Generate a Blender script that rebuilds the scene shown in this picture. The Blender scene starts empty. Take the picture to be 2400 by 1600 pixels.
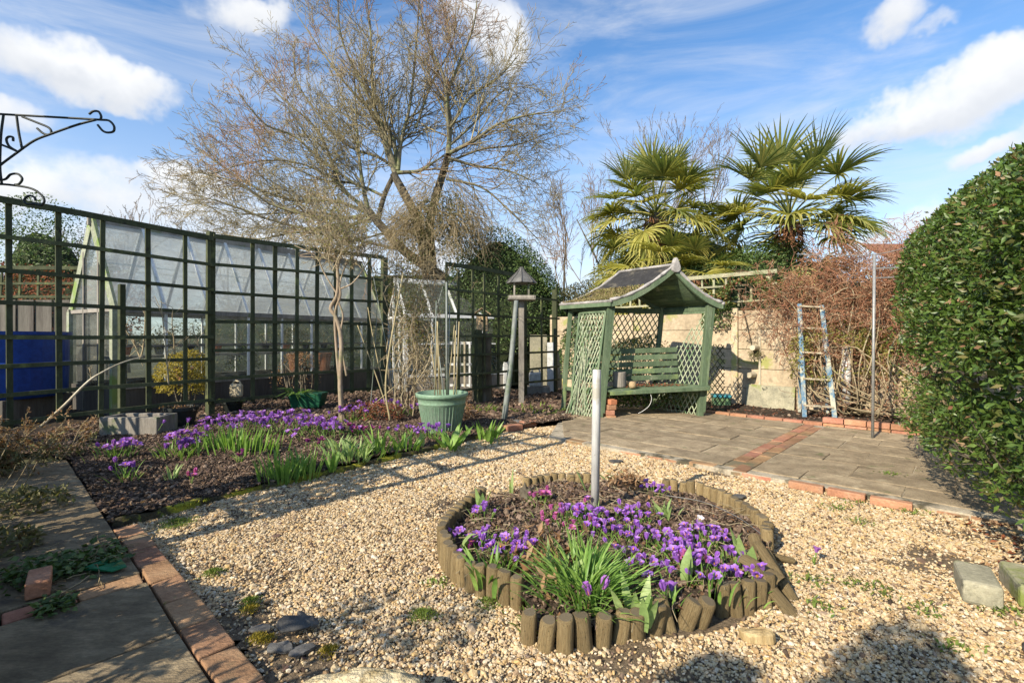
import bpy, math, random
import numpy as np
from mathutils import Vector, Matrix, Euler, noise as mnoise

R = math.radians
SC = bpy.context.scene
COL = SC.collection
random.seed(7)
rng = np.random.default_rng(11)

# ------------------------------------------------------------------ camera
F, H, HY = 1133.3, 1.1, 790.0          # focal length in photo pixels, eye height, horizon row
cd = bpy.data.cameras.new("camera"); cam = bpy.data.objects.new("camera", cd); COL.objects.link(cam)
cam.location = (0, 0, H); cam.rotation_euler = (R(90), 0, 0)
cd.lens = 17; cd.sensor_width = 36; cd.shift_y = -10 / 2400; cd.clip_start = .05; cd.clip_end = 2000
SC.camera = cam

# ------------------------------------------------------------------ light
SUN_EL = 32.0
SUN_DIR = Vector((.70, .714, -math.tan(R(SUN_EL)))).normalized()      # the way the light travels
sd = bpy.data.lights.new("sun", 'SUN'); sd.energy = 5.0; sd.angle = R(.5); sd.color = (1, .89, .72)
so = bpy.data.objects.new("sun", sd); COL.objects.link(so)
so.rotation_euler = SUN_DIR.to_track_quat('-Z', 'Y').to_euler(); so.location = (-20, -20, 20)

SC.view_settings.view_transform = 'Standard'; SC.view_settings.look = 'None'
SC.view_settings.gamma = 1; SC.view_settings.use_curve_mapping = False
SC.view_settings.exposure = .68


class NT:
    """small node-tree helper"""
    def __init__(s, tree):
        s.t = tree; s.n = tree.nodes; s.l = tree.links
    def add(s, typ, **kw):
        n = s.n.new(typ)
        for k, v in kw.items():
            setattr(n, k, v)
        return n
    def link(s, a, b):
        s.l.new(a, b)
    def val(s, sock, v):
        if hasattr(v, 'is_output') or isinstance(v, bpy.types.NodeSocket):
            s.l.new(v, sock)
        else:
            sock.default_value = v
    def math(s, op, a, b=None, c=None, clamp=False):
        n = s.add('ShaderNodeMath', operation=op); n.use_clamp = clamp
        s.val(n.inputs[0], a)
        if b is not None: s.val(n.inputs[1], b)
        if c is not None: s.val(n.inputs[2], c)
        return n.outputs[0]
    def vmath(s, op, a, b=None, scale=None):
        n = s.add('ShaderNodeVectorMath', operation=op)
        s.val(n.inputs[0], a)
        if b is not None: s.val(n.inputs[1], b)
        if scale is not None: s.val(n.inputs[3], scale)
        return n.outputs[1] if op in ('LENGTH', 'DOT_PRODUCT', 'DISTANCE') else n.outputs[0]
    def mix(s, fac, a, b, blend='MIX'):
        n = s.add('ShaderNodeMix', data_type='RGBA', blend_type=blend)
        s.val(n.inputs[0], fac); s.val(n.inputs[6], a); s.val(n.inputs[7], b)
        return n.outputs[2]
    def noise(s, vec, scale, detail=4, rough=.55, dist=0):
        n = s.add('ShaderNodeTexNoise'); s.val(n.inputs['Vector'], vec)
        n.inputs['Scale'].default_value = scale; n.inputs['Detail'].default_value = detail
        n.inputs['Roughness'].default_value = rough; n.inputs['Distortion'].default_value = dist
        return n.outputs[0]
    def ramp(s, fac, stops):
        n = s.add('ShaderNodeValToRGB'); s.val(n.inputs[0], fac)
        e = n.color_ramp.elements
        while len(e) > 1: e.remove(e[-1])
        e[0].position = stops[0][0]; e[0].color = c4(stops[0][1])
        for p, c in stops[1:]:
            x = e.new(p); x.color = c4(c)
        return n.outputs[0]
    def smooth(s, x, lo, hi):
        n = s.add('ShaderNodeMapRange', interpolation_type='SMOOTHSTEP')
        s.val(n.inputs[0], x); n.inputs[1].default_value = lo; n.inputs[2].default_value = hi
        return n.outputs[0]


def c4(c):
    return (c[0], c[1], c[2], 1)


# ------------------------------------------------------------------ sky
def build_world():
    w = bpy.data.worlds.new("World"); SC.world = w; w.use_nodes = True
    t = NT(w.node_tree); t.n.clear()
    out = t.add('ShaderNodeOutputWorld'); bg = t.add('ShaderNodeBackground')
    sky = t.add('ShaderNodeTexSky', sky_type='NISHITA'); sky.sun_disc = False
    sky.sun_elevation = R(SUN_EL); sky.sun_rotation = R(225)
    sky.air_density = 1.0; sky.dust_density = .15; sky.ozone_density = 2.6
    tc = t.add('ShaderNodeTexCoord'); d = tc.outputs['Generated']
    sep = t.add('ShaderNodeSeparateXYZ'); t.link(d, sep.inputs[0])
    # a flat cloud deck seen in perspective, plus cumulus banks round the sky
    zc = t.math('MAXIMUM', sep.outputs[2], .02)
    n1 = t.noise(d, 2.6, 6, .6, .2)
    n2 = t.noise(d, 9.0, 8, .62)
    nv = t.add('ShaderNodeTexNoise'); t.link(d, nv.inputs[0]); nv.inputs['Scale'].default_value = 5.0
    nv.inputs['Detail'].default_value = 5; nv.inputs['Roughness'].default_value = .6
    warp = t.vmath('SCALE', t.vmath('SUBTRACT', nv.outputs[1], (.5, .5, .5)), scale=.20)
    dw = t.vmath('ADD', d, warp)
    puffs = [  # photo px centre, radii px, strength
        (215, 150, 170, 95, 1.0), (320, 190, 110, 80, 1.0), (70, 90, 150, 85, .95), (160, 90, 130, 70, 1.0),
        (60, 450, 210, 90, .95), (250, 470, 260, 100, .8), (400, 430, 120, 70, .9),
        (590, 10, 150, 60, .8), (1190, 95, 95, 95, .9), (1130, 30, 90, 50, .6),
        (2180, 245, 210, 75, 1.0), (2330, 215, 190, 100, 1.0), (2080, 260, 120, 60, .9),
        (2090, 40, 95, 75, .8), (2190, 80, 70, 35, .55), (2260, 525, 330, 60, .75), (2380, 345, 90, 40, .8),
        (1650, 560, 420, 60, .35), (700, 600, 900, 120, .55), (10, 260, 130, 60, .7),
        (-300, 250, 260, 130, .9), (2800, 350, 330, 140, .9), (1500, -500, 400, 160, .8), (500, -600, 420, 150, .8)]
    total = None; shade = None
    for (px, py, rx, ry, st) in puffs:
        v = Vector(((px - 1200) / F, 1, (HY - py) / F)); L = v.length; v.normalize()
        side = Vector((v.y, -v.x, 0)).normalized(); up = side.cross(v)
        a = t.vmath('DOT_PRODUCT', t.vmath('SUBTRACT', dw, tuple(v)), tuple(side * (F * L / rx)))
        b = t.vmath('DOT_PRODUCT', t.vmath('SUBTRACT', dw, tuple(v)), tuple(up * (F * L / ry)))
        f = t.vmath('DOT_PRODUCT', d, tuple(v))
        q = t.math('SUBTRACT', 1.0, t.math('ADD', t.math('MULTIPLY', a, a), t.math('MULTIPLY', b, b)))
        q = t.math('MULTIPLY', t.math('MAXIMUM', q, 0), st)
        q = t.math('MULTIPLY', q, t.math('GREATER_THAN', f, 0))
        gsh = t.math('MULTIPLY', q, b)
        total = q if total is None else t.math('MAXIMUM', total, q)
        shade = gsh if shade is None else t.math('ADD', shade, gsh)
    dens = t.math('ADD', total, t.math('MULTIPLY', t.math('SUBTRACT', n2, .52), 1.5))
    cum = t.math('MULTIPLY', t.smooth(dens, .0, .85), t.math('MULTIPLY', t.smooth(total, .0, .42), .95))
    # thin streaks
    str_ = t.noise(t.vmath('MULTIPLY', d, (1.2, 1.2, 5.0)), 2.2, 7, .62, .6)
    thin = t.math('MULTIPLY', t.smooth(str_, .34, .80), .62)
    haze = t.math('MULTIPLY', t.math('SUBTRACT', 1, t.smooth(sep.outputs[2], -.05, .52)), .66)
    bk = t.add('ShaderNodeVectorMath', operation='DOT_PRODUCT')
    allc = t.math('SUBTRACT', 1, t.math('MULTIPLY', t.math('SUBTRACT', 1, cum),
                  t.math('MULTIPLY', t.math('SUBTRACT', 1, thin), t.math('SUBTRACT', 1, haze))))
    lit = t.math('ADD', .78, t.math('ADD', t.math('MULTIPLY', shade, .5), t.math('MULTIPLY', t.math('SUBTRACT', n1, .5), .5)), clamp=True)
    ccol = t.mix(lit, (3.6, 3.85, 4.3, 1), (5.9, 5.95, 6.0, 1))
    tint = t.mix(1.0, sky.outputs[0], (.80, 1.12, 1.32, 1), 'MULTIPLY')
    col = t.mix(allc, tint, ccol)
    t.link(col, bg.inputs[0]); bg.inputs[1].default_value = .11
    t.link(bg.outputs[0], out.inputs[0])


build_world()


# ------------------------------------------------------------------ placing
def G(px, py, z=0.0):
    """photo pixel -> point of the place on the level z"""
    Y = F * (H - z) / (py - HY)
    return Vector(((px - 1200) / F * Y, Y, z))


def P(px, py, Y):
    return Vector(((px - 1200) / F * Y, Y, H - (py - HY) / F * Y))


def ZY(py, Y):
    return H - (py - HY) / F * Y


def tag(o, label=None, cat=None, group=None, kind=None):
    if label: o['label'] = label
    if cat: o['category'] = cat
    if group: o['group'] = group
    if kind: o['kind'] = kind
    return o


def empty(name, loc=(0, 0, 0), label=None, cat=None, group=None, kind=None):
    o = bpy.data.objects.new(name, None); COL.objects.link(o); o.location = loc
    o.empty_display_size = .1
    return tag(o, label, cat, group, kind)


def link(name, me, mat=None, parent=None, loc=(0, 0, 0), rot=(0, 0, 0), scale=(1, 1, 1)):
    o = bpy.data.objects.new(name, me); COL.objects.link(o)
    if mat is not None and len(me.materials) == 0: me.materials.append(mat)
    o.location = loc; o.rotation_euler = rot; o.scale = scale
    if parent is not None:
        o.parent = parent
        o.location = Vector(loc) - world_loc(parent)
    return o


def world_loc(p):
    v = Vector(p.location)
    while p.parent is not None:
        p = p.parent; v = v + Vector(p.location)
    return v


def mesh_np(name, V, Fc, mat=None, smooth=False):
    me = bpy.data.meshes.new(name)
    V = np.asarray(V, np.float32); Fc = np.asarray(Fc, np.int32)
    k = Fc.shape[1]
    me.vertices.add(len(V)); me.vertices.foreach_set('co', V.ravel())
    me.loops.add(Fc.size); me.loops.foreach_set('vertex_index', Fc.ravel())
    me.polygons.add(len(Fc)); me.polygons.foreach_set('loop_start', np.arange(0, Fc.size, k, dtype=np.int32))
    me.polygons.foreach_set('loop_total', np.full(len(Fc), k, np.int32))
    if smooth: me.polygons.foreach_set('use_smooth', np.ones(len(Fc), bool))
    me.update(calc_edges=True)
    if mat: me.materials.append(mat)
    return me


class MB:
    def __init__(s): s.v = []; s.f = []
    def quadbox(s, c8):
        b = len(s.v); s.v += [tuple(p) for p in c8]
        s.f += [(b, b+3, b+2, b+1), (b+4, b+5, b+6, b+7), (b, b+1, b+5, b+4), (b+1, b+2, b+6, b+5), (b+2, b+3, b+7, b+6), (b+3, b, b+4, b+7)]
        return s
    def box(s, c, size, rz=0, ax=None):
        c = Vector(c)
        if ax is None:
            a = Vector((math.cos(rz), math.sin(rz), 0)); b = Vector((-math.sin(rz), math.cos(rz), 0)); u = Vector((0, 0, 1))
        else: a, b, u = ax
        a, b, u = a * size[0] / 2, b * size[1] / 2, u * size[2] / 2
        return s.quadbox([c-a-b-u, c+a-b-u, c+a+b-u, c-a+b-u, c-a-b+u, c+a-b+u, c+a+b+u, c-a+b+u])
    def bar(s, p0, p1, w, t, side=None):
        """rectangular bar p0->p1, width w along side, thickness t"""
        p0, p1 = Vector(p0), Vector(p1); d = (p1 - p0).normalized()
        if side is None: side = Vector((0, 0, 1)) if abs(d.z) < .9 else Vector((1, 0, 0))
        side = Vector(side); side = (side - d * side.dot(d)).normalized(); n = d.cross(side)
        a, b = side * w / 2, n * t / 2
        return s.quadbox([p0-a-b, p0+a-b, p0+a+b, p0-a+b, p1-a-b, p1+a-b, p1+a+b, p1-a+b])
    def tube(s, pts, r, n=8, cap=True):
        pts = [Vector(p) for p in pts]; m = len(pts)
        rs = r if hasattr(r, '__len__') else [r] * m
        base = len(s.v); up = None
        for i, p in enumerate(pts):
            d = (pts[min(i+1, m-1)] - pts[max(i-1, 0)]).normalized()
            if up is None:
                up = Vector((0, 0, 1)) if abs(d.z) < .9 else Vector((1, 0, 0))
            up = (up - d * up.dot(d)).normalized(); sd_ = d.cross(up)
            for k in range(n):
                a = 2 * math.pi * k / n
                s.v.append(tuple(p + (up * math.cos(a) + sd_ * math.sin(a)) * rs[i]))
        for i in range(m - 1):
            for k in range(n):
                k2 = (k + 1) % n
                s.f.append((base+i*n+k, base+i*n+k2, base+(i+1)*n+k2, base+(i+1)*n+k))
        if cap:
            s.f.append(tuple(base + k for k in reversed(range(n)))); s.f.append(tuple(base + (m-1)*n + k for k in range(n)))
        return s
    def lathe(s, prof, c=(0, 0, 0), n=24):
        base = len(s.v); c = Vector(c)
        for (r, z) in prof:
            for k in range(n):
                a = 2 * math.pi * k / n
                s.v.append((c.x + r * math.cos(a), c.y + r * math.sin(a), c.z + z))
        for i in range(len(prof) - 1):
            for k in range(n):
                k2 = (k + 1) % n
                s.f.append((base+i*n+k, base+i*n+k2, base+(i+1)*n+k2, base+(i+1)*n+k))
        return s
    def poly(s, pts):
        b = len(s.v); s.v += [tuple(p) for p in pts]; s.f.append(tuple(range(b, b + len(pts)))); return s
    def prism(s, pts, z0, z1):
        b = len(s.v); n = len(pts)
        s.v += [(p[0], p[1], z0) for p in pts] + [(p[0], p[1], z1) for p in pts]
        s.f.append(tuple(reversed(range(b, b+n)))); s.f.append(tuple(range(b+n, b+2*n)))
        for i in range(n):
            j = (i + 1) % n; s.f.append((b+i, b+j, b+n+j, b+n+i))
        return s
    def mesh(s, name, mat=None, smooth=False):
        me = bpy.data.meshes.new(name); me.from_pydata(s.v, [], s.f)
        if smooth:
            for p in me.polygons: p.use_smooth = True
        me.update()
        if mat: me.materials.append(mat)
        return me
    def build(s, name, mat=None, parent=None, smooth=False, bevel=0, origin=None):
        """origin: move the object's origin there, geometry stays put in the world"""
        if origin is None:
            if s.v:
                a = np.array(s.v); origin = (a[:, 0].mean(), a[:, 1].mean(), a[:, 2].min())
            else: origin = (0, 0, 0)
        o3 = Vector(origin)
        s.v = [(x - o3.x, y - o3.y, z - o3.z) for x, y, z in s.v]
        o = link(name, s.mesh(name, mat, smooth), None, parent, o3)
        if bevel:
            m = o.modifiers.new('bevel', 'BEVEL'); m.width = bevel; m.segments = 2; m.limit_method = 'ANGLE'
        return o


# ------------------------------------------------------------------ materials
def base_mat(name):
    m = bpy.data.materials.new(name); m.use_nodes = True
    t = NT(m.node_tree); p = t.n['Principled BSDF']
    return m, t, p


def M(name, cols, scale=6, rough=.8, bump=.3, bscale=60, stretch=(1, 1, 1), rnd=.15, patch=None, pscale=2.5, pthr=.55,
      patch2=None, p2scale=6, p2thr=.62, metal=0, spec=.3, hue=0, detail=6, bdist=.01, up_patch=False):
    m, t, p = base_mat(name)
    tc = t.add('ShaderNodeTexCoord'); oi = t.add('ShaderNodeObjectInfo')
    off = t.math('MULTIPLY', oi.outputs['Random'], 37.0)
    v = t.vmath('ADD', tc.outputs['Object'], off)
    vs = t.vmath('MULTIPLY', v, stretch)
    n = t.noise(vs, scale, detail, .62)
    k = len(cols)
    col = t.ramp(n, [(.28 + .44 * i / max(1, k - 1), c) for i, c in enumerate(cols)])
    fine = t.noise(vs, scale * 9, 3, .7)
    col = t.mix(.5, col, t.ramp(fine, [(.3, (.55, .55, .55)), (.7, (1.35, 1.35, 1.35))]), 'MULTIPLY')
    if patch:
        pn = t.noise(v, pscale, 5, .65)
        fac = t.smooth(pn, pthr - .05, pthr + .08)
        if up_patch:
            g = t.add('ShaderNodeNewGeometry'); s3 = t.add('ShaderNodeSeparateXYZ'); t.link(g.outputs['Normal'], s3.inputs[0])
            fac = t.math('MULTIPLY', fac, t.smooth(s3.outputs[2], .2, .8))
        col = t.mix(fac, col, c4(patch))
    if patch2:
        pn = t.noise(v, p2scale, 6, .7, .4)
        col = t.mix(t.smooth(pn, p2thr - .03, p2thr + .05), col, c4(patch2))
    hs = t.add('ShaderNodeHueSaturation'); t.link(col, hs.inputs['Color'])
    hs.inputs['Value'].default_value = 1
    r1 = t.math('ADD', 1 - rnd, t.math('MULTIPLY', oi.outputs['Random'], 2 * rnd)); t.link(r1, hs.inputs['Value'])
    if hue:
        wn = t.add('ShaderNodeTexWhiteNoise', noise_dimensions='1D'); t.link(off, wn.inputs['W'])
        t.link(t.math('ADD', .5 - hue, t.math('MULTIPLY', wn.outputs[0], 2 * hue)), hs.inputs['Hue'])
    t.link(hs.outputs[0], p.inputs['Base Color'])
    p.inputs['Roughness'].default_value = rough; p.inputs['Metallic'].default_value = metal
    p.inputs['Specular IOR Level'].default_value = spec
    b = t.add('ShaderNodeBump'); b.inputs['Strength'].default_value = bump; b.inputs['Distance'].default_value = bdist
    bn = t.noise(vs, bscale, 5, .65); t.link(bn, b.inputs['Height']); t.link(b.outputs[0], p.inputs['Normal'])
    return m


def leafmat(name, cols, rough=.5, trans=.35, spec=.4, big=None, bigs=1.5, bigt=.48):
    """one colour per leaf (random per island), light coming through"""
    m, t, p = base_mat(name)
    g = t.add('ShaderNodeNewGeometry'); oi = t.add('ShaderNodeObjectInfo')
    r = t.math('FRACT', t.math('ADD', g.outputs['Random Per Island'], oi.outputs['Random']))
    k = len(cols)
    col = t.ramp(r, [(i / max(1, k - 1), c) for i, c in enumerate(cols)])
    tc = t.add('ShaderNodeTexCoord')
    nn = t.noise(tc.outputs['Object'], 45, 3, .6)
    col = t.mix(.6, col, t.ramp(nn, [(.3, (.65, .65, .65)), (.7, (1.3, 1.3, 1.3))]), 'MULTIPLY')
    if big:
        col = t.mix(t.smooth(t.noise(tc.outputs['Object'], bigs, 4, .6), bigt, bigt + .14), col, c4(big))
    t.link(col, p.inputs['Base Color']); p.inputs['Roughness'].default_value = rough
    p.inputs['Specular IOR Level'].default_value = spec
    if trans:
        tr = t.add('ShaderNodeBsdfTranslucent'); t.link(t.mix(1, col, (1.25, 1.3, .7, 1), 'MULTIPLY'), tr.inputs[0])
        mx = t.add('ShaderNodeMixShader'); mx.inputs[0].default_value = trans
        t.link(p.outputs[0], mx.inputs[1]); t.link(tr.outputs[0], mx.inputs[2])
        t.link(mx.outputs[0], t.n['Material Output'].inputs[0])
    return m


def glassmat(name, tint, alpha, rough=.25):
    """dirty glass: clear share + a film of lime-wash / dirt"""
    m, t, p = base_mat(name)
    tc = t.add('ShaderNodeTexCoord'); oi = t.add('ShaderNodeObjectInfo')
    v = t.vmath('ADD', tc.outputs['Object'], t.math('MULTIPLY', oi.outputs['Random'], 20.0))
    n = t.noise(t.vmath('MULTIPLY', v, (1, 1, 3.2)), 3.4, 8, .7, .6)
    tl = t.add('ShaderNodeBsdfTranslucent'); tl.inputs[0].default_value = c4(tint)
    fm = t.add('ShaderNodeMixShader'); fm.inputs[0].default_value = .5; t.link(p.outputs[0], fm.inputs[1]); t.link(tl.outputs[0], fm.inputs[2])
    p.inputs['Base Color'].default_value = c4(tint); p.inputs['Roughness'].default_value = rough
    p.inputs['Specular IOR Level'].default_value = .35
    tr = t.add('ShaderNodeBsdfTransparent'); tr.inputs[0].default_value = (.93, .96, .94, 1)
    mx = t.add('ShaderNodeMixShader')
    fac = t.math('ADD', alpha, t.math('MULTIPLY', t.math('SUBTRACT', n, .5), 1.1), clamp=True)
    t.link(fac, mx.inputs[0]); t.link(tr.outputs[0], mx.inputs[1]); t.link(fm.outputs[0], mx.inputs[2])
    t.link(mx.outputs[0], t.n['Material Output'].inputs[0])
    return m


MT = dict(
    trellis=M('trellis_wood', [(.035, .042, .020), (.06, .070, .034), (.10, .105, .055)], 5, .85, .5, 70, (1, 1, .35), .2,
              patch=(.15, .17, .06), pthr=.62, patch2=(.03, .03, .022)),
    trellis_pale=M('weathered_trellis', [(.2, .21, .13), (.32, .31, .2), (.42, .38, .27)], 6, .9, .5, 70, rnd=.2, patch=(.13, .17, .07)),
    greywood=M('grey_timber', [(.13, .12, .10), (.23, .21, .18), (.33, .30, .25)], 5, .9, .5, 60, (1, 1, .2), .2, patch=(.14, .17, .08), pthr=.6),
    palegreen=M('pale_green_timber', [(.18, .20, .14), (.26, .28, .2), (.33, .34, .26)], 4, .85, .4, 60, rnd=.15, patch=(.18, .25, .07)),
    whitemetal=M('white_metal', [(.55, .56, .55), (.68, .69, .67)], 4, .45, .1, 60, rnd=.1, patch=(.35, .37, .3), pthr=.62),
    boards=M('fence_boards', [(.06, .05, .045), (.11, .1, .085), (.15, .14, .12)], 4, .9, .5, 60, (1, 1, .12), .25),
    arbour=M('sage_paint', [(.065, .10, .055), (.105, .15, .085), (.165, .205, .125)], 5, .7, .35, 55, (1, 1, .3), .14,
             patch=(.2, .26, .1), pthr=.62, patch2=(.33, .33, .25), p2thr=.66),
    arbour_pale=M('sage_paint_worn', [(.2, .27, .16), (.32, .36, .24), (.42, .42, .31)], 9, .85, .35, 55, rnd=.2, patch=(.12, .2, .1)),
    felt=M('roof_felt', [(.02, .02, .021), (.045, .044, .044)], 12, .9, .6, 120, rnd=.05, patch=(.10, .09, .07), pscale=5, pthr=.58, patch2=(.13, .13, .06), p2scale=9, p2thr=.66),
    lead=M('weathered_roll', [(.2, .19, .18), (.34, .32, .3), (.5, .47, .44)], 7, .7, .5, 30, rnd=.1, patch=(.1, .1, .09), pthr=.6),
    moss=M('moss', [(.09, .11, .02), (.2, .21, .03), (.3, .29, .05)], 12, .95, 1, 90, bdist=.02),
    mossroof=M('moss_and_litter', [(.14, .11, .06), (.28, .22, .12), (.25, .25, .08)], 14, .95, 1, 60, bdist=.03),
    concrete=M('cream_concrete', [(.33, .265, .18), (.46, .37, .25), (.55, .45, .32)], 2.2, .9, .35, 80, rnd=.08,
               patch=(.3, .24, .16), pscale=4, pthr=.6, patch2=(.34, .34, .12), p2scale=1.6, p2thr=.6),
    block=M('concrete_block', [(.2, .19, .14), (.33, .31, .22), (.42, .38, .28)], 5, .9, .6, 70, rnd=.1,
            patch=(.2, .24, .06), pthr=.6, patch2=(.08, .08, .06)),
    slab=M('old_paving', [(.19, .145, .09), (.32, .25, .16), (.45, .36, .235)], 6.5, .88, 1.0, 90, (1, 1, 1), .16,
           patch=(.46, .38, .25), pscale=5.5, pthr=.63, patch2=(.17, .17, .08), p2scale=5, p2thr=.63, bdist=.012),
    pathslab=M('path_paving', [(.12, .09, .055), (.235, .18, .108), (.40, .315, .195)], 5, .85, 1.0, 60, (1, 2.6, 1), .12,
               patch=(.10, .085, .065), pscale=4, pthr=.6, bdist=.012),
    brick=M('red_brick', [(.30, .14, .08), (.41, .20, .12), (.48, .27, .17)], 7, .88, .6, 70, rnd=.22,
            patch=(.18, .12, .08), pthr=.62, patch2=(.42, .34, .26), p2thr=.68, hue=.012),
    oldbrick=M('worn_brick', [(.22, .12, .065), (.34, .19, .105), (.42, .26, .15)], 5, .88, .7, 60, (1, 2, 1), .18,
               patch=(.16, .13, .08), pthr=.56, patch2=(.17, .19, .05), p2thr=.66, hue=.014),
    log=M('log_stake', [(.15, .10, .045), (.33, .24, .115), (.48, .38, .21)], 11, .85, 1.0, 70, (1.6, 1.6, .14), .28,
          patch=(.12, .10, .05), pscale=9, pthr=.6, patch2=(.15, .16, .04), p2scale=7, p2thr=.67, bdist=.008),
    logtop=M('log_end', [(.10, .08, .05), (.17, .135, .085), (.24, .2, .13)], 20, .9, .6, 60),
    soil=M('soil', [(.026, .018, .011), (.06, .042, .027), (.11, .08, .052)], 22, .97, 1, 120, rnd=.05,
           patch=(.02, .014, .01), pscale=4, patch2=(.16, .12, .085), p2scale=55, p2thr=.66, bdist=.03),
    gravelbase=M('gravel_base', [(.075, .054, .036), (.2, .15, .095), (.33, .25, .16)], 60, .95, 1, 110, rnd=0, bdist=.02),
    earth=M('ground', [(.05, .05, .025), (.09, .085, .045), (.12, .12, .05)], .6, .95, .8, 30, bdist=.03),
    bark=M('bark', [(.09, .08, .05), (.17, .15, .1), (.27, .25, .17)], 10, .9, .8, 50, (1, 1, .3), patch=(.2, .21, .1), pscale=6),
    darkbark=M('dark_bark', [(.045, .035, .025), (.1, .085, .06), (.18, .16, .12)], 8, .9, .8, 40, (1, 1, .3)),
    stem=M('pale_stem', [(.2, .15, .1), (.34, .26, .18), (.46, .38, .28)], 12, .85, .5, 60, (1, 1, .2), patch=(.2, .2, .1)),
    cane=M('cane', [(.3, .25, .13), (.42, .35, .2)], 12, .7, .3, 60, (1, 1, .2), .2),
    greycane=M('grey_pole_paint', [(.15, .17, .15), (.24, .26, .24)], 6, .6, .2, 40, (1, 1, .2), patch=(.13, .17, .1)),
    pot=M('green_plastic', [(.17, .27, .18), (.21, .32, .22)], 3, .5, .1, 30, rnd=.03, patch=(.25, .33, .25), pthr=.62),
    darkpot=M('dark_plastic', [(.012, .015, .013), (.025, .028, .025)], 3, .5, .1, 30),
    greenpot=M('deep_green_plastic', [(.01, .07, .035), (.015, .1, .05)], 3, .5, .1, 30),
    terracotta=M('terracotta', [(.36, .13, .06), (.45, .19, .1)], 6, .85, .3, 60),
    blue=M('blue_plastic', [(.008, .035, .19), (.012, .055, .27)], 2, .45, .1, 20),
    bluepaint=M('chipped_blue_paint', [(.04, .11, .19), (.08, .16, .24), (.3, .3, .24)], 14, .75, .4, 60, patch=(.36, .35, .27), pscale=8, pthr=.52),
    palewood=M('bleached_wood', [(.28, .24, .16), (.42, .37, .27), (.52, .48, .37)], 8, .9, .5, 60, (1, 1, .3), .12),
    whitepipe=M('white_plastic', [(.46, .46, .44), (.58, .58, .56)], 5, .42, .12, 40, (1, 1, .15), .03, patch=(.36, .34, .28), pscale=7, pthr=.6, patch2=(.2, .17, .12), p2scale=22, p2thr=.68),
    steel=M('galvanised', [(.22, .22, .21), (.34, .34, .33)], 8, .5, .1, 60, metal=.4),
    iron=M('painted_iron', [(.012, .018, .017), (.025, .034, .032)], 8, .55, .2, 60, rnd=.02),
    mortar=M('pale_mortar', [(.2, .17, .12), (.36, .31, .23), (.46, .41, .31)], 9, .95, .8, 60, patch=(.08, .07, .045), pscale=5, pthr=.56, patch2=(.16, .19, .06), p2thr=.66),
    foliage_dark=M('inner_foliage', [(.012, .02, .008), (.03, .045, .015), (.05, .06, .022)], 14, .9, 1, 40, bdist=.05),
    slate=M('slate', [(.05, .05, .048), (.095, .093, .088), (.16, .155, .145)], 8, .7, .7, 30, rnd=.2),
    sandstone=M('pale_rock', [(.42, .34, .19), (.6, .5, .3), (.72, .62, .42)], 6, .9, 1, 30, bdist=.03, patch=(.33, .25, .12), pscale=9),
    cream=M('cream_plastic', [(.5, .42, .28), (.58, .5, .35)], 3, .6, .1, 30),
    white=M('white_render', [(.7, .7, .7), (.8, .8, .8)], 1, .8, .1, 10),
    rooftile=M('roof_tile', [(.17, .07, .045), (.26, .12, .075)], 3, .85, .3, 20),
    teal=M('teal_plastic', [(.03, .2, .26), (.05, .28, .34)], 5, .6, .2, 40),
    mossgreen=M('mossy_green_plastic', [(.06, .16, .1), (.15, .22, .09)], 9, .8, .3, 40),
    vinyl=M('green_sheet', [(.01, .14, .055), (.02, .2, .085)], 6, .6, .3, 30),
    bark_chip=M('dark_mulch', [(.02, .014, .01), (.055, .038, .027)], 9, .95, .5, 50),
    pinkskin=M('tan_board', [(.38, .27, .15), (.5, .38, .23)], 7, .85, .3, 50),
)
GL_ROOF = glassmat('limewashed_glass', (.80, .80, .74), .62, .35)
GL_WALL = glassmat('dusty_glass', (.34, .36, .32), .26, .12)
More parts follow.
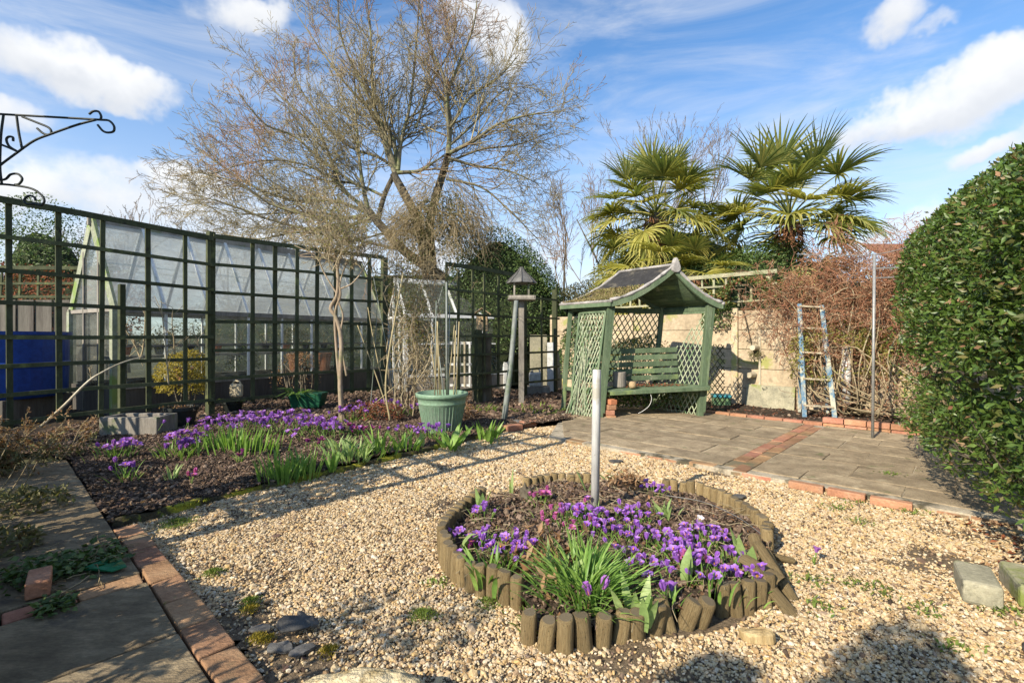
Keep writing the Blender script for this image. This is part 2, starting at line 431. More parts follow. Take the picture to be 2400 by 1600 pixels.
LF = dict(
    hedge=leafmat('hedge_leaf', [(.04, .075, .014), (.065, .12, .02), (.095, .165, .03), (.14, .22, .045), (.06, .11, .02), (.2, .17, .06)], .42, .28, .5, big=(.2, .17, .05), bigs=2.4, bigt=.6),
    hedge_dead=leafmat('withered_leaf', [(.28, .14, .07), (.42, .33, .2), (.3, .1, .06)], .8, .3, .2),
    ivy=leafmat('ivy_leaf', [(.04, .08, .018), (.07, .125, .03), (.11, .17, .045), (.15, .2, .06)], .5, .3, .4),
    yellow=leafmat('golden_leaf', [(.28, .22, .03), (.4, .31, .04), (.2, .19, .04)], .6, .35),
    yellowgreen=leafmat('lime_leaf', [(.2, .2, .045), (.3, .29, .07), (.38, .35, .1), (.13, .15, .035)], .6, .4),
    mixed=leafmat('shrub_leaf', [(.06, .11, .03), (.13, .18, .05), (.24, .24, .07), (.28, .08, .05), (.1, .15, .04)], .5, .35),
    olive=leafmat('olive_leaf', [(.11, .115, .045), (.17, .17, .07), (.23, .21, .1), (.16, .12, .065)], .7, .3),
    dry=leafmat('dry_leaf', [(.2, .1, .05), (.33, .19, .1), (.4, .27, .16), (.14, .08, .05)], .85, .3, .15),
    rust=leafmat('rust_leaf', [(.22, .075, .035), (.32, .13, .07), (.16, .06, .04)], .85, .3, .15),
    crocus=leafmat('petal', [(.30, .10, .56), (.40, .17, .70), (.52, .30, .78), (.34, .12, .60)], .5, .4, .25),
    crocus_pale=leafmat('pale_petal', [(.42, .16, .6), (.55, .28, .7), (.36, .12, .55)], .5, .4, .25),
    pink=leafmat('pink_petal', [(.55, .13, .42), (.62, .22, .5), (.42, .09, .3)], .5, .4, .25),
    magenta=leafmat('magenta_petal', [(.28, .05, .26), (.36, .08, .3)], .5, .4, .25),
    whitepetal=leafmat('white_petal', [(.7, .62, .74), (.78, .74, .8)], .5, .3, .25),
    stamen=leafmat('stamen', [(.7, .25, .02), (.75, .35, .03)], .6, 0),
    blade=leafmat('bulb_leaf', [(.13, .25, .045), (.2, .34, .07), (.28, .42, .10), (.15, .28, .06)], .45, .35, .4),
    tulip=leafmat('tulip_leaf', [(.24, .36, .12), (.32, .43, .16), (.38, .48, .2)], .5, .35, .35),
    weed=leafmat('weed_leaf', [(.1, .17, .03), (.2, .26, .05), (.14, .2, .035)], .6, .35),
    palm=leafmat('palm_leaf', [(.12, .155, .045), (.19, .225, .07), (.29, .30, .09), (.36, .33, .1)], .42, .38, .4),
    palm_old=leafmat('yellow_palm_leaf', [(.32, .31, .07), (.42, .39, .10), (.48, .42, .13), (.22, .25, .065)], .45, .35, .4),
    fibre=leafmat('palm_fibre', [(.16, .075, .04), (.26, .13, .07), (.1, .055, .035)], .95, .1, .1),
    twig=leafmat('twig', [(.2, .165, .095), (.3, .255, .15), (.38, .33, .2), (.26, .22, .125)], .9, 0, .1, big=(.32, .21, .14), bigs=.35),
    twig_far=leafmat('far_twig', [(.19, .15, .12), (.26, .21, .16)], .9, 0, .1),
    twig_red=leafmat('red_twig', [(.28, .125, .07), (.38, .19, .11), (.44, .27, .16), (.22, .09, .055), (.5, .38, .25)], .9, 0, .1),
    twig_brown=leafmat('brown_twig', [(.2, .155, .085), (.29, .23, .13), (.38, .31, .19)], .9, 0, .1),
    twig_pale=leafmat('pale_twig', [(.3, .24, .15), (.4, .34, .22), (.22, .17, .1)], .9, 0, .1),
)


# ------------------------------------------------------------------ bulk geometry
def unit(a):
    return a / np.maximum(np.linalg.norm(a, axis=-1, keepdims=True), 1e-9)


def leaves_np(C, D, N, L, W, fold=.25, bend=.15):
    """C centres (n,3), D pointing directions, N leaf normals, L lengths, W widths -> verts, quads (2 quads a leaf)"""
    n = len(C); L = np.broadcast_to(np.asarray(L, float), (n,))[:, None]; W = np.broadcast_to(np.asarray(W, float), (n,))[:, None]
    D = unit(D); S = unit(np.cross(D, N)); U = np.cross(S, D)
    base = C; tip = C + D * L - U * L * bend
    mid = C + D * L * .5 - U * W * fold
    lf = C + D * L * .45 + S * W * .5; rt = C + D * L * .45 - S * W * .5
    V = np.stack([base, lf, mid, tip, rt], 1).reshape(-1, 3)
    i = np.arange(n)[:, None] * 5
    Q = np.concatenate([i + np.array([[0, 2, 3, 1]]), i + np.array([[0, 4, 3, 2]])], 0)
    return V, Q


def rand_dirs(n, r=rng):
    return unit(r.normal(size=(n, 3)))


def leaf_obj(name, C, D, N, L, W, mat, parent=None, **kw):
    V, Q = leaves_np(C, D, N, L, W, **kw)
    c = V.mean(0); c[2] = V[:, 2].min()
    me = mesh_np(name, V - c, Q, mat)
    return link(name, me, None, parent, tuple(c))


def tubes_np(polys, n=3):
    """polys: list of (pts (k,3), radii (k,)) -> verts, quads"""
    Vs, Fs, base = [], [], 0
    ang = np.arange(n) * 2 * math.pi / n
    ca, sa = np.cos(ang), np.sin(ang)
    for pts, rad in polys:
        pts = np.asarray(pts, float); k = len(pts)
        t = np.empty_like(pts); t[1:-1] = pts[2:] - pts[:-2]; t[0] = pts[1] - pts[0]; t[-1] = pts[-1] - pts[-2]
        t = unit(t)
        ref = np.array([0., 0., 1.]) if abs(t[0, 2]) < .85 else np.array([1., 0., 0.])
        s = unit(np.cross(t, ref)); u = np.cross(s, t)
        rad = np.broadcast_to(np.asarray(rad, float), (k,))
        ring = pts[:, None, :] + rad[:, None, None] * (s[:, None, :] * ca[None, :, None] + u[:, None, :] * sa[None, :, None])
        Vs.append(ring.reshape(-1, 3))
        i = np.arange(k - 1)[:, None] * n + np.arange(n)[None, :]
        j = np.arange(k - 1)[:, None] * n + (np.arange(n)[None, :] + 1) % n
        Fs.append(np.stack([i, j, j + n, i + n], -1).reshape(-1, 4) + base)
        base += k * n
    return np.concatenate(Vs), np.concatenate(Fs)


def tubes_obj(name, polys, mat, parent=None, n=3, smooth=True):
    V, Q = tubes_np(polys, n)
    c = V.mean(0); c[2] = V[:, 2].min()
    return link(name, mesh_np(name, V - c, Q, mat, smooth), None, parent, tuple(c))


def nrm(v):
    return v / (np.linalg.norm(v) + 1e-9)


def grow(out, p, d, L, r, lvl, maxl, nch, ratio=.5, wander=.16, up=.05, ang=(28, 55), seg=5, rmin=.0022, g=None, t0=.18, tend=.35):
    g = g or rng
    pts = [np.array(p, float)]; d = nrm(np.array(d, float)); dirs = [d]
    for i in range(seg):
        d = nrm(d + g.normal(size=3) * wander + np.array([0, 0, up]))
        pts.append(pts[-1] + d * L / seg); dirs.append(d)
    rad = np.linspace(max(r, rmin), max(r * tend, rmin), seg + 1)
    out.append((np.array(pts), rad, lvl))
    if lvl >= maxl: return
    for j in range(nch[lvl]):
        t = t0 + (1 - t0) * (j + g.random()) / nch[lvl]
        x = min(t * seg, seg - .001); i = int(x); fr = x - i
        pos = pts[i] * (1 - fr) + pts[i + 1] * fr
        dd = dirs[i + 1]
        a = R(g.uniform(*ang)); per = nrm(np.cross(dd, g.normal(size=3)))
        nd = dd * math.cos(a) + per * math.sin(a)
        rr = (rad[i] * (1 - fr) + rad[i + 1] * fr)
        grow(out, pos, nd, L * ratio * g.uniform(.6, 1.15) * (1 - .35 * t), rr * .62, lvl + 1, maxl, nch, ratio, wander * 1.1, up, ang, max(3, seg - 1), rmin, g, t0, tend)


def spline(ctrl, n=24):
    """catmull-rom through control points"""
    c = [np.array(p, float) for p in ctrl]; c = [2 * c[0] - c[1]] + c + [2 * c[-1] - c[-2]]
    out = []; m = len(c) - 3
    for k in range(n + 1):
        x = k / n * m; i = min(int(x), m - 1); t = x - i
        p0, p1, p2, p3 = c[i:i + 4]
        out.append(.5 * (2*p1 + (p2-p0)*t + (2*p0-5*p1+4*p2-p3)*t*t + (3*p1-p0-3*p2+p3)*t**3))
    return np.array(out)


def inside(px, py, poly):
    poly = np.asarray(poly); n = len(poly); r = np.zeros(len(px), bool); j = n - 1
    for i in range(n):
        xi, yi = poly[i]; xj, yj = poly[j]
        c = ((yi > py) != (yj > py)) & (px < (xj - xi) * (py - yi) / (yj - yi + 1e-12) + xi)
        r ^= c; j = i
    return r


def fbm(x, y, s, z=0.0):
    return mnoise.fractal(Vector((x * s, y * s, z)), 1.0, 2.0, 4)


def gn_points(name, pts, scl, rot, mat, kind='stuff', shape='ICO', parent=None, label=None, cat=None):
    """small stones / crumbs: one point mesh, geometry nodes put a stone on every point"""
    me = bpy.data.meshes.new(name); n = len(pts)
    me.vertices.add(n); me.vertices.foreach_set('co', np.asarray(pts, np.float32).ravel())
    for nm, arr in (('scl', scl), ('rot', rot)):
        a = me.attributes.new(nm, 'FLOAT_VECTOR', 'POINT'); a.data.foreach_set('vector', np.asarray(arr, np.float32).ravel())
    me.update(); me.materials.append(mat)
    o = link(name, me, None, parent)
    ng = bpy.data.node_groups.new(name, 'GeometryNodeTree')
    ng.interface.new_socket('Geometry', in_out='INPUT', socket_type='NodeSocketGeometry')
    ng.interface.new_socket('Geometry', in_out='OUTPUT', socket_type='NodeSocketGeometry')
    N = ng.nodes; gi = N.new('NodeGroupInput'); go = N.new('NodeGroupOutput')
    ico = N.new('GeometryNodeMeshIcoSphere'); ico.inputs['Radius'].default_value = 1; ico.inputs['Subdivisions'].default_value = 2 if shape == 'ICO2' else 1
    nz = N.new('ShaderNodeTexNoise'); nz.inputs['Scale'].default_value = 1.3
    sp = N.new('GeometryNodeSetPosition'); vm = N.new('ShaderNodeVectorMath'); vm.operation = 'SUBTRACT'; vm.inputs[1].default_value = (.5, .5, .5)
    vs = N.new('ShaderNodeVectorMath'); vs.operation = 'SCALE'; vs.inputs[3].default_value = .9
    sm = N.new('GeometryNodeSetMaterial'); sm.inputs['Material'].default_value = mat
    ip = N.new('GeometryNodeInstanceOnPoints')
    a1 = N.new('GeometryNodeInputNamedAttribute'); a1.data_type = 'FLOAT_VECTOR'; a1.inputs[0].default_value = 'scl'
    a2 = N.new('GeometryNodeInputNamedAttribute'); a2.data_type = 'FLOAT_VECTOR'; a2.inputs[0].default_value = 'rot'
    k = ng.links.new
    k(nz.outputs[1], vm.inputs[0]); k(vm.outputs[0], vs.inputs[0]); k(ico.outputs[0], sp.inputs[0]); k(vs.outputs[0], sp.inputs['Offset'])
    k(sp.outputs[0], sm.inputs[0]); k(sm.outputs[0], ip.inputs['Instance']); k(gi.outputs[0], ip.inputs['Points'])
    k(a1.outputs[0], ip.inputs['Scale']); k(a2.outputs[0], ip.inputs['Rotation']); k(ip.outputs[0], go.inputs[0])
    mod = o.modifiers.new('stones', 'NODES'); mod.node_group = ng
    return tag(o, label, cat, None, kind)


def stonemat(name, cols, rough=.75):
    m, t, p = base_mat(name)
    oi = t.add('ShaderNodeObjectInfo'); tc = t.add('ShaderNodeTexCoord')
    k = len(cols)
    col = t.ramp(oi.outputs['Random'], [(i / (k - 1), c) for i, c in enumerate(cols)])
    n = t.noise(t.vmath('ADD', tc.outputs['Object'], t.math('MULTIPLY', oi.outputs['Random'], 50)), 2.2, 4, .6)
    col = t.mix(.7, col, t.ramp(n, [(.3, (.6, .55, .5)), (.65, (1.2, 1.2, 1.2))]), 'MULTIPLY')
    t.link(col, p.inputs['Base Color']); p.inputs['Roughness'].default_value = rough; p.inputs['Specular IOR Level'].default_value = .35
    return m


def grid_sheet(name, x0, x1, y0, y1, step, zf, mat, poly=None, kind='structure'):
    nx = int((x1 - x0) / step) + 1; ny = int((y1 - y0) / step) + 1
    xs = np.linspace(x0, x1, nx); ys = np.linspace(y0, y1, ny)
    X, Y = np.meshgrid(xs, ys); Z = np.array([[zf(a, b) for a in xs] for b in ys])
    V = np.stack([X.ravel(), Y.ravel(), Z.ravel()], 1)
    i = (np.arange(ny - 1)[:, None] * nx + np.arange(nx - 1)[None, :]).ravel()
    Q = np.stack([i, i + 1, i + nx + 1, i + nx], 1)
    if poly is not None:
        cx = V[Q].mean(1); Q = Q[inside(cx[:, 0], cx[:, 1], poly)]
        used = np.unique(Q); rem = -np.ones(len(V), int); rem[used] = np.arange(len(used)); V = V[used]; Q = rem[Q]
    o = link(name, mesh_np(name, V, Q, mat, True)); return tag(o, kind=kind)


def lumpy_pts(n, c, rad, lumps=10, seed=0, thick=.25, amp=.28, zmin=None):
    """points in the outer shell of an irregular ellipsoid; returns points and outward directions"""
    g = np.random.default_rng(seed)
    ld = rand_dirs(lumps, g); la = g.uniform(.3, 1, lumps)
    d = rand_dirs(n, g); d[:, 2] = np.where(d[:, 2] < -.35, -d[:, 2], d[:, 2])
    k = np.exp(-((1 - d @ ld.T) / .12)) @ la
    k = 1 - amp * .5 + amp * np.clip(k, 0, 1.2)
    rr = k * (1 - thick * g.random(n) ** 1.6)
    p = d * rr[:, None] * np.array(rad) + np.array(c)
    return p, unit(d / np.array(rad))


def bush(name, c, rad, n, L, mat, label, cat='bush', seed=0, lumps=12, amp=.3, thick=.35, W=None, droop=.2, group=None, core=0, kind=None, stem=None, density=None):
    root = empty(name, (c[0], c[1], 0), label, cat, group, kind)
    p, d = lumpy_pts(n, c, rad, lumps, seed, thick, amp)
    if density:   # clumps: drop leaves where a noise field is low
        keep = np.array([mnoise.noise(Vector(q) * density) > -.12 for q in p]); p, d = p[keep], d[keep]
    p = p[p[:, 2] > .03] if c[2] < rad[2] else p; d = d[:len(p)]
    g = np.random.default_rng(seed + 5); n = len(p)
    D = unit(d * .7 + g.normal(size=(n, 3)) * .75 - np.array([0, 0, droop])); N = unit(d + g.normal(size=(n, 3)) * .5 + np.array([0, 0, .4]))
    leaf_obj('foliage', p, D, N, L * g.uniform(.6, 1.25, n), (W or L * .5) * g.uniform(.7, 1.2, n), mat, root)
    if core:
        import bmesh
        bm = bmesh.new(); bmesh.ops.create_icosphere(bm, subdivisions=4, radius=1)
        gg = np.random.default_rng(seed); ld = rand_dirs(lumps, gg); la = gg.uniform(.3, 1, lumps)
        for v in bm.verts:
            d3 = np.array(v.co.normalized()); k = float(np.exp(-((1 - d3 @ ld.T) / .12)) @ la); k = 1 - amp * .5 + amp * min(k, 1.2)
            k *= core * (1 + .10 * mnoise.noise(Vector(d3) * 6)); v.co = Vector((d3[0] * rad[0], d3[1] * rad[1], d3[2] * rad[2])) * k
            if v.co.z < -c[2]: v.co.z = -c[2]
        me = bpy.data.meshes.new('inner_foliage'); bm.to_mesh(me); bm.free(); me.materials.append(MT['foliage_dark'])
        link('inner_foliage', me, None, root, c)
    if stem:
        pl = []
        for k in range(stem):
            a = g.uniform(0, 6.28); e = np.array([c[0] + math.cos(a) * rad[0] * .7 * g.random(), c[1] + math.sin(a) * rad[1] * .7 * g.random(), c[2] + rad[2] * g.uniform(.2, .8)])
            b = np.array([c[0] + g.uniform(-.1, .1), c[1] + g.uniform(-.1, .1), 0])
            pl.append((spline([b, (b + e) / 2 + g.normal(size=3) * .1, e], 8), np.linspace(.02, .006, 9)))
        tubes_obj('stem', pl, MT['darkbark'], root, 5)
    return root


def twig_mass(name, starts, dirs, L, r, mat, parent, nch=(5, 4), wander=.3, up=-.05, seed=0, ratio=.5, n=3, maxl=2, seg=6, ang=(30, 80), rmin=.002):
    g = np.random.default_rng(seed); out = []
    for s, d in zip(starts, dirs):
        grow(out, s, d, L * g.uniform(.6, 1.2), r, 0, maxl, nch, ratio, wander, up, ang, seg, rmin, g)
    return tubes_obj(name, [(a, b) for a, b, _ in out], mat, parent, n)


# ================================================================== ground, paths, patio
gm = MB(); gm.poly([(-300, -60, -.02), (300, -60, -.02), (300, 600, -.02), (-300, 600, -.02)])
tag(link('ground', gm.mesh('ground', MT['earth'])), kind='structure')

# local frames: path runs along DP from O2; patio along U from O1
O2 = Vector((-2.12, 2.75, 0)); DP = Vector((.735, -.678, 0)).normalized(); NP = Vector((-DP.y * -1, 0, 0))
NP = Vector((DP.y, -DP.x, 0))            # leftwards, away from the gravel
O1 = Vector((1.69, 3.92, 0)); U1 = Vector((.72, -.694, 0)).normalized(); V1 = Vector((-U1.y, U1.x, 0))


def LP(s, n, z=0): return O2 + DP * s + NP * n + Vector((0, 0, z))
def LQ(u, v, z=0): return O1 + U1 * u + V1 * v + Vector((0, 0, z))


EDGE_A, EDGE_B = G(262, 1238), G(1200, 1010)          # mossy timber edge of the flower bed
EDGE_C = G(1300, 1000)
gravel_poly = [tuple(LP(3.6, 0)[:2]), tuple(LP(0.02, 0)[:2]), tuple(EDGE_A[:2]), tuple(EDGE_B[:2]), tuple(EDGE_C[:2]), tuple(LQ(-2.42, 1.02)[:2]), tuple(LQ(-1.81, .01)[:2]),
               tuple(LQ(2.6, .01)[:2]), (6, 1.0), (4, -.6), (.5, -.6)]


def gravel_z(x, y):
    return .004 + .012 * fbm(x, y, 2.0)


gp = np.array(gravel_poly)
sheet = grid_sheet('gravel_bed', gp[:, 0].min(), gp[:, 0].max(), gp[:, 1].min(), gp[:, 1].max(), .06, gravel_z, MT['gravelbase'], gravel_poly)

STONE = stonemat('gravel_stone', [(.20, .13, .07), (.40, .27, .135), (.49, .37, .21), (.58, .46, .27), (.44, .32, .17), (.54, .36, .15),
                                  (.58, .48, .32), (.33, .24, .15), (.70, .62, .47), (.48, .38, .24), (.62, .51, .33), (.32, .20, .11)])


def make_gravel():
    g = np.random.default_rng(3); pts = []; sc = []
    for (y0, y1, dens, sz) in ((.9, 1.8, 17000, .0050), (1.8, 2.5, 15500, .0052), (2.5, 3.4, 13500, .0055), (3.4, 6.4, 7200, .0076)):
        x0, x1 = -y1 * 1.15 - .2, y1 * 1.2 + .2
        n = int((x1 - x0) * (y1 - y0) * dens)
        x = g.uniform(x0, x1, n); y = g.uniform(y0, y1, n)
        k = inside(x, y, gravel_poly) & (np.hypot((x - .5) / .80, (y - 2.62) / .86) > 1)
        x, y = x[k], y[k]
        # trodden, thinner places where soil and grit come through, most of them near the edges
        nz = np.array([mnoise.fractal(Vector((a * 1.6, b * 1.6, 9)), 1.0, 2.0, 4) for a, b in zip(x, y)])
        sL = (x - O2.x) * NP.x + (y - O2.y) * NP.y
        edge_n = np.exp(-np.abs(sL) / .16) + np.exp(-np.abs((x - EDGE_A.x) * -(EDGE_B - EDGE_A).normalized().y + (y - EDGE_A.y) * (EDGE_B - EDGE_A).normalized().x) / .10)
        k = g.random(len(x)) > np.clip((nz - .22) * 2.2 + edge_n * .62 + .03, 0, .84)
        x, y = x[k], y[k]
        z = np.array([gravel_z(a, b) for a, b in zip(x, y)])
        pts.append(np.stack([x, y, z + g.uniform(-.001, .006, len(x))], 1))
        s = sz * np.exp(g.normal(0, .34, len(x)))
        big = g.random(len(x)) < .012; s = np.where(big, s * 1.7, s)
        sc.append(np.stack([s * g.uniform(.8, 1.45, len(x)), s * g.uniform(.7, 1.1, len(x)), s * g.uniform(.45, .8, len(x))], 1))
    pts = np.concatenate(pts); sc = np.concatenate(sc)
    rot = np.stack([g.normal(0, .35, len(pts)), g.normal(0, .35, len(pts)), g.uniform(0, 6.28, len(pts))], 1)
    gn_points('gravel', pts, sc, rot, STONE)
    print('gravel stones', len(pts))


make_gravel()

GRIT = None
# strewn twigs and crumbs on the gravel
g_ = np.random.default_rng(12)
pl = []
for k in range(260):
    y = g_.uniform(1.35, 4.2); x = g_.uniform(-.9 * y, .95 * y)
    if not inside(np.array([x]), np.array([y]), gravel_poly)[0] or math.hypot((x - .5) / .98, (y - 2.62) / 1.05) < 1: continue
    a = g_.uniform(0, 6.28); l = g_.uniform(.02, .1)
    p0 = np.array([x, y, .020]); p1 = p0 + np.array([math.cos(a) * l, math.sin(a) * l, g_.uniform(0, .008)])
    pl.append((spline([p0, (p0 + p1) / 2 + g_.normal(size=3) * .006, p1], 4), [.0013] * 5))
tag(tubes_obj('twig_litter', pl, LF['twig_far'], None, 4), kind='stuff')


# ------------------------------------------------ path of slabs with its brick course
def uneven_slab(name, quad, z0, z1, mat, parent, jit=.004, tilt=.004, bev=.004, label=None):
    """one paving piece: quad of ground corners, top slightly tilted, worn corners"""
    c = sum((Vector(q) for q in quad), Vector()) / 4
    m = MB(); tl = [random.uniform(-tilt, tilt) for _ in range(4)]
    pts = [Vector(q) + Vector((random.uniform(-jit, jit), random.uniform(-jit, jit), 0)) for q in quad]
    m.quadbox([(p.x, p.y, z0) for p in pts] + [(p.x, p.y, z1 + t) for p, t in zip(pts, tl)])
    o = m.build(name, mat, parent, bevel=bev, origin=(c.x, c.y, z0))
    if label: o['label'] = label
    return o


path = empty('path', LP(.5, .4), kind='structure')
mb = MB().quadbox([LP(-2.3, .10, -.03), LP(3.5, -.0, -.03), LP(3.5, 2.6, -.03), LP(-2.3, .62, -.03),
                   LP(-2.3, .10, .012), LP(3.5, .0, .012), LP(3.5, 2.6, .012), LP(-2.3, .62, .012)])
mb.build('bedding', MT['soil'], path)
s = 0.0
SB = [0, .2, .43, .66, .88, 1.12, 1.36, 1.6, 1.84, 2.08, 2.32, 2.56, 2.8]
for a, b in zip(SB[:-1], SB[1:]):
    uneven_slab('brick', [LP(a + .004, .003), LP(b - .004, .003), LP(b - .004, .112), LP(a + .004, .112)], .0, .048, MT['oldbrick'], path, .004, .004, .006)
# narrow slabs running away up the garden
sl = [-2.25, -1.85, -1.45, -1.06, -.62, -.18, .27, .72]
for a, b in zip(sl[:-1], sl[1:]):
    uneven_slab('paving_slab', [LP(a + .004, .122), LP(b - .004, .122), LP(b - .004, .60), LP(a + .004, .60)], .0, .045, MT['pathslab'], path, .003, .003, .005)
for a, b in ((.02, .36), (.37, .72)):
    uneven_slab('paving_slab', [LP(a, .615), LP(b, .615), LP(b, 1.2), LP(a, 1.2)], .0, .043, MT['pathslab'], path, .003, .003, .005)
# cross course of bricks
n0 = .122
for k in range(6):
    uneven_slab('brick', [LP(.735, n0 + .003), LP(.835, n0 + .003), LP(.835, n0 + .212), LP(.735, n0 + .212)], .0, .046, MT['brick'] if k else MT['oldbrick'], path, .003, .004, .006)
    n0 += .216
# big slabs beside the viewer
for (a, b, c, d) in ((.85, 1.365, .122, .74), (.85, 1.365, .75, 1.37), (1.375, 1.99, .122, .74), (1.375, 1.99, .75, 1.37), (2.0, 2.6, .122, .74), (2.0, 2.6, .75, 1.37)):
    uneven_slab('paving_slab', [LP(a, c), LP(b, c), LP(b, d), LP(a, d)], .0, .046, MT['pathslab'], path, .003, .002, .005)
for k in range(3):
    uneven_slab('paving_slab', [LP(-1.2 + k * .7, 1.0), LP(-.52 + k * .7, 1.0), LP(-.52 + k * .7, 1.6), LP(-1.2 + k * .7, 1.6)], -.02, .03, MT['pathslab'], path)

# ------------------------------------------------ patio
patio = empty('patio', LQ(0, 1.4), kind='structure')
patio_poly = [LQ(-1.8, 0), LQ(2.9, 0), LQ(2.9, 2.74), LQ(-3.4, 2.74), LQ(-2.9, 1.6), LQ(-2.45, 1.05)]
MB().prism([tuple(p) for p in patio_poly], -.05, .039).build('bedding', MT['mortar'], patio)
pp = np.array([tuple(p)[:2] for p in patio_poly])


def wob_(a): return random.uniform(-a, a)


def clip_quad(quad, poly):
    """Sutherland-Hodgman against a convex-ish polygon given counter-clockwise"""
    out = [Vector((p.x, p.y)) for p in quad]
    P2 = [Vector((p.x, p.y)) for p in poly]
    ar = sum(P2[i].x * P2[(i+1) % len(P2)].y - P2[(i+1) % len(P2)].x * P2[i].y for i in range(len(P2)))
    if ar < 0: P2.reverse()
    for i in range(len(P2)):
        a, b = P2[i], P2[(i + 1) % len(P2)]; e = b - a
        res = []
        for j in range(len(out)):
            p, q = out[j], out[(j + 1) % len(out)]
            sp = e.x * (p.y - a.y) - e.y * (p.x - a.x); sq = e.x * (q.y - a.y) - e.y * (q.x - a.x)
            if sp >= 0: res.append(p)
            if (sp >= 0) != (sq >= 0):
                t = sp / (sp - sq); res.append(p + (q - p) * t)
        out = res
        if len(out) < 3: return None
    return out


def patio_slab(u0, u1, v0, v1, mat, name='paving_slab', z=.046, bev=.004):
    q = clip_quad([LQ(u0, v0), LQ(u1, v0), LQ(u1, v1), LQ(u0, v1)], patio_poly)
    if q is None: return
    ar = abs(sum(q[i].x * q[(i+1) % len(q)].y - q[(i+1) % len(q)].x * q[i].y for i in range(len(q)))) / 2
    if ar < .004: return
    q = [(p.x + random.uniform(-.003, .003), p.y + random.uniform(-.003, .003)) for p in q]
    c = np.array(q).mean(0)
    MB().prism(q, 0, z + random.uniform(-.004, .004)).build(name, mat, patio, bevel=bev, origin=(c[0], c[1], 0))


# front brick course (headers on the long side), then rows of slabs either side of a brick strip
u = -1.8
while u < 2.7:
    patio_slab(u + .003, u + .214, .0, .098, MT['oldbrick' if random.random() < .55 else 'brick'], 'brick', .036 + wob_(.004), .006); u += .218
v = .106; row = 0
while v < 2.7:
    dv = (.30, .46, .30, .30, .45, .30, .45, .3)[row % 8]
    u = .20; k = 0
    while u < 2.8:
        du = .60 if (k or row % 2) else .34
        patio_slab(u + .004, u + du - .004, v + .004, v + dv - .004, MT['slab']); u += du; k += 1
    u = -.02; k = 0
    while u > -3.4:
        du = .60 if (k or row % 2 == 0) else .32
        patio_slab(u - du + .004, u - .004, v + .004, v + dv - .004, MT['slab']); u -= du; k += 1
    v += dv; row += 1
v = .106
while v < 2.6:
    patio_slab(-.015, .09, v + .003, v + .212, MT['oldbrick' if random.random() < .6 else 'brick'], 'brick', .046, .004)
    patio_slab(.092, .195, v - .1 + .003, v + .112, MT['oldbrick'], 'brick', .045, .004); v += .216
# loose coping brick at the patio front
for (u, dv_, rz) in ((.62, -.055, .03), (.86, -.06, -.02), (1.1, -.07, .05)):
    c = LQ(u, dv_, .035)
    m = MB().box(c, (.215, .06, .05), math.atan2(U1.y, U1.x) + rz).build('brick', MT['brick'], patio, bevel=.006)

# ------------------------------------------------ flower bed soil
bed_poly = [EDGE_A[:2], EDGE_B[:2], EDGE_C[:2], (.80, 6.25), (1.3, 7.4), (1.4, 9.6), (-1.2, 10.0), (-4.5, 8.6), (-7.4, 6.5), (-5.4, 4.6), LP(-2.3, .11)[:2], LP(0, .11)[:2]]
bed_poly = [tuple(p) for p in bed_poly]


def bed_z(x, y):
    return .05 + .035 * fbm(x, y, 1.3, 3.1) + .022 * fbm(x, y, 7, 1.7)


tag(grid_sheet('flower_bed', -7.4, 1.5, 2.6, 10.2, .045, bed_z, MT['soil'], bed_poly), kind='structure')
MULCH = stonemat('mulch_chip', [(.03, .02, .014), (.07, .048, .034), (.14, .095, .065), (.05, .032, .022), (.21, .15, .10), (.085, .05, .042), (.33, .25, .18)], .95)


def crumbs(name, poly, zf, n, sz, mat, seed, flat=.5, xr=None, yr=None):
    g = np.random.default_rng(seed); a = np.array(poly)
    x = g.uniform(a[:, 0].min(), a[:, 0].max(), n) if xr is None else g.uniform(*xr, n)
    y = g.uniform(a[:, 1].min(), a[:, 1].max(), n) if yr is None else g.uniform(*yr, n)
    k = inside(x, y, poly); x, y = x[k], y[k]
    z = np.array([zf(p, q) for p, q in zip(x, y)])
    s = sz * np.exp(g.normal(0, .4, len(x)))
    sc = np.stack([s * g.uniform(.8, 1.9, len(x)), s * g.uniform(.5, 1.1, len(x)), s * g.uniform(.25, flat + .2, len(x))], 1)
    rot = np.stack([g.normal(0, .5, len(x)), g.normal(0, .5, len(x)), g.uniform(0, 6.28, len(x))], 1)
    return gn_points(name, np.stack([x, y, z + g.uniform(-.002, .008, len(x))], 1), sc, rot, mat)


crumbs('mulch', bed_poly, bed_z, 95000, .0078, MULCH, 5, xr=(-5.2, .8), yr=(2.6, 6.6))
crumbs('mulch_behind', bed_poly, bed_z, 14000, .02, MULCH, 6, xr=(-5, 1.4), yr=(6.2, 9.5))


def litter(name, poly, zf, n, L, mat, seed, lift=.012):
    g = np.random.default_rng(seed); a = np.array(poly)
    x = g.uniform(a[:, 0].min(), a[:, 0].max(), n); y = g.uniform(a[:, 1].min(), a[:, 1].max(), n)
    k = inside(x, y, poly); x, y = x[k], y[k]; m = len(x)
    z = np.array([zf(p, q) for p, q in zip(x, y)]) + lift
    D = g.normal(size=(m, 3)); D[:, 2] *= .25; N = g.normal(size=(m, 3)) * .35 + np.array([0, 0, 1])
    o = leaf_obj(name, np.stack([x, y, z], 1), D, N, L * g.uniform(.5, 1.3, m), L * .55, mat, None, fold=.5, bend=.25)
    return tag(o, kind='stuff')


crumbs('grit', gravel_poly, gravel_z, 9000, .0055, MULCH, 45, xr=(-2.6, 2.6), yr=(1.2, 4.2))
litter('leaf_litter', bed_poly, bed_z, 5200, .03, LF['dry'], 7)

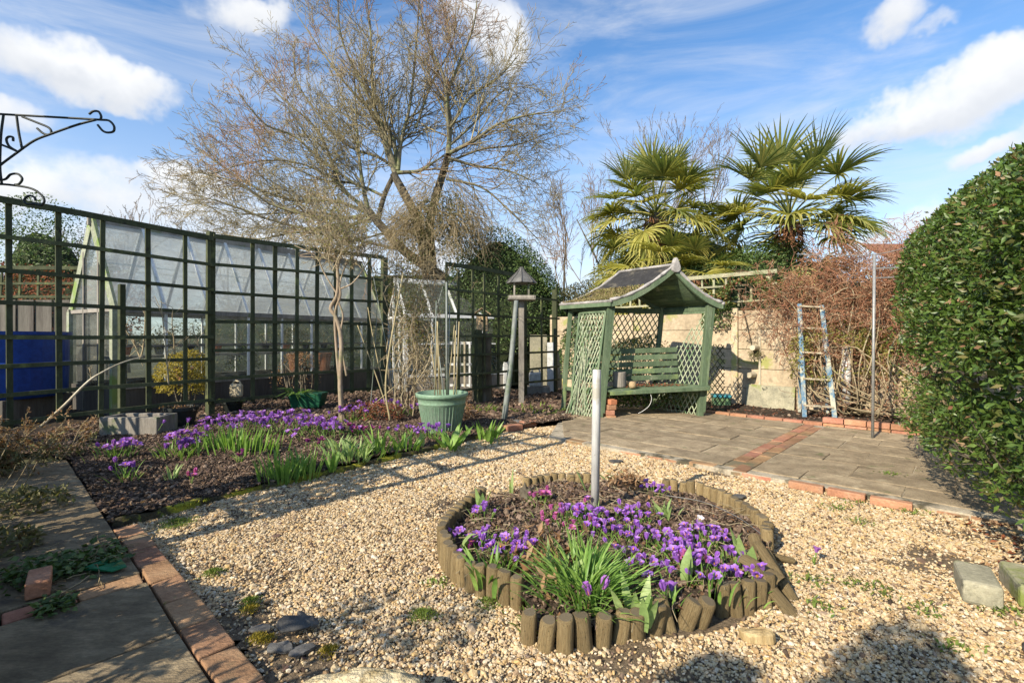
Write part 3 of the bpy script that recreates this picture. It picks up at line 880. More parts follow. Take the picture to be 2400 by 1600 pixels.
# mossy edge board between gravel and bed
edge = MB(); a, b = EDGE_A, EDGE_B
d = (b - a).normalized(); nrm_e = Vector((-d.y, d.x, 0)); k = 40
ed = empty('timber_edging', a, 'low mossy timber edging board between flower bed and gravel', 'edging')
V = []; Q = []
ns = 150
for i in range(ns + 1):
    t = i / ns; p = a + (b - a) * t + nrm_e * (.012 * math.sin(t * 9))
    hgt = .052 + .016 * mnoise.noise(Vector((t * 30, 0, 0)))
    w = .016 + .008 * mnoise.noise(Vector((t * 22, 4, 0)))
    for (o_, z) in ((-w, -.02), (-w, hgt * .8), (0, hgt), (w, hgt * .8), (w, -.02)):
        q = p + nrm_e * o_; V.append((q.x, q.y, z))
for i in range(ns):
    for j in range(4):
        Q.append((i*5+j, i*5+j+1, (i+1)*5+j+1, (i+1)*5+j))
edgem = M('mossy_board', [(.05, .045, .025), (.1, .08, .045)], 8, .95, 1, 90, patch=(.38, .36, .04), pscale=3.5, pthr=.52, patch2=(.2, .22, .04), p2scale=16, p2thr=.6, bdist=.02)
link('board', mesh_np('board', V, Q, edgem, True), None, ed)
# tufts of moss on it
g_ = np.random.default_rng(9)
t = g_.random(2600) ** 1.0; keep = np.array([mnoise.noise(Vector((x * 14, 2, 0))) > .12 for x in t]); t = t[keep]
c = np.array(a)[None] + (np.array(b) - np.array(a))[None] * t[:, None] + np.array(nrm_e)[None] * g_.normal(0, .018, len(t))[:, None]
c[:, 2] = .03 + g_.uniform(0, .012, len(t))
mo = leaf_obj('moss', c, g_.normal(size=(len(t), 3)) + np.array([0, 0, 1.5]), rand_dirs(len(t), g_), .018, .007,
              leafmat('moss_blade', [(.24, .28, .03), (.42, .40, .05), (.3, .33, .04)], .9, .3), ed)
mo['kind'] = 'stuff'

# soil left of the path
left_poly = [tuple(LP(-2.4, .6)[:2]), tuple(LP(.02, .6)[:2]), tuple(LP(.0, 1.9)[:2]), tuple(LP(-2.4, 3.0)[:2])]
tag(grid_sheet('soil_border', -7, -2, 1.2, 6.5, .07, lambda x, y: .03 + .03 * fbm(x, y, 3), MT['soil'], left_poly), kind='structure')
crumbs('border_mulch', left_poly, lambda x, y: .035 + .03 * fbm(x, y, 3), 9000, .012, MULCH, 15)


# ================================================================== trellis fences
def on_line(px, A, B):
    """point on ground line A->B seen at photo column px"""
    r = (px - 1200) / F
    t = (A[0] - A[1] * r) / ((B[1] - A[1]) * r - (B[0] - A[0]))
    return Vector((A[0] + (B[0] - A[0]) * t, A[1] + (B[1] - A[1]) * t, 0)), t


def wob(a): return random.uniform(-a, a)


def trellis(label, A, B, rails, ups, posts, mat, ztops, up_w=.05, rail_w=.042, up_range=None, cut=None, name='trellis_fence', rail_ext=(0, 0), thick=.02, light_side=None):
    A = Vector((A[0], A[1], 0)); B = Vector((B[0], B[1], 0)); d = Vector((B.x - A.x, B.y - A.y, 0)); Ln = d.length; d.normalize(); n = Vector((-d.y, d.x, 0))
    root = empty(name, (A.x, A.y, 0), label, 'trellis')
    for k, z in enumerate(rails):
        t1 = (cut[k] if cut and cut[k] is not None else 1.0)
        p0 = A - d * rail_ext[0]; p1 = A + d * (Ln * t1 + rail_ext[1] * (t1 == 1.0))
        w = .062 if k == 0 else rail_w
        m = MB(); q0 = p0 + Vector((0, 0, z + wob(.006))); q1 = p1 + Vector((0, 0, z + wob(.006)))
        # slightly sagging rail from three pieces
        qm = (q0 + q1) / 2 + Vector((0, 0, wob(.02))) + n * wob(.012)
        b = len(m.v)
        for q in (q0, qm, q1):
            for (sn, sz) in ((-1, -1), (1, -1), (1, 1), (-1, 1)):
                m.v.append(tuple(q + n * (sn * thick * .5) + Vector((0, 0, sz * w / 2))))
        for i in range(2):
            for j in range(4):
                j2 = (j + 1) % 4; m.f.append((b+i*4+j, b+i*4+j2, b+(i+1)*4+j2, b+(i+1)*4+j))
        m.f.append((b, b+1, b+2, b+3)); m.f.append((b+11, b+10, b+9, b+8))
        m.build('rail', mat, root)
    for (p, z0, z1) in ups:
        p = Vector((p[0], p[1], 0)) + n * (thick + .003) * (1)
        MB().bar(p + Vector((wob(.006), wob(.006), z0)), p + Vector((wob(.016), wob(.016), z1 + wob(.01))), up_w * random.uniform(.88, 1.1), thick, d).build('upright', mat, root)
    for (p, z1, w) in posts:
        p = Vector((p[0], p[1], 0)) + n * (thick * .5 + w / 2 + .026)
        o = MB().bar(p + Vector((0, 0, -.05)), p + Vector((wob(.008), wob(.008), z1)), w, w, d).build('post', mat, root, bevel=.006)
    return root


A1, B1 = (-5.25, 3.857), (-3.95, 6.40)
r1 = [2.40, 2.05, 1.73, 1.42, 1.11, .81, .53, .27]
ups = [(on_line(px, A1, B1)[0], .22, 2.385) for px in (25, 140, 240, 350, 437, 492)]

ups += [(Vector((-5.05, 4.25, 0)), .22, 2.385), (Vector((-5.22, 3.92, 0)), .22, 2.385)]
trellis('tall green square trellis panel nearest the blue tank, left of the thick post', A1, B1, r1, ups, [(B1, 2.50, .085), (on_line(297, A1, B1)[0] + Vector((-.12, .12, 0)), 1.72, .06)], MT['trellis'], 2.4)
A2, B2 = (-3.95, 6.40), (-2.17, 8.18)
r2 = [2.44, 2.06, 1.70, 1.31, .92, .55, .245]
ups = [(on_line(px, A2, B2)[0], .2, 2.42) for px in (594, 646, 697, 743, 789, 827, 866)]
trellis('green square trellis panel in front of the large greenhouse, purple flowers at its foot', A2, B2, r2, ups, [(on_line(906, A2, B2)[0], 2.46, .09)], MT['trellis'], 2.4, up_w=.055, rail_ext=(0, .0))
A3, B3 = (-.96, 7.0), (.9, 9.2)
r3 = [2.16, 1.80, 1.45, 1.12, .83, .54, .30]
ups = [(on_line(1047, A3, B3)[0], .1, 2.2)] + [(on_line(px, A3, B3)[0], .3, z) for px, z in ((1078, 2.1), (1111, 2.14), (1139, 2.12), (1171, 2.1), (1206, 1.78), (1273, 1.85), (1306, 2.1))]
tr3 = trellis('narrow-slatted trellis between the green flower pot and the arbour, dropping in height', A3, B3, r3, ups,
              [(on_line(1236, A3, B3)[0], 1.8, .10), (on_line(1308, A3, B3)[0], 2.0, .08), (on_line(1130, A3, B3)[0], 1.22, .1)], MT['trellis'], 2.1, up_w=.04, rail_w=.035,
              cut=[.55, None, None, None, None, None, None])

# small trellis on top of the far board fence (seen through the tall trellis)
fb = empty('board_fence', (-9.2, 8.2, 0), 'grey vertical board fence behind the blue tank', 'fence')
for k in range(34):
    x = -12.0 + k * .155; MB().box((x, 8.3 + .12 * (k % 2) * .2, .87), (.15, .02, 1.74)).build('board', MT['boards'], fb)
for z in (.5, 1.4): MB().box((-9.4, 8.345, z), (5.4, .04, .09)).build('rail', MT['boards'], fb)
ups = [(Vector((-12 + k * .32, 8.3, 0)), 1.76, 2.28) for k in range(17)]
trellis('low green trellis along the top of the grey board fence', (-12, 8.3), (-6.8, 8.3), [2.28, 2.02, 1.79], ups, [], MT['trellis'], 2.2, up_w=.035, rail_w=.04)


# ================================================================== greenhouses
def greenhouse(label, O, ang, Ln, W, eave, ridge, base, nb, frame, trim, roofglass, wallglass, basemat, bar=.03, board=.16):
    O = Vector((O[0], O[1], 0)); e1 = Vector((math.cos(ang), math.sin(ang), 0)); e2 = Vector((-e1.y, e1.x, 0)); Zu = Vector((0, 0, 1))
    def Q(a, b, z): return O + e1 * a + e2 * b + Zu * z
    root = empty('greenhouse', tuple(O), label, 'greenhouse')
    # base boards
    for (p, q) in ((Q(0, 0, 0), Q(Ln, 0, 0)), (Q(Ln, W, 0), Q(0, W, 0)), (Q(0, W, 0), Q(0, 0, 0)), (Q(Ln, 0, 0), Q(Ln, W, 0))):
        MB().bar(p + Zu * base / 2, q + Zu * base / 2, base, .03).build('base_panel', basemat, root)
    for b in (0, W):
        for a in (0, Ln):
            MB().bar(Q(a, b, 0), Q(a, b, eave), .085, .085, e1).build('corner_post', trim, root)
        MB().bar(Q(-.04, b, eave), Q(Ln + .04, b, eave), .07, .06).build('eave_plate', frame, root)
        MB().bar(Q(0, b, base), Q(Ln, b, base), .05, .06).build('sill', frame, root)
        MB().bar(Q(0, b, (base + eave) / 2 + .03), Q(Ln, b, (base + eave) / 2 + .03), .025, .03).build('mid_rail', frame, root)
    MB().bar(Q(-.05, W/2, ridge), Q(Ln + .05, W/2, ridge), board, .05).build('ridge_board', MT['greywood'] if frame is MT['greywood'] else trim, root)
    sl = Vector(Q(0, W/2, ridge) - Q(0, 0, eave))
    for a in (0, Ln):                      # gable ends
        for b in (0, W):
            MB().bar(Q(a, b, eave), Q(a, W/2, ridge), .13 if trim is not frame else .05, .035, e2).build('barge_board', trim, root)
        for b in (W * .33, W * .67):
            zt = eave + (ridge - eave) * (1 - abs(b - W/2) / (W/2))
            MB().bar(Q(a, b, 0), Q(a, b, zt), .04, .04, e2).build('mullion', frame, root)
        MB().bar(Q(a, 0, eave), Q(a, W, eave), .05, .04).build('tie_bar', frame, root)
        for (b0, b1) in ((.04, W * .33), (W * .33, W * .67), (W * .67, W - .04)):
            m = MB(); pts = [Q(a, b0 + .02, base), Q(a, b1 - .02, base), Q(a, b1 - .02, eave - .03), Q(a, b0 + .02, eave - .03)]
            m.poly(pts).build('pane', wallglass, root)
            zt = lambda b: eave + (ridge - eave) * (1 - abs(b - W/2) / (W/2)) - .04
            cs = [Q(a, b0 + .02, eave + .03)] + ([Q(a, b0 + .02, zt(b0 + .02))] if zt(b0 + .02) > eave + .04 else [])
            if b0 < W/2 < b1: cs.append(Q(a, W/2, ridge - .05))
            cs += ([Q(a, b1 - .02, zt(b1 - .02))] if zt(b1 - .02) > eave + .04 else []) + [Q(a, b1 - .02, eave + .03)]
            if len(cs) >= 3: MB().poly(cs).build('pane', wallglass, root)
    for side in (0, 1):
        b = 0 if side == 0 else W
        nn = (e2 * (-1 if side == 0 else 1))
        for k in range(nb + 1):
            a = Ln * k / nb
            if 0 < k < nb:
                MB().bar(Q(a, b, eave), Q(a, W/2, ridge), bar * 1.5, .03, e1).build('rafter', MT['whitemetal'], root)
                MB().bar(Q(a, b, base), Q(a, b, eave), bar, .03, e1).build('glazing_bar', MT['whitemetal'], root)
            if k < nb:
                a0, a1 = a + .02, Ln * (k + 1) / nb - .02
                lift = Zu * .012
                # two lapped panes on the slope
                p = lambda t: Q(0, b + (W/2 - b) * t, eave + (ridge - eave) * t)
                for (t0, t1, dz) in ((.01, .52, .02), (.5, .97, .012)):
                    x0, x1 = p(t0) + nn * dz, p(t1) + nn * dz
                    MB().poly([x0 + e1 * a0, x0 + e1 * a1, x1 + e1 * a1, x1 + e1 * a0]).build('pane', roofglass, root)
                zmid = (base + eave) / 2 + .03
                MB().poly([Q(a0, b, base + .03), Q(a1, b, base + .03), Q(a1, b, zmid - .014), Q(a0, b, zmid - .014)]).build('pane', wallglass, root)
                MB().poly([Q(a0, b, zmid + .014), Q(a1, b, zmid + .014), Q(a1, b, eave - .04), Q(a0, b, eave - .04)]).build('pane', wallglass, root)
    return root, Q


gh1, QG = greenhouse('long weathered greenhouse with lime-washed roof panes behind the tall green trellis', (-5.3, 6.45), math.atan2(.87, .5), 4.9, 1.4, 1.47, 2.75, .42, 8,
                     MT['greywood'], MT['palegreen'], GL_ROOF, GL_WALL, MT['boards'])
MB().box(QG(2.4, .95, .8), (4.4, .55, .04), math.atan2(.87, .5)).build('staging', MT['greywood'], gh1)
for a in (.4, 1.6, 2.8, 4.0):
    MB().bar(QG(a, .75, 0), QG(a, .75, .78), .05, .05).build('staging_leg', MT['greywood'], gh1)
gh2, QH = greenhouse('small white-framed greenhouse behind the far trellis and twiggy climber', (-2.05, 9.3), math.atan2(.42, .9), 2.1, 1.7, 1.52, 2.28, .35, 4,
                     MT['whitemetal'], MT['whitemetal'], GL_WALL, GL_WALL, MT['greywood'], bar=.03, board=.10)


# ================================================================== wall, kerb
WA = Vector((3.43, 7.8, 0)); WD = Vector((1.6, -1.43, 0)).normalized(); WN = Vector((-WD.y, WD.x, 0))   # WN points away from the garden


def WQ(s, n, z): return WA + WD * s + WN * n + Vector((0, 0, z))


wall = empty('garden_wall', WQ(-3, 0, 0), 'cream concrete panel wall of stacked planks between slotted posts', 'wall')
xs = [-3.45, -1.65, .16, 1.95, 3.75, 5.5]
for k in range(len(xs) - 1):
    z = 0
    for j in range(5):
        hgt = .304
        if k == 0: hgt = .304
        MB().quadbox([WQ(xs[k] + .055, -.02, z + .004), WQ(xs[k+1] - .055, -.02, z + .004), WQ(xs[k+1] - .055, .025, z + .004), WQ(xs[k] + .055, .025, z + .004),
                      WQ(xs[k] + .055, -.022 + wob(.004), z + hgt - .004), WQ(xs[k+1] - .055, -.022 + wob(.004), z + hgt - .004), WQ(xs[k+1] - .055, .025, z + hgt - .004), WQ(xs[k] + .055, .025, z + hgt - .004)]
                     ).build('plank', MT['concrete'], wall, bevel=.005)
        z += hgt
for x in xs:
    MB().bar(WQ(x, 0, 0), WQ(x, 0, 1.56), .10, .09, WD).build('post', MT['concrete'], wall, bevel=.01)
# thin cover battens as in the photograph
for x in (.53,):
    MB().bar(WQ(x, -.035, 0), WQ(x, -.035, 1.1), .03, .02, WD).build('batten', MT['palewood'], wall)

kerb = empty('brick_kerb', LQ(-1.2, 2.8), 'low red brick kerb along the back of the patio', 'kerb')
for course in range(2):
    u = (-1.35 if course == 0 else .05)
    off = 0 if course == 0 else -.11
    u += off
    while u < 2.9:
        if not (course == 1 and u < -.05):
            w = MB().quadbox([LQ(u + .004, 2.76, .01 + course * .068), LQ(u + .212, 2.76, .01 + course * .068), LQ(u + .212, 2.86, .01 + course * .068), LQ(u + .004, 2.86, .01 + course * .068),
                              LQ(u + .004, 2.76, .072 + course * .068), LQ(u + .212, 2.76, .072 + course * .068), LQ(u + .212, 2.86, .072 + course * .068), LQ(u + .004, 2.86, .072 + course * .068)])
            w.build('brick', MT['brick'], kerb, bevel=.006)
        u += .216
# planting strip behind the kerb
strip_poly = [tuple(LQ(-1.5, 2.86)[:2]), tuple(LQ(3.2, 2.86)[:2]), tuple(WQ(5.5, 0, 0)[:2]), tuple(WQ(-3.6, 0, 0)[:2]), (1.3, 7.6), tuple(LQ(-2.6, 2.7)[:2])]
tag(grid_sheet('planting_strip', .6, 8, 3, 10.6, .08, lambda x, y: .045 + .02 * fbm(x, y, 4), MT['soil'], strip_poly), kind='structure')
litter('strip_litter', strip_poly, lambda x, y: .05 + .02 * fbm(x, y, 4), 2600, .04, LF['rust'], 33)
crumbs('strip_mulch', strip_poly, lambda x, y: .045 + .02 * fbm(x, y, 4), 6000, .014, MULCH, 34)

# trellis on the wall top with its planting
ups = [(WQ(-1.9 + k * .19, .05, 0), 1.6, 2.10) for k in range(13)]
trellis('pale square trellis raised above the cream wall behind the arbour', WQ(-2.3, .05, 0), WQ(.75, .05, 0), [2.10, 1.92, 1.66], ups,
        [(WQ(.62, .05, 0), 2.14, .07), (WQ(-.8, .05, 0), 2.14, .06)], MT['trellis_pale'], 2.1, up_w=.032, rail_w=.03)


# ================================================================== arbour
def build_arbour():
    root = empty('garden_arbour', (1.9, 6.7, 0), 'green lattice arbour seat under a swept pagoda roof, leaning to one side', 'arbour')
    UA = Vector((1.0, .06, 0)).normalized(); DA = Vector((-.45, .62, 0)); Z = Vector((0, 0, 1))
    fl_b, fl_t = Vector((1.16, 6.42, 0)), Vector((1.31, 6.45, 1.56))
    fr_b, fr_t = Vector((2.52, 6.50, 0)), Vector((2.67, 6.54, 1.54))
    bl_b, bl_t = fl_b + DA + Vector((.03, 0, 0)), fl_t + DA
    br_b, br_t = fr_b + DA + Vector((.0, .02, 0)), fr_t + DA
    A = MT['arbour']
    for (b, t, w) in ((fl_b, fl_t, .075), (fr_b, fr_t, .075), (bl_b, bl_t, .06), (br_b, br_t, .06)):
        MB().bar(b, t, w, w, UA).build('post', A, root, bevel=.006)
    for (b, t) in ((fl_b, fl_t), (fr_b, fr_t)):     # facing strip on the front posts
        MB().bar(b + Vector((.05, -.03, .1)), t + Vector((.05, -.03, -.02)), .022, .03, UA).build('post_moulding', A, root)
    # roof: swept profile, from left eave over the ridge to right eave
    peak_f = Vector((2.14, 6.46, 2.02)); le = Vector((1.27, 6.38, 1.555)); re = Vector((2.80, 6.50, 1.53))
    def prof(e, t):   # t 0 at eave, 1 at peak; hollow curve
        x = e + (peak_f - e) * t
        x = Vector(x); x.z = e.z + (peak_f.z - e.z) * (t ** 1.5 * .8 + t * .2) - .02 * math.sin(t * math.pi)
        return x
    D2 = DA * 1.12 - Vector((.03, .03, 0))
    off_b = lambda t: Z * 0
    NSEG = 10
    for side, e in ((0, le), (1, re)):
        # underside boards run front to back following the curve
        for i in range(NSEG):
            a, b = prof(e, i / NSEG), prof(e, (i + 1) / NSEG)
            g1 = (b - a) * .03
            nr = (b - a).cross(D2).normalized(); nr = nr if nr.z > 0 else -nr
            m = MB().quadbox([a + g1, b - g1, b - g1 + D2, a + g1 + D2, a + g1 + nr * .014, b - g1 + nr * .014, b - g1 + D2 + nr * .014, a + g1 + D2 + nr * .014])
            m.build('roof_board', A, root)
        # felt skin
        m = MB(); V0 = len(m.v)
        i0 = 0
        for i in range(NSEG + 1):
            t = i / NSEG; a = prof(e, t) + Z * .022
            m.v += [tuple(a - D2.normalized() * .01), tuple(a + D2 * 1.02)]
            m.v += [tuple(a - D2.normalized() * .01 + Z * .012), tuple(a + D2 * 1.02 + Z * .012)]
        for i in range(NSEG):
            q = i * 4; m.f += [(q, q+4, q+5, q+1), (q+2, q+3, q+7, q+6), (q, q+2, q+6, q+4), (q+1, q+5, q+7, q+3)]
        m.f += [(0, 1, 3, 2), (NSEG*4, NSEG*4+2, NSEG*4+3, NSEG*4+1)]
        m.build('roof_felt', MT['felt'], root)
        # fascia (green) and the worn grey roll above it, front and back
        for (dd, nm) in ((-D2.normalized() * .03, 'front'), (D2 * 1.0 + D2.normalized() * .03, 'back')):
            for i in range(12):
                a, b = prof(e, i / 12) + dd, prof(e, (i + 1) / 12) + dd
                if i == 0: V_ = []
                V_.append((a, b))
            m = MB()
            for i, (a, b) in enumerate(V_):
                m.quadbox([a - Z*.055 - D2.normalized()*.012, b - Z*.055 - D2.normalized()*.012, b - Z*.055 + D2.normalized()*.012, a - Z*.055 + D2.normalized()*.012,
                           a + Z*.02 - D2.normalized()*.012, b + Z*.02 - D2.normalized()*.012, b + Z*.02 + D2.normalized()*.012, a + Z*.02 + D2.normalized()*.012])
            m.build('fascia', A, root)
            pts = [prof(e, i / 12) + dd + Z * .038 for i in range(13)]
            MB().tube(pts, [.021 + .006 * math.sin(i * 2.1) for i in range(13)], 8).build('edge_roll', MT['lead'], root, smooth=True)
        MB().bar(e + Z * -.02 - D2.normalized() * .05, e + D2 * 1.05 + Z * -.02, .055, .03).build('eave_board', A, root)
        MB().tube([e + Z * .02 - D2.normalized() * .06, e + D2 * 1.06 + Z * .02], .022, 8).build('edge_roll', MT['lead'], root, smooth=True)
    ff = -D2.normalized() * .05
    m = MB()
    c = peak_f + ff + Z * .045
    V = [(-.05, -.08), (-.055, -.035), (-.036, .02), (-.018, .07), (0, .095), (.018, .07), (.036, .02), (.055, -.035), (.05, -.08), (.02, -.105), (-.02, -.105)]
    dn = D2.normalized()
    b = len(m.v)
    m.v += [tuple(c + UA * x + Z * z - dn * .025) for x, z in V] + [tuple(c + UA * x + Z * z + dn * .025) for x, z in V]
    nV = len(V); m.f.append(tuple(range(nV))); m.f.append(tuple(reversed(range(nV, 2*nV))))
    for i in range(nV): j = (i+1) % nV; m.f.append((i, nV+i, nV+j, j))
    m.build('finial', MT['lead'], root, bevel=.008)
    MB().tube([peak_f + Z * .045 - dn * .02, peak_f + D2 * 1.04 + Z * .045], .02, 8).build('ridge_roll', MT['lead'], root, smooth=True)
    # moss and debris on the left slope
    g = np.random.default_rng(4); n = 3400
    t = g.random(n) ** 1.1 * .56; dv = g.random(n)
    keep = np.array([mnoise.noise(Vector((a * 7, b * 3, 1))) > -.32 for a, b in zip(t, dv)]); t, dv = t[keep], dv[keep]
    pts = np.array([list(prof(le, a) + D2 * float(b) + Z * .04) for a, b in zip(t, dv)])
    o = leaf_obj('moss', pts, g.normal(size=(len(pts), 3)) + np.array([0, 0, .8]), rand_dirs(len(pts), g), .035, .02,
                 leafmat('roof_moss', [(.3, .22, .12), (.24, .2, .08), (.36, .3, .16), (.2, .22, .05)], .95, .2), root); o['kind'] = 'stuff'
    # lattice panels
    def lattice(nm, c00, c10, c11, c01, Wd, Hd, mat, sp=.078, ang=58, w=.013, clipf=None, frame=True, thick=.006):
        """diamond lattice in the quad (c00 bottom-left ... c01 top-left)"""
        pan = empty(nm, tuple(c00)); pan.parent = root; pan.location = Vector(c00) - world_loc(root)
        bil = lambda s, t: Vector(c00) * (1-s) * (1-t) + Vector(c10) * s * (1-t) + Vector(c11) * s * t + Vector(c01) * (1-s) * t
        ta = math.tan(R(ang)); nrm_p = (Vector(c10) - Vector(c00)).cross(Vector(c01) - Vector(c00)).normalized()
        for sgn in (1, -1):
            x0 = -Hd / ta if sgn > 0 else 0
            x1 = Wd if sgn > 0 else Wd + Hd / ta
            x = x0 + sp * .5
            while x < x1:
                pts = []
                for k in range(41):
                    y = Hd * k / 40; xx = x + sgn * y / ta
                    if 0 <= xx <= Wd and (clipf is None or clipf(xx / Wd, y / Hd)): pts.append((xx, y))
                if len(pts) > 2:
                    a = bil(pts[0][0] / Wd, pts[0][1] / Hd); b = bil(pts[-1][0] / Wd, pts[-1][1] / Hd)
                    o = nrm_p * (.004 * sgn)
                    MB().bar(a + o, b + o, w, thick, (b - a).cross(nrm_p)).build('slat', mat, pan)
                x += sp
        if frame:
            for (a, b) in ((c00, c10), (c10, c11), (c11, c01), (c01, c00)):
                MB().bar(a, b, .03, .022, nrm_p.cross(Vector(b) - Vector(a))).build('frame', A, pan)
        return pan
    # back
    lattice('back_lattice', bl_b + Z * .5, br_b + Z * .5, br_t - Z * .08, bl_t - Z * .08, 1.38, 1.0, MT['arbour'], .085)
    # left side, splayed outwards at the foot
    sl0 = Vector((.80, 6.66, .02)); sl1 = Vector((1.06, 6.40, .02))
    lattice('side_lattice', sl0, sl1, fl_t + Vector((-.06, 0, -.12)), fl_t + DA * .72 + Vector((-.02, 0, -.12)), .62, 1.44, MT['arbour_pale'], .075, 62, .012)
    # loose laths of the broken panel, fanned out
    for k in range(9):
        a = Vector((.72 + k * .035, 6.62 - k * .02, .01)); b = Vector((1.02 + wob(.08), 6.62, .8 + k * .06))
        MB().bar(a, b, .012, .006, UA).build('loose_lath', MT['arbour_pale'], root)
    # right side, with a swept front edge
    pr0, pr1 = fr_b + DA * .98, fr_b + DA * .02
    lattice('side_lattice', pr0 + Z * .02, pr1 + Z * .02, fr_t + DA * .02 - Z * .1, fr_t + DA * .98 - Z * .1, .75, 1.42, MT['arbour_pale'], .075, 62, .012,
            clipf=lambda s, t: t < .34 or t < .42 + .62 * s)
    # bench
    s0 = Vector((1.28, 6.36, .385)); s1 = Vector((2.62, 6.44, .445))
    sd_ = DA * .66
    for k in range(5):
        a = s0 + sd_ * (k / 5); b = s1 + sd_ * (k / 5)
        MB().bar(a, b, .085, .022, sd_).build('seat_slat', A, root, bevel=.004)
    MB().bar(s0 + Vector((0, -.05, -.02)), s1 + Vector((0, -.05, -.02)), .05, .025).build('seat_rail', A, root, bevel=.004)
    for k in range(5):
        z = .12 + k * .095
        a = s0 + sd_ * (.92 + .015 * k) + Z * z; b = s1 + sd_ * (.92 + .015 * k) + Z * (z - .02)
        MB().bar(a, b, .07, .018).build('back_slat', A, root, bevel=.004)
    for (p, q) in ((fl_b, bl_b), (fr_b, br_b)):
        MB().bar(p + Z * .36 + UA * .03, q + Z * .36 + UA * .03, .05, .03).build('seat_bearer', A, root)
    MB().bar(bl_t - Z * .05, br_t - Z * .05, .06, .03).build('top_rail', A, root)
    MB().bar(fl_t - Z * .06, bl_t - Z * .06, .05, .03).build('top_rail', A, root)
    MB().bar(fr_t - Z * .06, br_t - Z * .06, .05, .03).build('top_rail', A, root)
    return root, lattice


arb, lattice_fn = build_arbour()
tag(leaf_obj('seat_litter', np.array([list(Vector((1.5, 6.5, .43)) + Vector((g_.uniform(0, .85), g_.uniform(0, .2), g_.uniform(0, .03)))) for _ in range(260)]),
             g_.normal(size=(260, 3)) * [1, 1, .3], np.array([[0, 0, 1.0]] * 260) + g_.normal(size=(260, 3)) * .4, .035, .022, LF['rust']), kind='stuff')
# tin and cushion left on the bench
t = MB().lathe([(0, 0), (.085, 0), (.09, .01), (.09, .2), (.083, .205), (0, .205)], (1.47, 6.62, .42), 20).build('tin', MT['greywood'], None, smooth=False)
tag(t, 'grey metal tin standing at the left end of the arbour seat', 'tin')
t = MB().lathe([(0, 0), (.04, 0), (.05, .03), (.045, .075), (.02, .09), (0, .09)], (1.60, 6.42, .425), 14).build('clay_pot', MT['pinkskin'], None, smooth=True)
tag(t, 'small tan clay pot at the front of the arbour seat', 'pot')
t = MB().tube(spline([(1.80, 6.37, .40), (1.83, 6.34, .30), (1.80, 6.35, .2), (1.72, 6.36, .13), (1.66, 6.36, .10)], 16), .004, 6).build('cord', MT['whitepipe'], None, smooth=True)
tag(t, 'thin white cord hanging below the arbour seat', 'cord')

# spare lattice sheet between arbour and wall
sp = empty('lattice_sheet', (2.9, 6.9, 0), 'loose diamond lattice sheet standing right of the arbour post', 'lattice')
c00, c10 = Vector((2.80, 6.95, .02)), Vector((3.02, 6.86, .02)); hh = 1.0
Wd, Hd, ta = .24, .98, math.tan(R(55))
for sgn in (1, -1):
    x = (-Hd / ta if sgn > 0 else 0) + .03
    while x < (Wd if sgn > 0 else Wd + Hd / ta):
        pts = [(x + sgn * Hd * k / 60 / ta, Hd * k / 60) for k in range(61)]
        pts = [q for q in pts if 0 <= q[0] <= Wd]
        if len(pts) > 2:
            f = lambda q: c00 + (c10 - c00) * (q[0] / Wd) + Vector((0, 0, q[1]))
            n_ = (c10 - c00).cross(Vector((0, 0, 1))).normalized()
            MB().bar(f(pts[0]) + n_ * .004 * sgn, f(pts[-1]) + n_ * .004 * sgn, .013, .006, (f(pts[-1]) - f(pts[0])).cross(n_)).build('slat', MT['trellis'], sp)
        x += .07


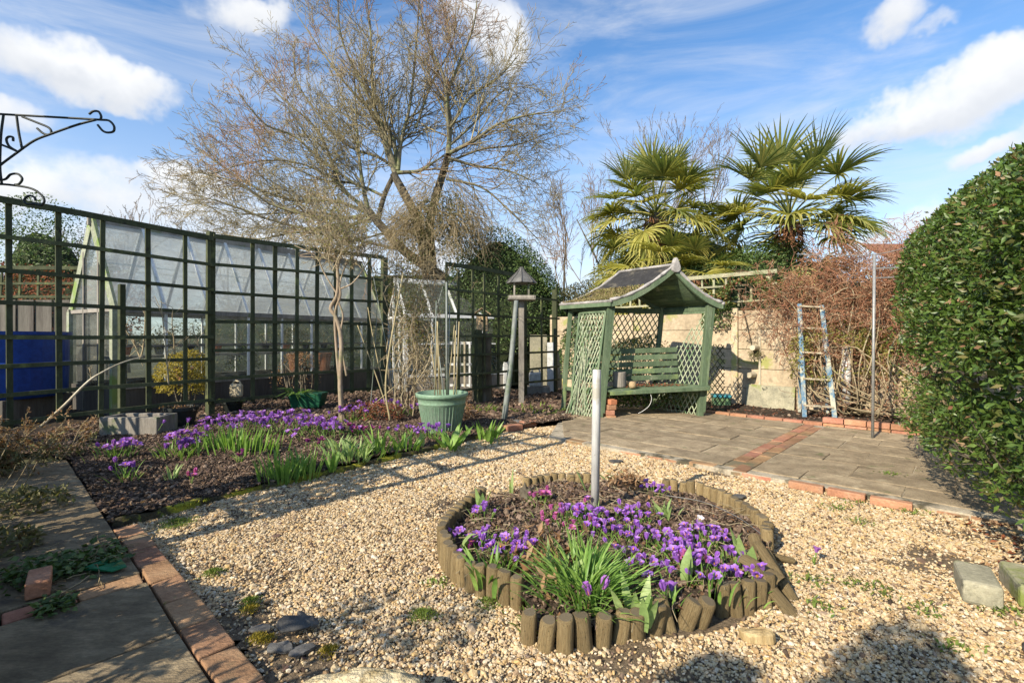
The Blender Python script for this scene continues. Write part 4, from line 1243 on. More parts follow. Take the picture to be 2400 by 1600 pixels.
# ================================================================== hedge on the right
def build_hedge():
    root = empty('hedge', (3.4, 2.9, 0), 'large clipped evergreen hedge with glossy leaves filling the right side', 'hedge')
    A = np.array([2.66, 1.25]); B = np.array([4.22, 3.95]); dr = nrm(B - A); pl_ = np.array([-dr[1], dr[0]]); Ln = np.linalg.norm(B - A)
    g = np.random.default_rng(21)
    hw, ht = .86, 2.30
    def surf(s, th, z):
        """s along the spine, th -90..90 round the end cap, z 0..1"""
    n = 74000
    # candidate points: sides + far cap + near cap + top via superellipsoid directions
    s = g.uniform(0, Ln + 1.6, n); P_ = np.zeros((n, 3)); Nn = np.zeros((n, 3))
    az = g.uniform(-math.pi, math.pi, n); el = np.arcsin(g.uniform(-.15, 1, n))
    # direction in local frame (across, along, up)
    dx = np.cos(el) * np.cos(az); dy = np.cos(el) * np.sin(az); dz = np.sin(el)
    e1 = 2 / 3.2
    sg = lambda v, e: np.sign(v) * np.abs(v) ** e
    X = hw * sg(dx, .8) ; Y = hw * sg(dy, .8); Zl = sg(dz, .62)
    Zc = .85; Z = np.where(Zl >= 0, Zc + (ht - Zc) * Zl, Zc + Zc * Zl * 2.2)
    r_in = 1 - .10 * np.clip((.75 - Z) / .75, 0, 1) ** 1.5
    X *= r_in; Y *= r_in
    along = np.where(dy > 0, Ln + Y, Y) 
    spread = g.random(n) < .72
    along = np.where(spread, g.uniform(0, Ln, n), along)
    Xs = np.where(spread, X / np.maximum(np.sqrt(dx**2 + dy**2), .05) ** 0 , X)
    # for spread ones make cross-section = full profile
    dx2 = np.cos(el) * np.sign(dx); Xp = hw * sg(dx2, .7) * r_in
    Xs = np.where(spread, Xp, X)
    lump = np.array([mnoise.noise(Vector((a * 1.7, b * 1.7, c * 1.7))) + .5 * mnoise.noise(Vector((a * 4.5, b * 4.5, c * 4.5))) for a, b, c in zip(Xs, along, Z)])
    depth = g.random(n) ** 2 * .18
    k = 1 + .10 * lump - depth + np.where(g.random(n) < .05, g.uniform(.02, .09, n), 0)
    cx = Xs * k; al = np.where(spread, along, np.where(dy > 0, Ln + (along - Ln) * k, along * k)); zz = Zc + (Z - Zc) * (1 + .05 * lump - depth * .7)
    W = A[None] + dr[None] * al[:, None] - pl_[None] * cx[:, None] * 1
    P_ = np.stack([W[:, 0], W[:, 1], zz], 1)
    nd = np.stack([-pl_[0] * cx + dr[0] * np.where(spread, 0, dy), -pl_[1] * cx + dr[1] * np.where(spread, 0, dy), (zz - .7) * .5], 1); nd = unit(nd)
    hole = np.array([mnoise.noise(Vector((a * 5.5, b * 5.5, c * 5.5))) for a, b, c in P_])
    keep = (zz > .05) & ((hole > -.34) | (depth > .05))
    # keep the camera-facing half dense, thin the rest
    toc = unit(np.array([0, 0, 1.1])[None] - P_); facing = (nd * toc).sum(1)
    keep &= (facing > -.25) | (g.random(n) < .25)
    P_, nd = P_[keep], nd[keep]; n = len(P_)
    D = unit(nd * .45 + g.normal(size=(n, 3)) * .75 + np.array([0, 0, .15])); N = unit(nd * 1.0 + g.normal(size=(n, 3)) * .55)
    L = g.uniform(.026, .052, n)
    sel = g.random(n) < .985
    leaf_obj('foliage', P_[sel], D[sel], N[sel], L[sel], L[sel] * .42, LF['hedge'], root, fold=.18, bend=.2)
    q = ~sel
    leaf_obj('withered_leaves', P_[q] + nd[q] * .02, D[q], N[q], L[q] * .9, L[q] * .5, LF['hedge_dead'], root)
    # woody inside
    out = []
    for k in range(26):
        a = g.uniform(-.2, Ln + .3); b = A + dr * a
        st = np.array([b[0] + g.normal() * .1, b[1] + g.normal() * .1, 0]); 
        dirs = np.array([g.normal() * .5, g.normal() * .5, 1.3])
        grow(out, st, dirs, 1.15, .022, 0, 2, (6, 5), .42, .2, .1, (25, 60), 5, .003, g)
    tubes_obj('branches', [(a, b) for a, b, _ in out], MT['darkbark'], root, 4)
    # inner mass: twigs and shaded old leaves
    c0, d0 = [], []
    n2 = 9000; idx = g.integers(0, n, n2)
    ctr = P_[idx] - nd[idx] * g.uniform(.12, .38, n2)[:, None]
    leaf_obj('inner_leaves', ctr, rand_dirs(n2, g), rand_dirs(n2, g), .10, .06, LF['hedge'], root)


build_hedge()
litter('hedge_litter', [(1.95, 1.7), (3.6, 4.4), (4.6, 4.6), (3.3, 1.4)], lambda x, y: .012, 2600, .034, LF['rust'], 41, .014)
litter('hedge_litter', [(1.80, 1.75), (2.05, 2.2), (3.3, 4.0), (3.6, 4.0), (2.5, 1.7)], lambda x, y: .012, 900, .028, LF['dry'], 42, .014)


# ================================================================== big bare tree
def bare_tree():
    root = empty('bare_tree', (-2.1, 11.2, 0), 'big leafless twiggy tree spreading over the middle of the sky', 'tree')
    g = np.random.default_rng(77); Y = 11.0
    q = lambda px, py, y=Y: np.array(P(px, py, y))
    trunk = [np.array([-1.7, 11.3, 0]), q(1035, 660), q(985, 610), q(905, 545), q(872, 500)]
    tubes = [(spline([np.array([-1.3, 11.2, 0]), q(1075, 700, 11.2), q(1020, 640), q(950, 590), q(885, 520), q(862, 490)], 20), np.linspace(.16, .075, 21))]
    tubes.append((spline([q(885, 520), q(900, 460), q(922, 412), q(928, 400)], 10), np.linspace(.06, .045, 11)))
    tubes.append((spline([np.array([-1.9, 11.4, 0]), q(1000, 640, 11.3), q(978, 520, 11.2), q(945, 450), q(922, 408)], 16), np.linspace(.13, .085, 17)))
    tubes.append((spline([np.array([-1.55, 11.6, 0]), q(1010, 600, 11.5), q(1012, 500, 11.5), q(1040, 400, 11.4), q(1052, 360, 11.4)], 16), np.linspace(.13, .07, 17)))
    # a hanging knot of wood
    tubes_obj('trunk', tubes, MT['darkbark'], root, 10)
    limbs = [  # control pixels, radius at foot, depth drift
        ([(925, 405), (900, 330), (880, 260), (872, 180), (868, 70), (850, -60)], .062, -.4),
        ([(928, 400), (925, 340), (900, 290), (830, 220), (760, 130), (700, 40)], .055, .6),
        ([(932, 400), (940, 330), (960, 250), (975, 110), (985, -40)], .06, .3),
        ([(928, 395), (910, 340), (890, 280), (850, 200), (800, 90), (790, -60)], .05, -1.0),
        ([(930, 405), (985, 400), (1020, 378), (1050, 360)], .05, .2),
        ([(1050, 362), (1055, 290), (1050, 220), (1080, 140), (1110, 60), (1120, -20)], .062, .4),
        ([(1052, 330), (1048, 260), (1040, 180), (1000, 90), (980, 0)], .045, -.6),
        ([(1052, 360), (1110, 330), (1170, 290), (1240, 270), (1320, 260)], .05, -.5),
        ([(1050, 370), (1120, 390), (1190, 400), (1260, 430)], .04, .6),
        ([(1055, 300), (1100, 230), (1170, 180), (1215, 130)], .04, .2),
        ([(862, 490), (850, 430), (842, 370), (835, 280), (830, 160)], .055, -.3),
        ([(862, 490), (800, 440), (770, 360), (740, 300), (640, 210), (600, 150)], .045, .5),
        ([(870, 500), (780, 470), (690, 470), (600, 440), (520, 390), (470, 350)], .045, .8),
        ([(870, 505), (760, 510), (640, 480), (560, 430), (450, 400)], .045, -.8),
        ([(875, 510), (770, 540), (650, 520), (540, 480), (430, 450)], .04, .2),
        ([(845, 440), (760, 380), (690, 320), (620, 290), (560, 220)], .035, -1.0),
        ([(900, 460), (830, 430), (750, 420), (650, 370), (540, 300)], .035, 1.2),
        ([(960, 590), (820, 560), (700, 545), (600, 560), (480, 540)], .035, .5),
        ([(1000, 560), (940, 540), (850, 560), (760, 590)], .03, -.8),
        ([(1045, 420), (1130, 440), (1200, 500), (1260, 560)], .03, .1),
        ([(930, 400), (890, 370), (800, 330), (700, 200), (690, 100)], .04, 1.4),
        ([(975, 300), (1010, 200), (1060, 100), (1070, -20)], .03, 1.0),
        ([(870, 520), (760, 500), (660, 500), (560, 500), (440, 470)], .03, 1.6),
        ([(860, 500), (780, 420), (690, 380), (590, 380), (490, 410)], .03, -.2),
        ([(1055, 340), (1110, 290), (1160, 230), (1200, 200)], .03, 1.2),
        ([(1050, 380), (1130, 350), (1210, 340), (1290, 310)], .03, 1.3),
    ]
    out = []; lim = []
    for ctrl, r, dz in limbs:
        n = len(ctrl); pts = [q(px, py, Y + dz * (i / (n - 1)) ** 1.2) for i, (px, py) in enumerate(ctrl)]
        sp_ = spline(pts, 18); rad = np.linspace(r, .010, 19)
        lim.append((sp_, rad))
        Lg = np.linalg.norm(np.diff(sp_, axis=0), axis=1).sum()
        nc = int(8 + Lg * 4.9)
        for j in range(nc):
            t = .1 + .9 * (j + g.random()) / nc; x = min(t * 18, 17.99); i = int(x)
            pos = sp_[i] + (sp_[i + 1] - sp_[i]) * (x - i); dd = nrm(sp_[i + 1] - sp_[i])
            a = R(g.uniform(20, 62)); per = nrm(np.cross(dd, g.normal(size=3)))
            nd = dd * math.cos(a) + per * math.sin(a)
            grow(out, pos, nd, g.uniform(.8, 1.9) * (1.1 - .45 * t), max(.006, rad[i] * .42), 1, 3, (0, 7, 5), .54, .14, .04, (22, 58), 4, .0042, g)
    tubes_obj('limbs', lim, MT['bark'], root, 8)
    tw = [(a, b) for a, b, _ in out]
    print('tree twigs', len(tw))
    tubes_obj('twigs', tw, LF['twig'], root, 3)


bare_tree()


def weeping_mound():
    root = empty('twiggy_climber', (-.9, 10.2, 0), 'dense brown mound of hanging dead stems beneath the big bare tree', 'climber')
    g = np.random.default_rng(5); out = []
    for k in range(700):
        a = g.uniform(0, 6.28); rr = math.sqrt(g.random())
        x = -1.55 + .95 * rr * math.cos(a); y = 10.3 + .7 * rr * math.sin(a); z = 2.95 + 1.75 * math.sqrt(max(0, 1 - rr * rr)) * g.uniform(.3, 1)
        grow(out, (x, y, z), (math.cos(a) * .7, math.sin(a) * .7, -.3), g.uniform(.35, .8), .006, 0, 1, (4,), .5, .28, -.22, (30, 70), 5, .003, g)
    tubes_obj('stems', [(a, b) for a, b, _ in out], LF['twig_brown'], root, 3)
    p, d = lumpy_pts(3500, (-1.55, 10.3, 3.0), (.95, .7, 1.2), 10, 8, .6, .3)
    leaf_obj('leaves', p, rand_dirs(len(p), g), rand_dirs(len(p), g), .07, .03, LF['olive'], root)


weeping_mound()


# far thin trees
def far_tree(label, px, Y, top, spread, seed, n=9, mat='twig_far', r=.07):
    x = (px - 1200) / F * Y; root = empty('far_bare_tree', (x, Y, 0), label, 'tree', 'bare trees beyond the garden')
    g = np.random.default_rng(seed); out = []; zt = ZY(top, Y)
    tubes_obj('trunk', [(spline([(x, Y, 0), (x + g.normal() * .2, Y, zt * .4), (x + g.normal() * .3, Y, zt * .75)], 8), np.linspace(r, r * .3, 9))], MT['darkbark'], root, 6)
    for k in range(n):
        z0 = zt * g.uniform(.22, .7); grow(out, (x + g.normal() * .08, Y, z0), (g.normal() * spread, g.normal() * spread, 1.1), (zt - z0) * g.uniform(.75, 1.05), r * .35, 0, 3, (7, 5, 3), .45, .1, .1, (18, 45), 6, .0035 * Y / 12, g)
    tubes_obj('crown', [(a, b) for a, b, _ in out], LF[mat], root, 3)


far_tree('thin leafless tree showing above the left palm', 1545, 18, 285, .35, 1, 9)
far_tree('spindly leafless tree between the two palms', 1660, 19, 300, .35, 2, 8)
far_tree('faint leafless tree left of the left palm', 1395, 20, 400, .3, 3, 9)
far_tree('faint leafless sapling right of the big bare tree', 1330, 18, 430, .3, 4, 7)
far_tree('small leafless tree above the greenhouse roof at the left', 300, 15, 475, .4, 5, 8)
far_tree('low leafless bush tree beside the greenhouse gable', 215, 14, 560, .5, 6, 8)
far_tree('leafless tree behind the greenhouse ridge', 560, 17, 520, .5, 8, 9)


# ================================================================== shrubs and hedges behind
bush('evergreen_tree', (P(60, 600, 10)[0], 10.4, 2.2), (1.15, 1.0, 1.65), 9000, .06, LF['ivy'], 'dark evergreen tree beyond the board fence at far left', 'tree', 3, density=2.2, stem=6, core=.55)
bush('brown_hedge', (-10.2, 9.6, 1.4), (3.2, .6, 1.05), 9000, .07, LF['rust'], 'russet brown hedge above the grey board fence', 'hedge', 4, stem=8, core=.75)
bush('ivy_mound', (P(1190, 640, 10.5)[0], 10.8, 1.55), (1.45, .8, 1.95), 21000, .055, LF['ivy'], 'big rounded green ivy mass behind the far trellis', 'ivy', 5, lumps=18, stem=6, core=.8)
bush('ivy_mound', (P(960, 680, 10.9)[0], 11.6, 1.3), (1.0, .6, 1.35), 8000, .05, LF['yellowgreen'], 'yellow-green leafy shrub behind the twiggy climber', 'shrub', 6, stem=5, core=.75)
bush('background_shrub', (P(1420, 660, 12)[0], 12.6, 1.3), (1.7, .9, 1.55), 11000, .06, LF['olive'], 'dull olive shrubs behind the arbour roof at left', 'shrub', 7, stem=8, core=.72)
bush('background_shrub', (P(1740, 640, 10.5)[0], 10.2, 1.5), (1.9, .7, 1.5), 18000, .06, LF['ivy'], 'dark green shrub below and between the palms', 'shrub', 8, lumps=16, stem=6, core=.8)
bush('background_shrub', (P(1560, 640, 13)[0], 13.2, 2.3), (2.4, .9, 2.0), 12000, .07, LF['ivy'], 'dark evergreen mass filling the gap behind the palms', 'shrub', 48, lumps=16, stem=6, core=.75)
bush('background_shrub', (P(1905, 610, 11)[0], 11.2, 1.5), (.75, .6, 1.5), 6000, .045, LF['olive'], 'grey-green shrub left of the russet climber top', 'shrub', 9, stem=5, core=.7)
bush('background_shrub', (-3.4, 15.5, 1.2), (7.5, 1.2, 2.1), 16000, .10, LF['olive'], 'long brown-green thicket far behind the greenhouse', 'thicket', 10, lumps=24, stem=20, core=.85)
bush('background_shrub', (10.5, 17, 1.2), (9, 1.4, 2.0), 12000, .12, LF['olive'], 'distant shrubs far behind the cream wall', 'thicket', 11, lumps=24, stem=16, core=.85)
bush('wall_shrub', (WQ(.42, .08, 0)[0], WQ(.42, .08, 0)[1], 1.72), (.58, .38, .36), 4200, .06, LF['mixed'], 'red and green leafed shrub tumbling over the wall-top trellis', 'shrub', 12, stem=4, density=2)
bush('wall_shrub', (WQ(-.12, -.05, 0)[0], WQ(-.12, -.05, 0)[1], 1.38), (.26, .2, .42), 1700, .05, LF['ivy'], 'ivy hanging over the wall beside the right arbour post', 'ivy', 13)
bush('euonymus', (-4.45, 6.55, .48), (.36, .30, .40), 3600, .034, LF['yellow'], 'golden yellow shrub between trellis and greenhouse', 'shrub', 14, stem=5)
bush('wall_ivy', (WQ(1.75, -.1, 0)[0], WQ(1.75, -.1, 0)[1], .72), (.80, .45, .66), 6000, .045, LF['yellowgreen'], 'yellow-green leaves on the wall beneath the russet climber', 'ivy', 15, density=2.6, stem=5)
bush('shade_plant', (1.95, 7.0, .18), (.75, .3, .22), 2600, .05, LF['ivy'], 'dark leafy plants growing beneath the arbour bench', 'plant', 16)
bush('wall_ivy', (1.2, 7.9, .75), (.45, .3, .7), 3000, .05, LF['ivy'], 'green shrub behind the splayed left lattice of the arbour', 'shrub', 17)
bush('wall_ivy', (1.95, 7.75, .62), (.55, .25, .55), 3000, .045, LF['yellowgreen'], 'leafy plants seen through the back lattice of the arbour', 'shrub', 18, density=2.4)


# ================================================================== palms
def frond_mesh(el, droop, seed, Rb=.70, pet=.80, nl=30):
    """fan frond pointing along +X leaving the crown at elevation el; gravity baked in"""
    g = np.random.default_rng(seed); Vv, Ff = [], []
    e = R(el)
    p0 = np.zeros(3); d = np.array([math.cos(e), 0, math.sin(e)]); pts = [p0]
    for i in range(6):
        d = nrm(d + np.array([0, 0, -.055 - droop * .05])); pts.append(pts[-1] + d * pet / 6)
    V, Q = tubes_np([(np.array(pts), np.linspace(.016, .008, 7))], 4)
    hub = pts[-1]; dirc = nrm(d + np.array([0, 0, -.1 * droop])); side = np.array([0, 1., 0]); up = np.cross(dirc, side); up = -up if up[2] < 0 else up
    Vv.append(V); Ff.append(Q); base = len(V)
    for k in range(nl):
        a = R(-118 + 236 * (k + .5) / nl + g.normal() * 2.2)
        ld = dirc * math.cos(a) + side * math.sin(a) * .9 + up * (.30 * abs(math.sin(a)) + .05)
        ld = nrm(ld); L = Rb * (.74 + .28 * math.cos(a * .6)) * g.uniform(.86, 1.06)
        w = L * math.pi * 236 / 180 / nl * .36
        dn = .02 + droop * g.uniform(.7, 1.3)
        pp = hub.copy(); dd = ld.copy(); seg = 5; P5 = [pp.copy()]
        for i in range(seg):
            f = (i / seg) ** 2
            dd = nrm(dd + np.array([0, 0, -1.0]) * dn * (.12 + 1.35 * f)); pp = pp + dd * L / seg; P5.append(pp.copy())
        ws = [.004, w * .50, w * .62, w * .46, w * .26, .001]
        sn = nrm(np.cross(ld, up))
        V = []
        for i in range(seg + 1):
            V += [P5[i] + sn * ws[i], P5[i] - up * ws[i] * .55, P5[i] - sn * ws[i]]
        i = np.arange(seg)[:, None] * 3
        Q = np.concatenate([i + np.array([[0, 1, 4, 3]]), i + np.array([[1, 2, 5, 4]])]) + base
        Vv.append(np.array(V)); Ff.append(Q); base += len(V)
    return np.concatenate(Vv), np.concatenate(Ff)


FR = {}
for nm, el, dr, mt in (('up', 76, .05, 'palm'), ('up2', 58, .12, 'palm'), ('mid', 38, .28, 'palm'), ('mid2', 18, .42, 'palm'), ('low', 0, .62, 'palm_old'), ('low2', -22, .85, 'palm_old'), ('midy', 24, .38, 'palm_old')):
    V, Q = frond_mesh(el, dr, len(FR))
    FR[nm] = mesh_np('frond_' + nm, V, Q, LF[mt])


def palm(label, x, y, zc, scale, seed, plan, skirt=True, trunk_r=.10):
    root = empty('palm_tree', (x, y, 0), label, 'palm tree', 'fan palms behind the wall')
    g = np.random.default_rng(seed)
    n = 14
    MB().tube([(x + .02 * math.sin(i), y, zc * i / n) for i in range(n + 1)], [trunk_r * (1 + .1 * math.sin(i * 2.3)) for i in range(n + 1)], 12).build('trunk', MT['darkbark'], root)
    # fibrous coat
    m = 1900; zz = zc * (.30 + .68 * g.random(m)); a = g.uniform(0, 6.28, m); rr = trunk_r * (1.25 + .5 * (zz / zc) ** 2) * scale
    pts = np.stack([x + rr * np.cos(a), y + rr * np.sin(a), zz], 1)
    D = np.stack([np.cos(a) * .45, np.sin(a) * .45, np.full(m, -.9)], 1) + g.normal(size=(m, 3)) * .3
    o = leaf_obj('trunk_fibre', pts, D, np.stack([np.cos(a), np.sin(a), a * 0], 1), .17, .028, LF['fibre'], root); o['kind'] = 'stuff'
    for nm, cnt, a0 in plan:
        for k in range(cnt):
            az = a0 + 2 * math.pi * (k + g.uniform(-.3, .3)) / cnt
            s = scale * g.uniform(.88, 1.1)
            z = zc + {'up': .1, 'up2': .08, 'mid': .02, 'mid2': -.08, 'midy': -.05, 'low': -.18, 'low2': -.32}[nm] * scale
            link('frond', FR[nm], None, root, (x, y, z), (g.normal() * .16, g.normal() * .16, az), (s, s, s))
    return root


pA = P(1535, 500, 11); pB = P(1850, 455, 10.6)
palm('left fan palm with a dense crown above the arbour', pA.x, 11, pA.z - .0, 1.22, 1, [('up', 3, .3), ('up2', 6, .1), ('mid', 8, .6), ('mid2', 8, .2), ('midy', 6, .8), ('low', 8, .3), ('low2', 5, .7)])
palm('right fan palm, the taller one with a spreading crown', pB.x, 10.6, pB.z - .55, 1.42, 2, [('up2', 7, .4), ('mid', 10, .1), ('mid2', 9, .5), ('midy', 6, 1.3), ('low', 6, .9), ('low2', 3, .1)])
pC = P(1515, 640, 10.2)
palm('short yellowish fan palm directly behind the arbour roof', pC.x, 10.2, pC.z + .1, 1.05, 3, [('mid', 4, .2), ('midy', 7, .4), ('low', 9, .1), ('low2', 7, .6)])
pD = P(1618, 640, 9.8)
palm('short palm with a red-brown fibrous trunk right of the arbour ridge', pD.x, 9.8, pD.z - .05, .85, 4, [('mid', 3, .2), ('midy', 6, .4), ('low', 6, .5)], trunk_r=.17)


# ================================================================== russet climber on the wall
def russet():
    c = WQ(1.6, -.12, 0); root = empty('russet_climber', tuple(c), 'tangled russet leafless climber sprawling over the cream wall', 'climber')
    g = np.random.default_rng(31); out = []
    for k in range(560):
        s = .50 + 2.5 * g.beta(1.8, 1.2); top = 2.12 - .42 * max(0, (1.75 - s)) ** 1.3
        z = top - (top - (.85 if s > 1.3 else 1.2)) * g.random() ** 1.3; p = WQ(s, g.uniform(-.42, .3), z)
        grow(out, tuple(p), g.normal(size=3) + np.array([0, -.2, .1]), g.uniform(.35, .8), .0045, 0, 2, (5, 4), .55, .42, -.02, (30, 85), 5, .0030, g)
    for k in range(120):   # upright wisps at the top
        s = g.uniform(1.3, 2.9); p = WQ(s, g.uniform(-.2, .3), g.uniform(1.75, 2.05))
        grow(out, tuple(p), (g.normal() * .4, g.normal() * .4, 1), g.uniform(.2, .5), .004, 0, 1, (5,), .5, .2, .02, (20, 60), 5, .002, g)
    for k in range(70):    # lower tangle
        s = g.uniform(1.2, 2.7); p = WQ(s, g.uniform(-.5, -.1), g.uniform(.08, .8))
        grow(out, tuple(p), (g.normal(), g.normal() * .4, .3), g.uniform(.3, .9), .0045, 0, 1, (6,), .5, .4, -.03, (30, 80), 6, .0022, g)
    print('russet', len(out))
    tubes_obj('stems', [(a, b) for a, b, _ in out], LF['twig_red'], root, 3)
    big = []
    for k in range(26):
        s = g.uniform(1.0, 2.4); e = WQ(s + g.uniform(-.6, .4), g.uniform(-.5, -.1), g.uniform(.9, 1.7)); b = WQ(g.uniform(1.3, 2.7), -.15, .05); m_ = WQ(s + g.uniform(-.3, .4), -.55, g.uniform(.2, 1.0))
        big.append((spline([b, m_, e, e + Vector((g.normal() * .3, 0, g.normal() * .3))], 18), np.linspace(.011, .004, 19)))
    tubes_obj('main_stems', big, LF['twig_pale'], root, 5)
    leafp = np.concatenate([a[-2:] for a, b, _ in out]); ii = g.integers(0, len(leafp), 4200)
    leaf_obj('dead_leaves', leafp[ii] + g.normal(size=(4200, 3)) * .02, g.normal(size=(4200, 3)) - np.array([0, 0, .4]), rand_dirs(4200, g), .03, .016, LF['rust'], root)


russet()


# ================================================================== espalier at the trellis and climbers
def espalier():
    b = G(800, 1000); b.y = min(b.y, 5.95); b = Vector((-2.12, 6.0, .04)); root = empty('espalier_tree', tuple(b), 'twisted pale-stemmed climber trained up a stake against the trellis', 'climber')
    Y = 6.0; q = lambda px, py, y=Y: np.array(P(px, py, y)); g = np.random.default_rng(8)
    st = [(spline([q(803, 1005), q(797, 900), q(800, 800), q(788, 745), q(775, 722), q(790, 690), q(792, 640), q(785, 600)], 30), np.linspace(.030, .017, 31)),
          (spline([q(806, 985), q(792, 860), q(785, 740), q(798, 690), q(790, 640), q(800, 600)], 30), np.linspace(.018, .012, 31)),
          (spline([q(812, 880), q(798, 790), q(804, 740), q(793, 700), q(800, 650), q(815, 610)], 24), np.linspace(.013, .009, 25))]
    tubes_obj('trunk', st, MT['stem'], root, 7)
    MB().bar(q(800, 1012, Y + .05), q(798, 905, Y + .05), .05, .04).build('stake', MT['greywood'], root)
    out = []
    for k in range(85):
        p0 = q(g.uniform(745, 860), g.uniform(560, 640), Y + g.normal() * .2)
        grow(out, p0, (g.normal() * .9, g.normal() * .6, 1.0), g.uniform(.3, .8), .006, 0, 2, (6, 4), .5, .22, .05, (20, 60), 6, .0022, g)
    tubes_obj('twigs', [(a, b_) for a, b_, _ in out], LF['twig_pale'], root, 3)
    tip = np.concatenate([a[-2:] for a, b_, _ in out]); ii = g.integers(0, len(tip), 2400)
    leaf_obj('buds', tip[ii], g.normal(size=(2400, 3)), rand_dirs(2400, g), .022, .012, LF['yellowgreen'], root)
    ar = [(spline([q(745, 590), q(700, 600), q(760, 605), q(785, 615)], 10), [.006] * 11), (spline([q(790, 680), q(830, 660), q(870, 600), q(880, 560)], 12), np.linspace(.011, .005, 13)),
          (spline([q(790, 690), q(760, 640), q(740, 600), q(690, 575)], 12), np.linspace(.011, .005, 13))]
    tubes_obj('arms', ar, MT['stem'], root, 5)


espalier()


def tall_climber():
    root = empty('twiggy_climber', (-1.5, 6.6, 0), 'tall column of pale tangled climber stems behind the green pot', 'climber')
    g = np.random.default_rng(18); out = []
    for k in range(30):
        x0 = g.uniform(-1.65, -1.08); y0 = g.uniform(6.4, 7.2)
        pts = [np.array([x0 + g.normal() * .08, y0 + g.normal() * .08, z + g.normal() * .04]) for z in np.linspace(.02, g.uniform(1.4, 2.25), 7)]
        sp_ = spline(pts, 20); out.append((sp_, np.linspace(.008, .004, 21), 0))
        for j in range(8):
            i = g.integers(3, 20); grow(out, sp_[i], (g.normal(), g.normal(), .5), g.uniform(.12, .4), .0035, 0, 1, (4,), .5, .35, .0, (30, 80), 4, .002, g)
    tubes_obj('stems', [(a, b) for a, b, _ in out], LF['twig_pale'], root, 4)
    out = []
    for k in range(60):
        p0 = np.array([g.normal(-1.4, .28), g.uniform(6.5, 7.3), g.uniform(1.75, 2.25)])
        grow(out, p0, (g.normal() * .9, g.normal() * .6, .5), g.uniform(.2, .55), .005, 0, 2, (5, 3), .5, .3, .0, (25, 70), 5, .002, g)
    tubes_obj('twigs', [(a, b) for a, b, _ in out], LF['twig_brown'], root, 3)
    p, d = lumpy_pts(900, (-1.38, 6.85, 1.1), (.34, .3, 1.05), 14, 3, .7, .4)
    leaf_obj('leaves', p, g.normal(size=(len(p), 3)) - [0, 0, .5], rand_dirs(len(p), g), .03, .016, LF['dry'], root)
    p, d = lumpy_pts(1500, (-1.42, 6.8, 1.1), (.32, .3, 1.0), 10, 4, .8, .4)
    leaf_obj('green_leaves', p, g.normal(size=(len(p), 3)) - [0, 0, .3], rand_dirs(len(p), g), .03, .018, LF['yellowgreen'], root)


tall_climber()
canes = [((915, 1030), (905, 880), (945, 640), 'pale peeling stake rising beside the twiggy climber', .014, 'cane', 6.0),
         ((915, 980), None, (838, 762), 'long bamboo cane leaning left against the trellis', .009, 'cane', 6.3),
         ((866, 990), None, (885, 700), 'thin upright cane behind the crossed canes', .006, 'greycane', 6.4),
         ((925, 930), None, (866, 600), 'tall dark cane crossing behind the climber', .008, 'greycane', 6.5),
         ((840, 975), None, (925, 905), 'short cane lying slantwise near the trellis foot', .007, 'cane', 6.2),
         ((972, 950), None, (967, 610), 'tall straight cane standing in the climber', .010, 'cane', 6.7),
         ((908, 950), (880, 820), (862, 720), 'slender bent cane left of the climber', .007, 'cane', 6.45)]
for b_, m_, t_, lab, r_, mt_, Y_ in canes:
    q = lambda c: P(c[0], c[1], Y_)
    p0 = q(b_); p0.z = max(.03, p0.z); pts = [p0, q(m_), q(t_)] if m_ else [p0, (p0 + q(t_)) / 2 + Vector((.01, 0, 0)), q(t_)]
    tag(MB().tube(spline(pts, 10), [r_ * (1 - .03 * i) for i in range(11)], 7).build('cane', MT[mt_], None, smooth=True), lab, 'cane')


# ================================================================== furniture and clutter
def Q6(px, py, Y): return P(px, py, Y)


# --- green pot with canes
gp_ = G(1036, 1012); py_ = 5.45; cx_ = (1036 - 1200) / F * py_
pot = empty('flower_pot', (cx_, py_, .03), 'large sage green plastic flower pot standing on the bed edge, full of canes', 'pot')
MB().lathe([(0, 0), (.19, 0), (.20, .01), (.262, .33), (.268, .335), (.262, .345), (.278, .40), (.292, .405), (.295, .445), (.285, .45), (.262, .448), (.255, .38), (0, .37)], (cx_, py_, .03), 36).build('body', MT['pot'], pot, smooth=True)
m = MB()
for k in range(40):
    a = 2 * math.pi * k / 40; p0 = Vector((cx_ + .205 * math.cos(a), py_ + .205 * math.sin(a), .06)); p1 = Vector((cx_ + .258 * math.cos(a), py_ + .258 * math.sin(a), .34))
    m.bar(p0, p1, .006, .006)
m.build('ribs', MT['pot'], pot)
MB().lathe([(0, 0), (.256, 0)], (cx_, py_, .40), 30).build('compost', MT['soil'], pot)
g_ = np.random.default_rng(51)
cn = empty('cane_bundle', (cx_, py_, .42), 'bundle of thin bamboo canes stuck in the large green pot', 'canes')
for k in range(11):
    a = g_.uniform(0, 6.28); r_ = g_.uniform(.03, .2); b = Vector((cx_ + r_ * math.cos(a), py_ + r_ * math.sin(a), .37)); t_ = b + Vector((g_.normal() * .05, g_.normal() * .05, g_.uniform(.5, 1.25)))
    MB().tube([b, t_], .006, 6).build('cane', MT['cane'] if k % 3 else MT['greycane'], cn, smooth=True)
MB().tube([Vector((cx_ + .06, py_ - .05, .38)), Vector((cx_ + .05, py_, 1.72))], .011, 8).build('cane', MT['greycane'], cn, smooth=True)

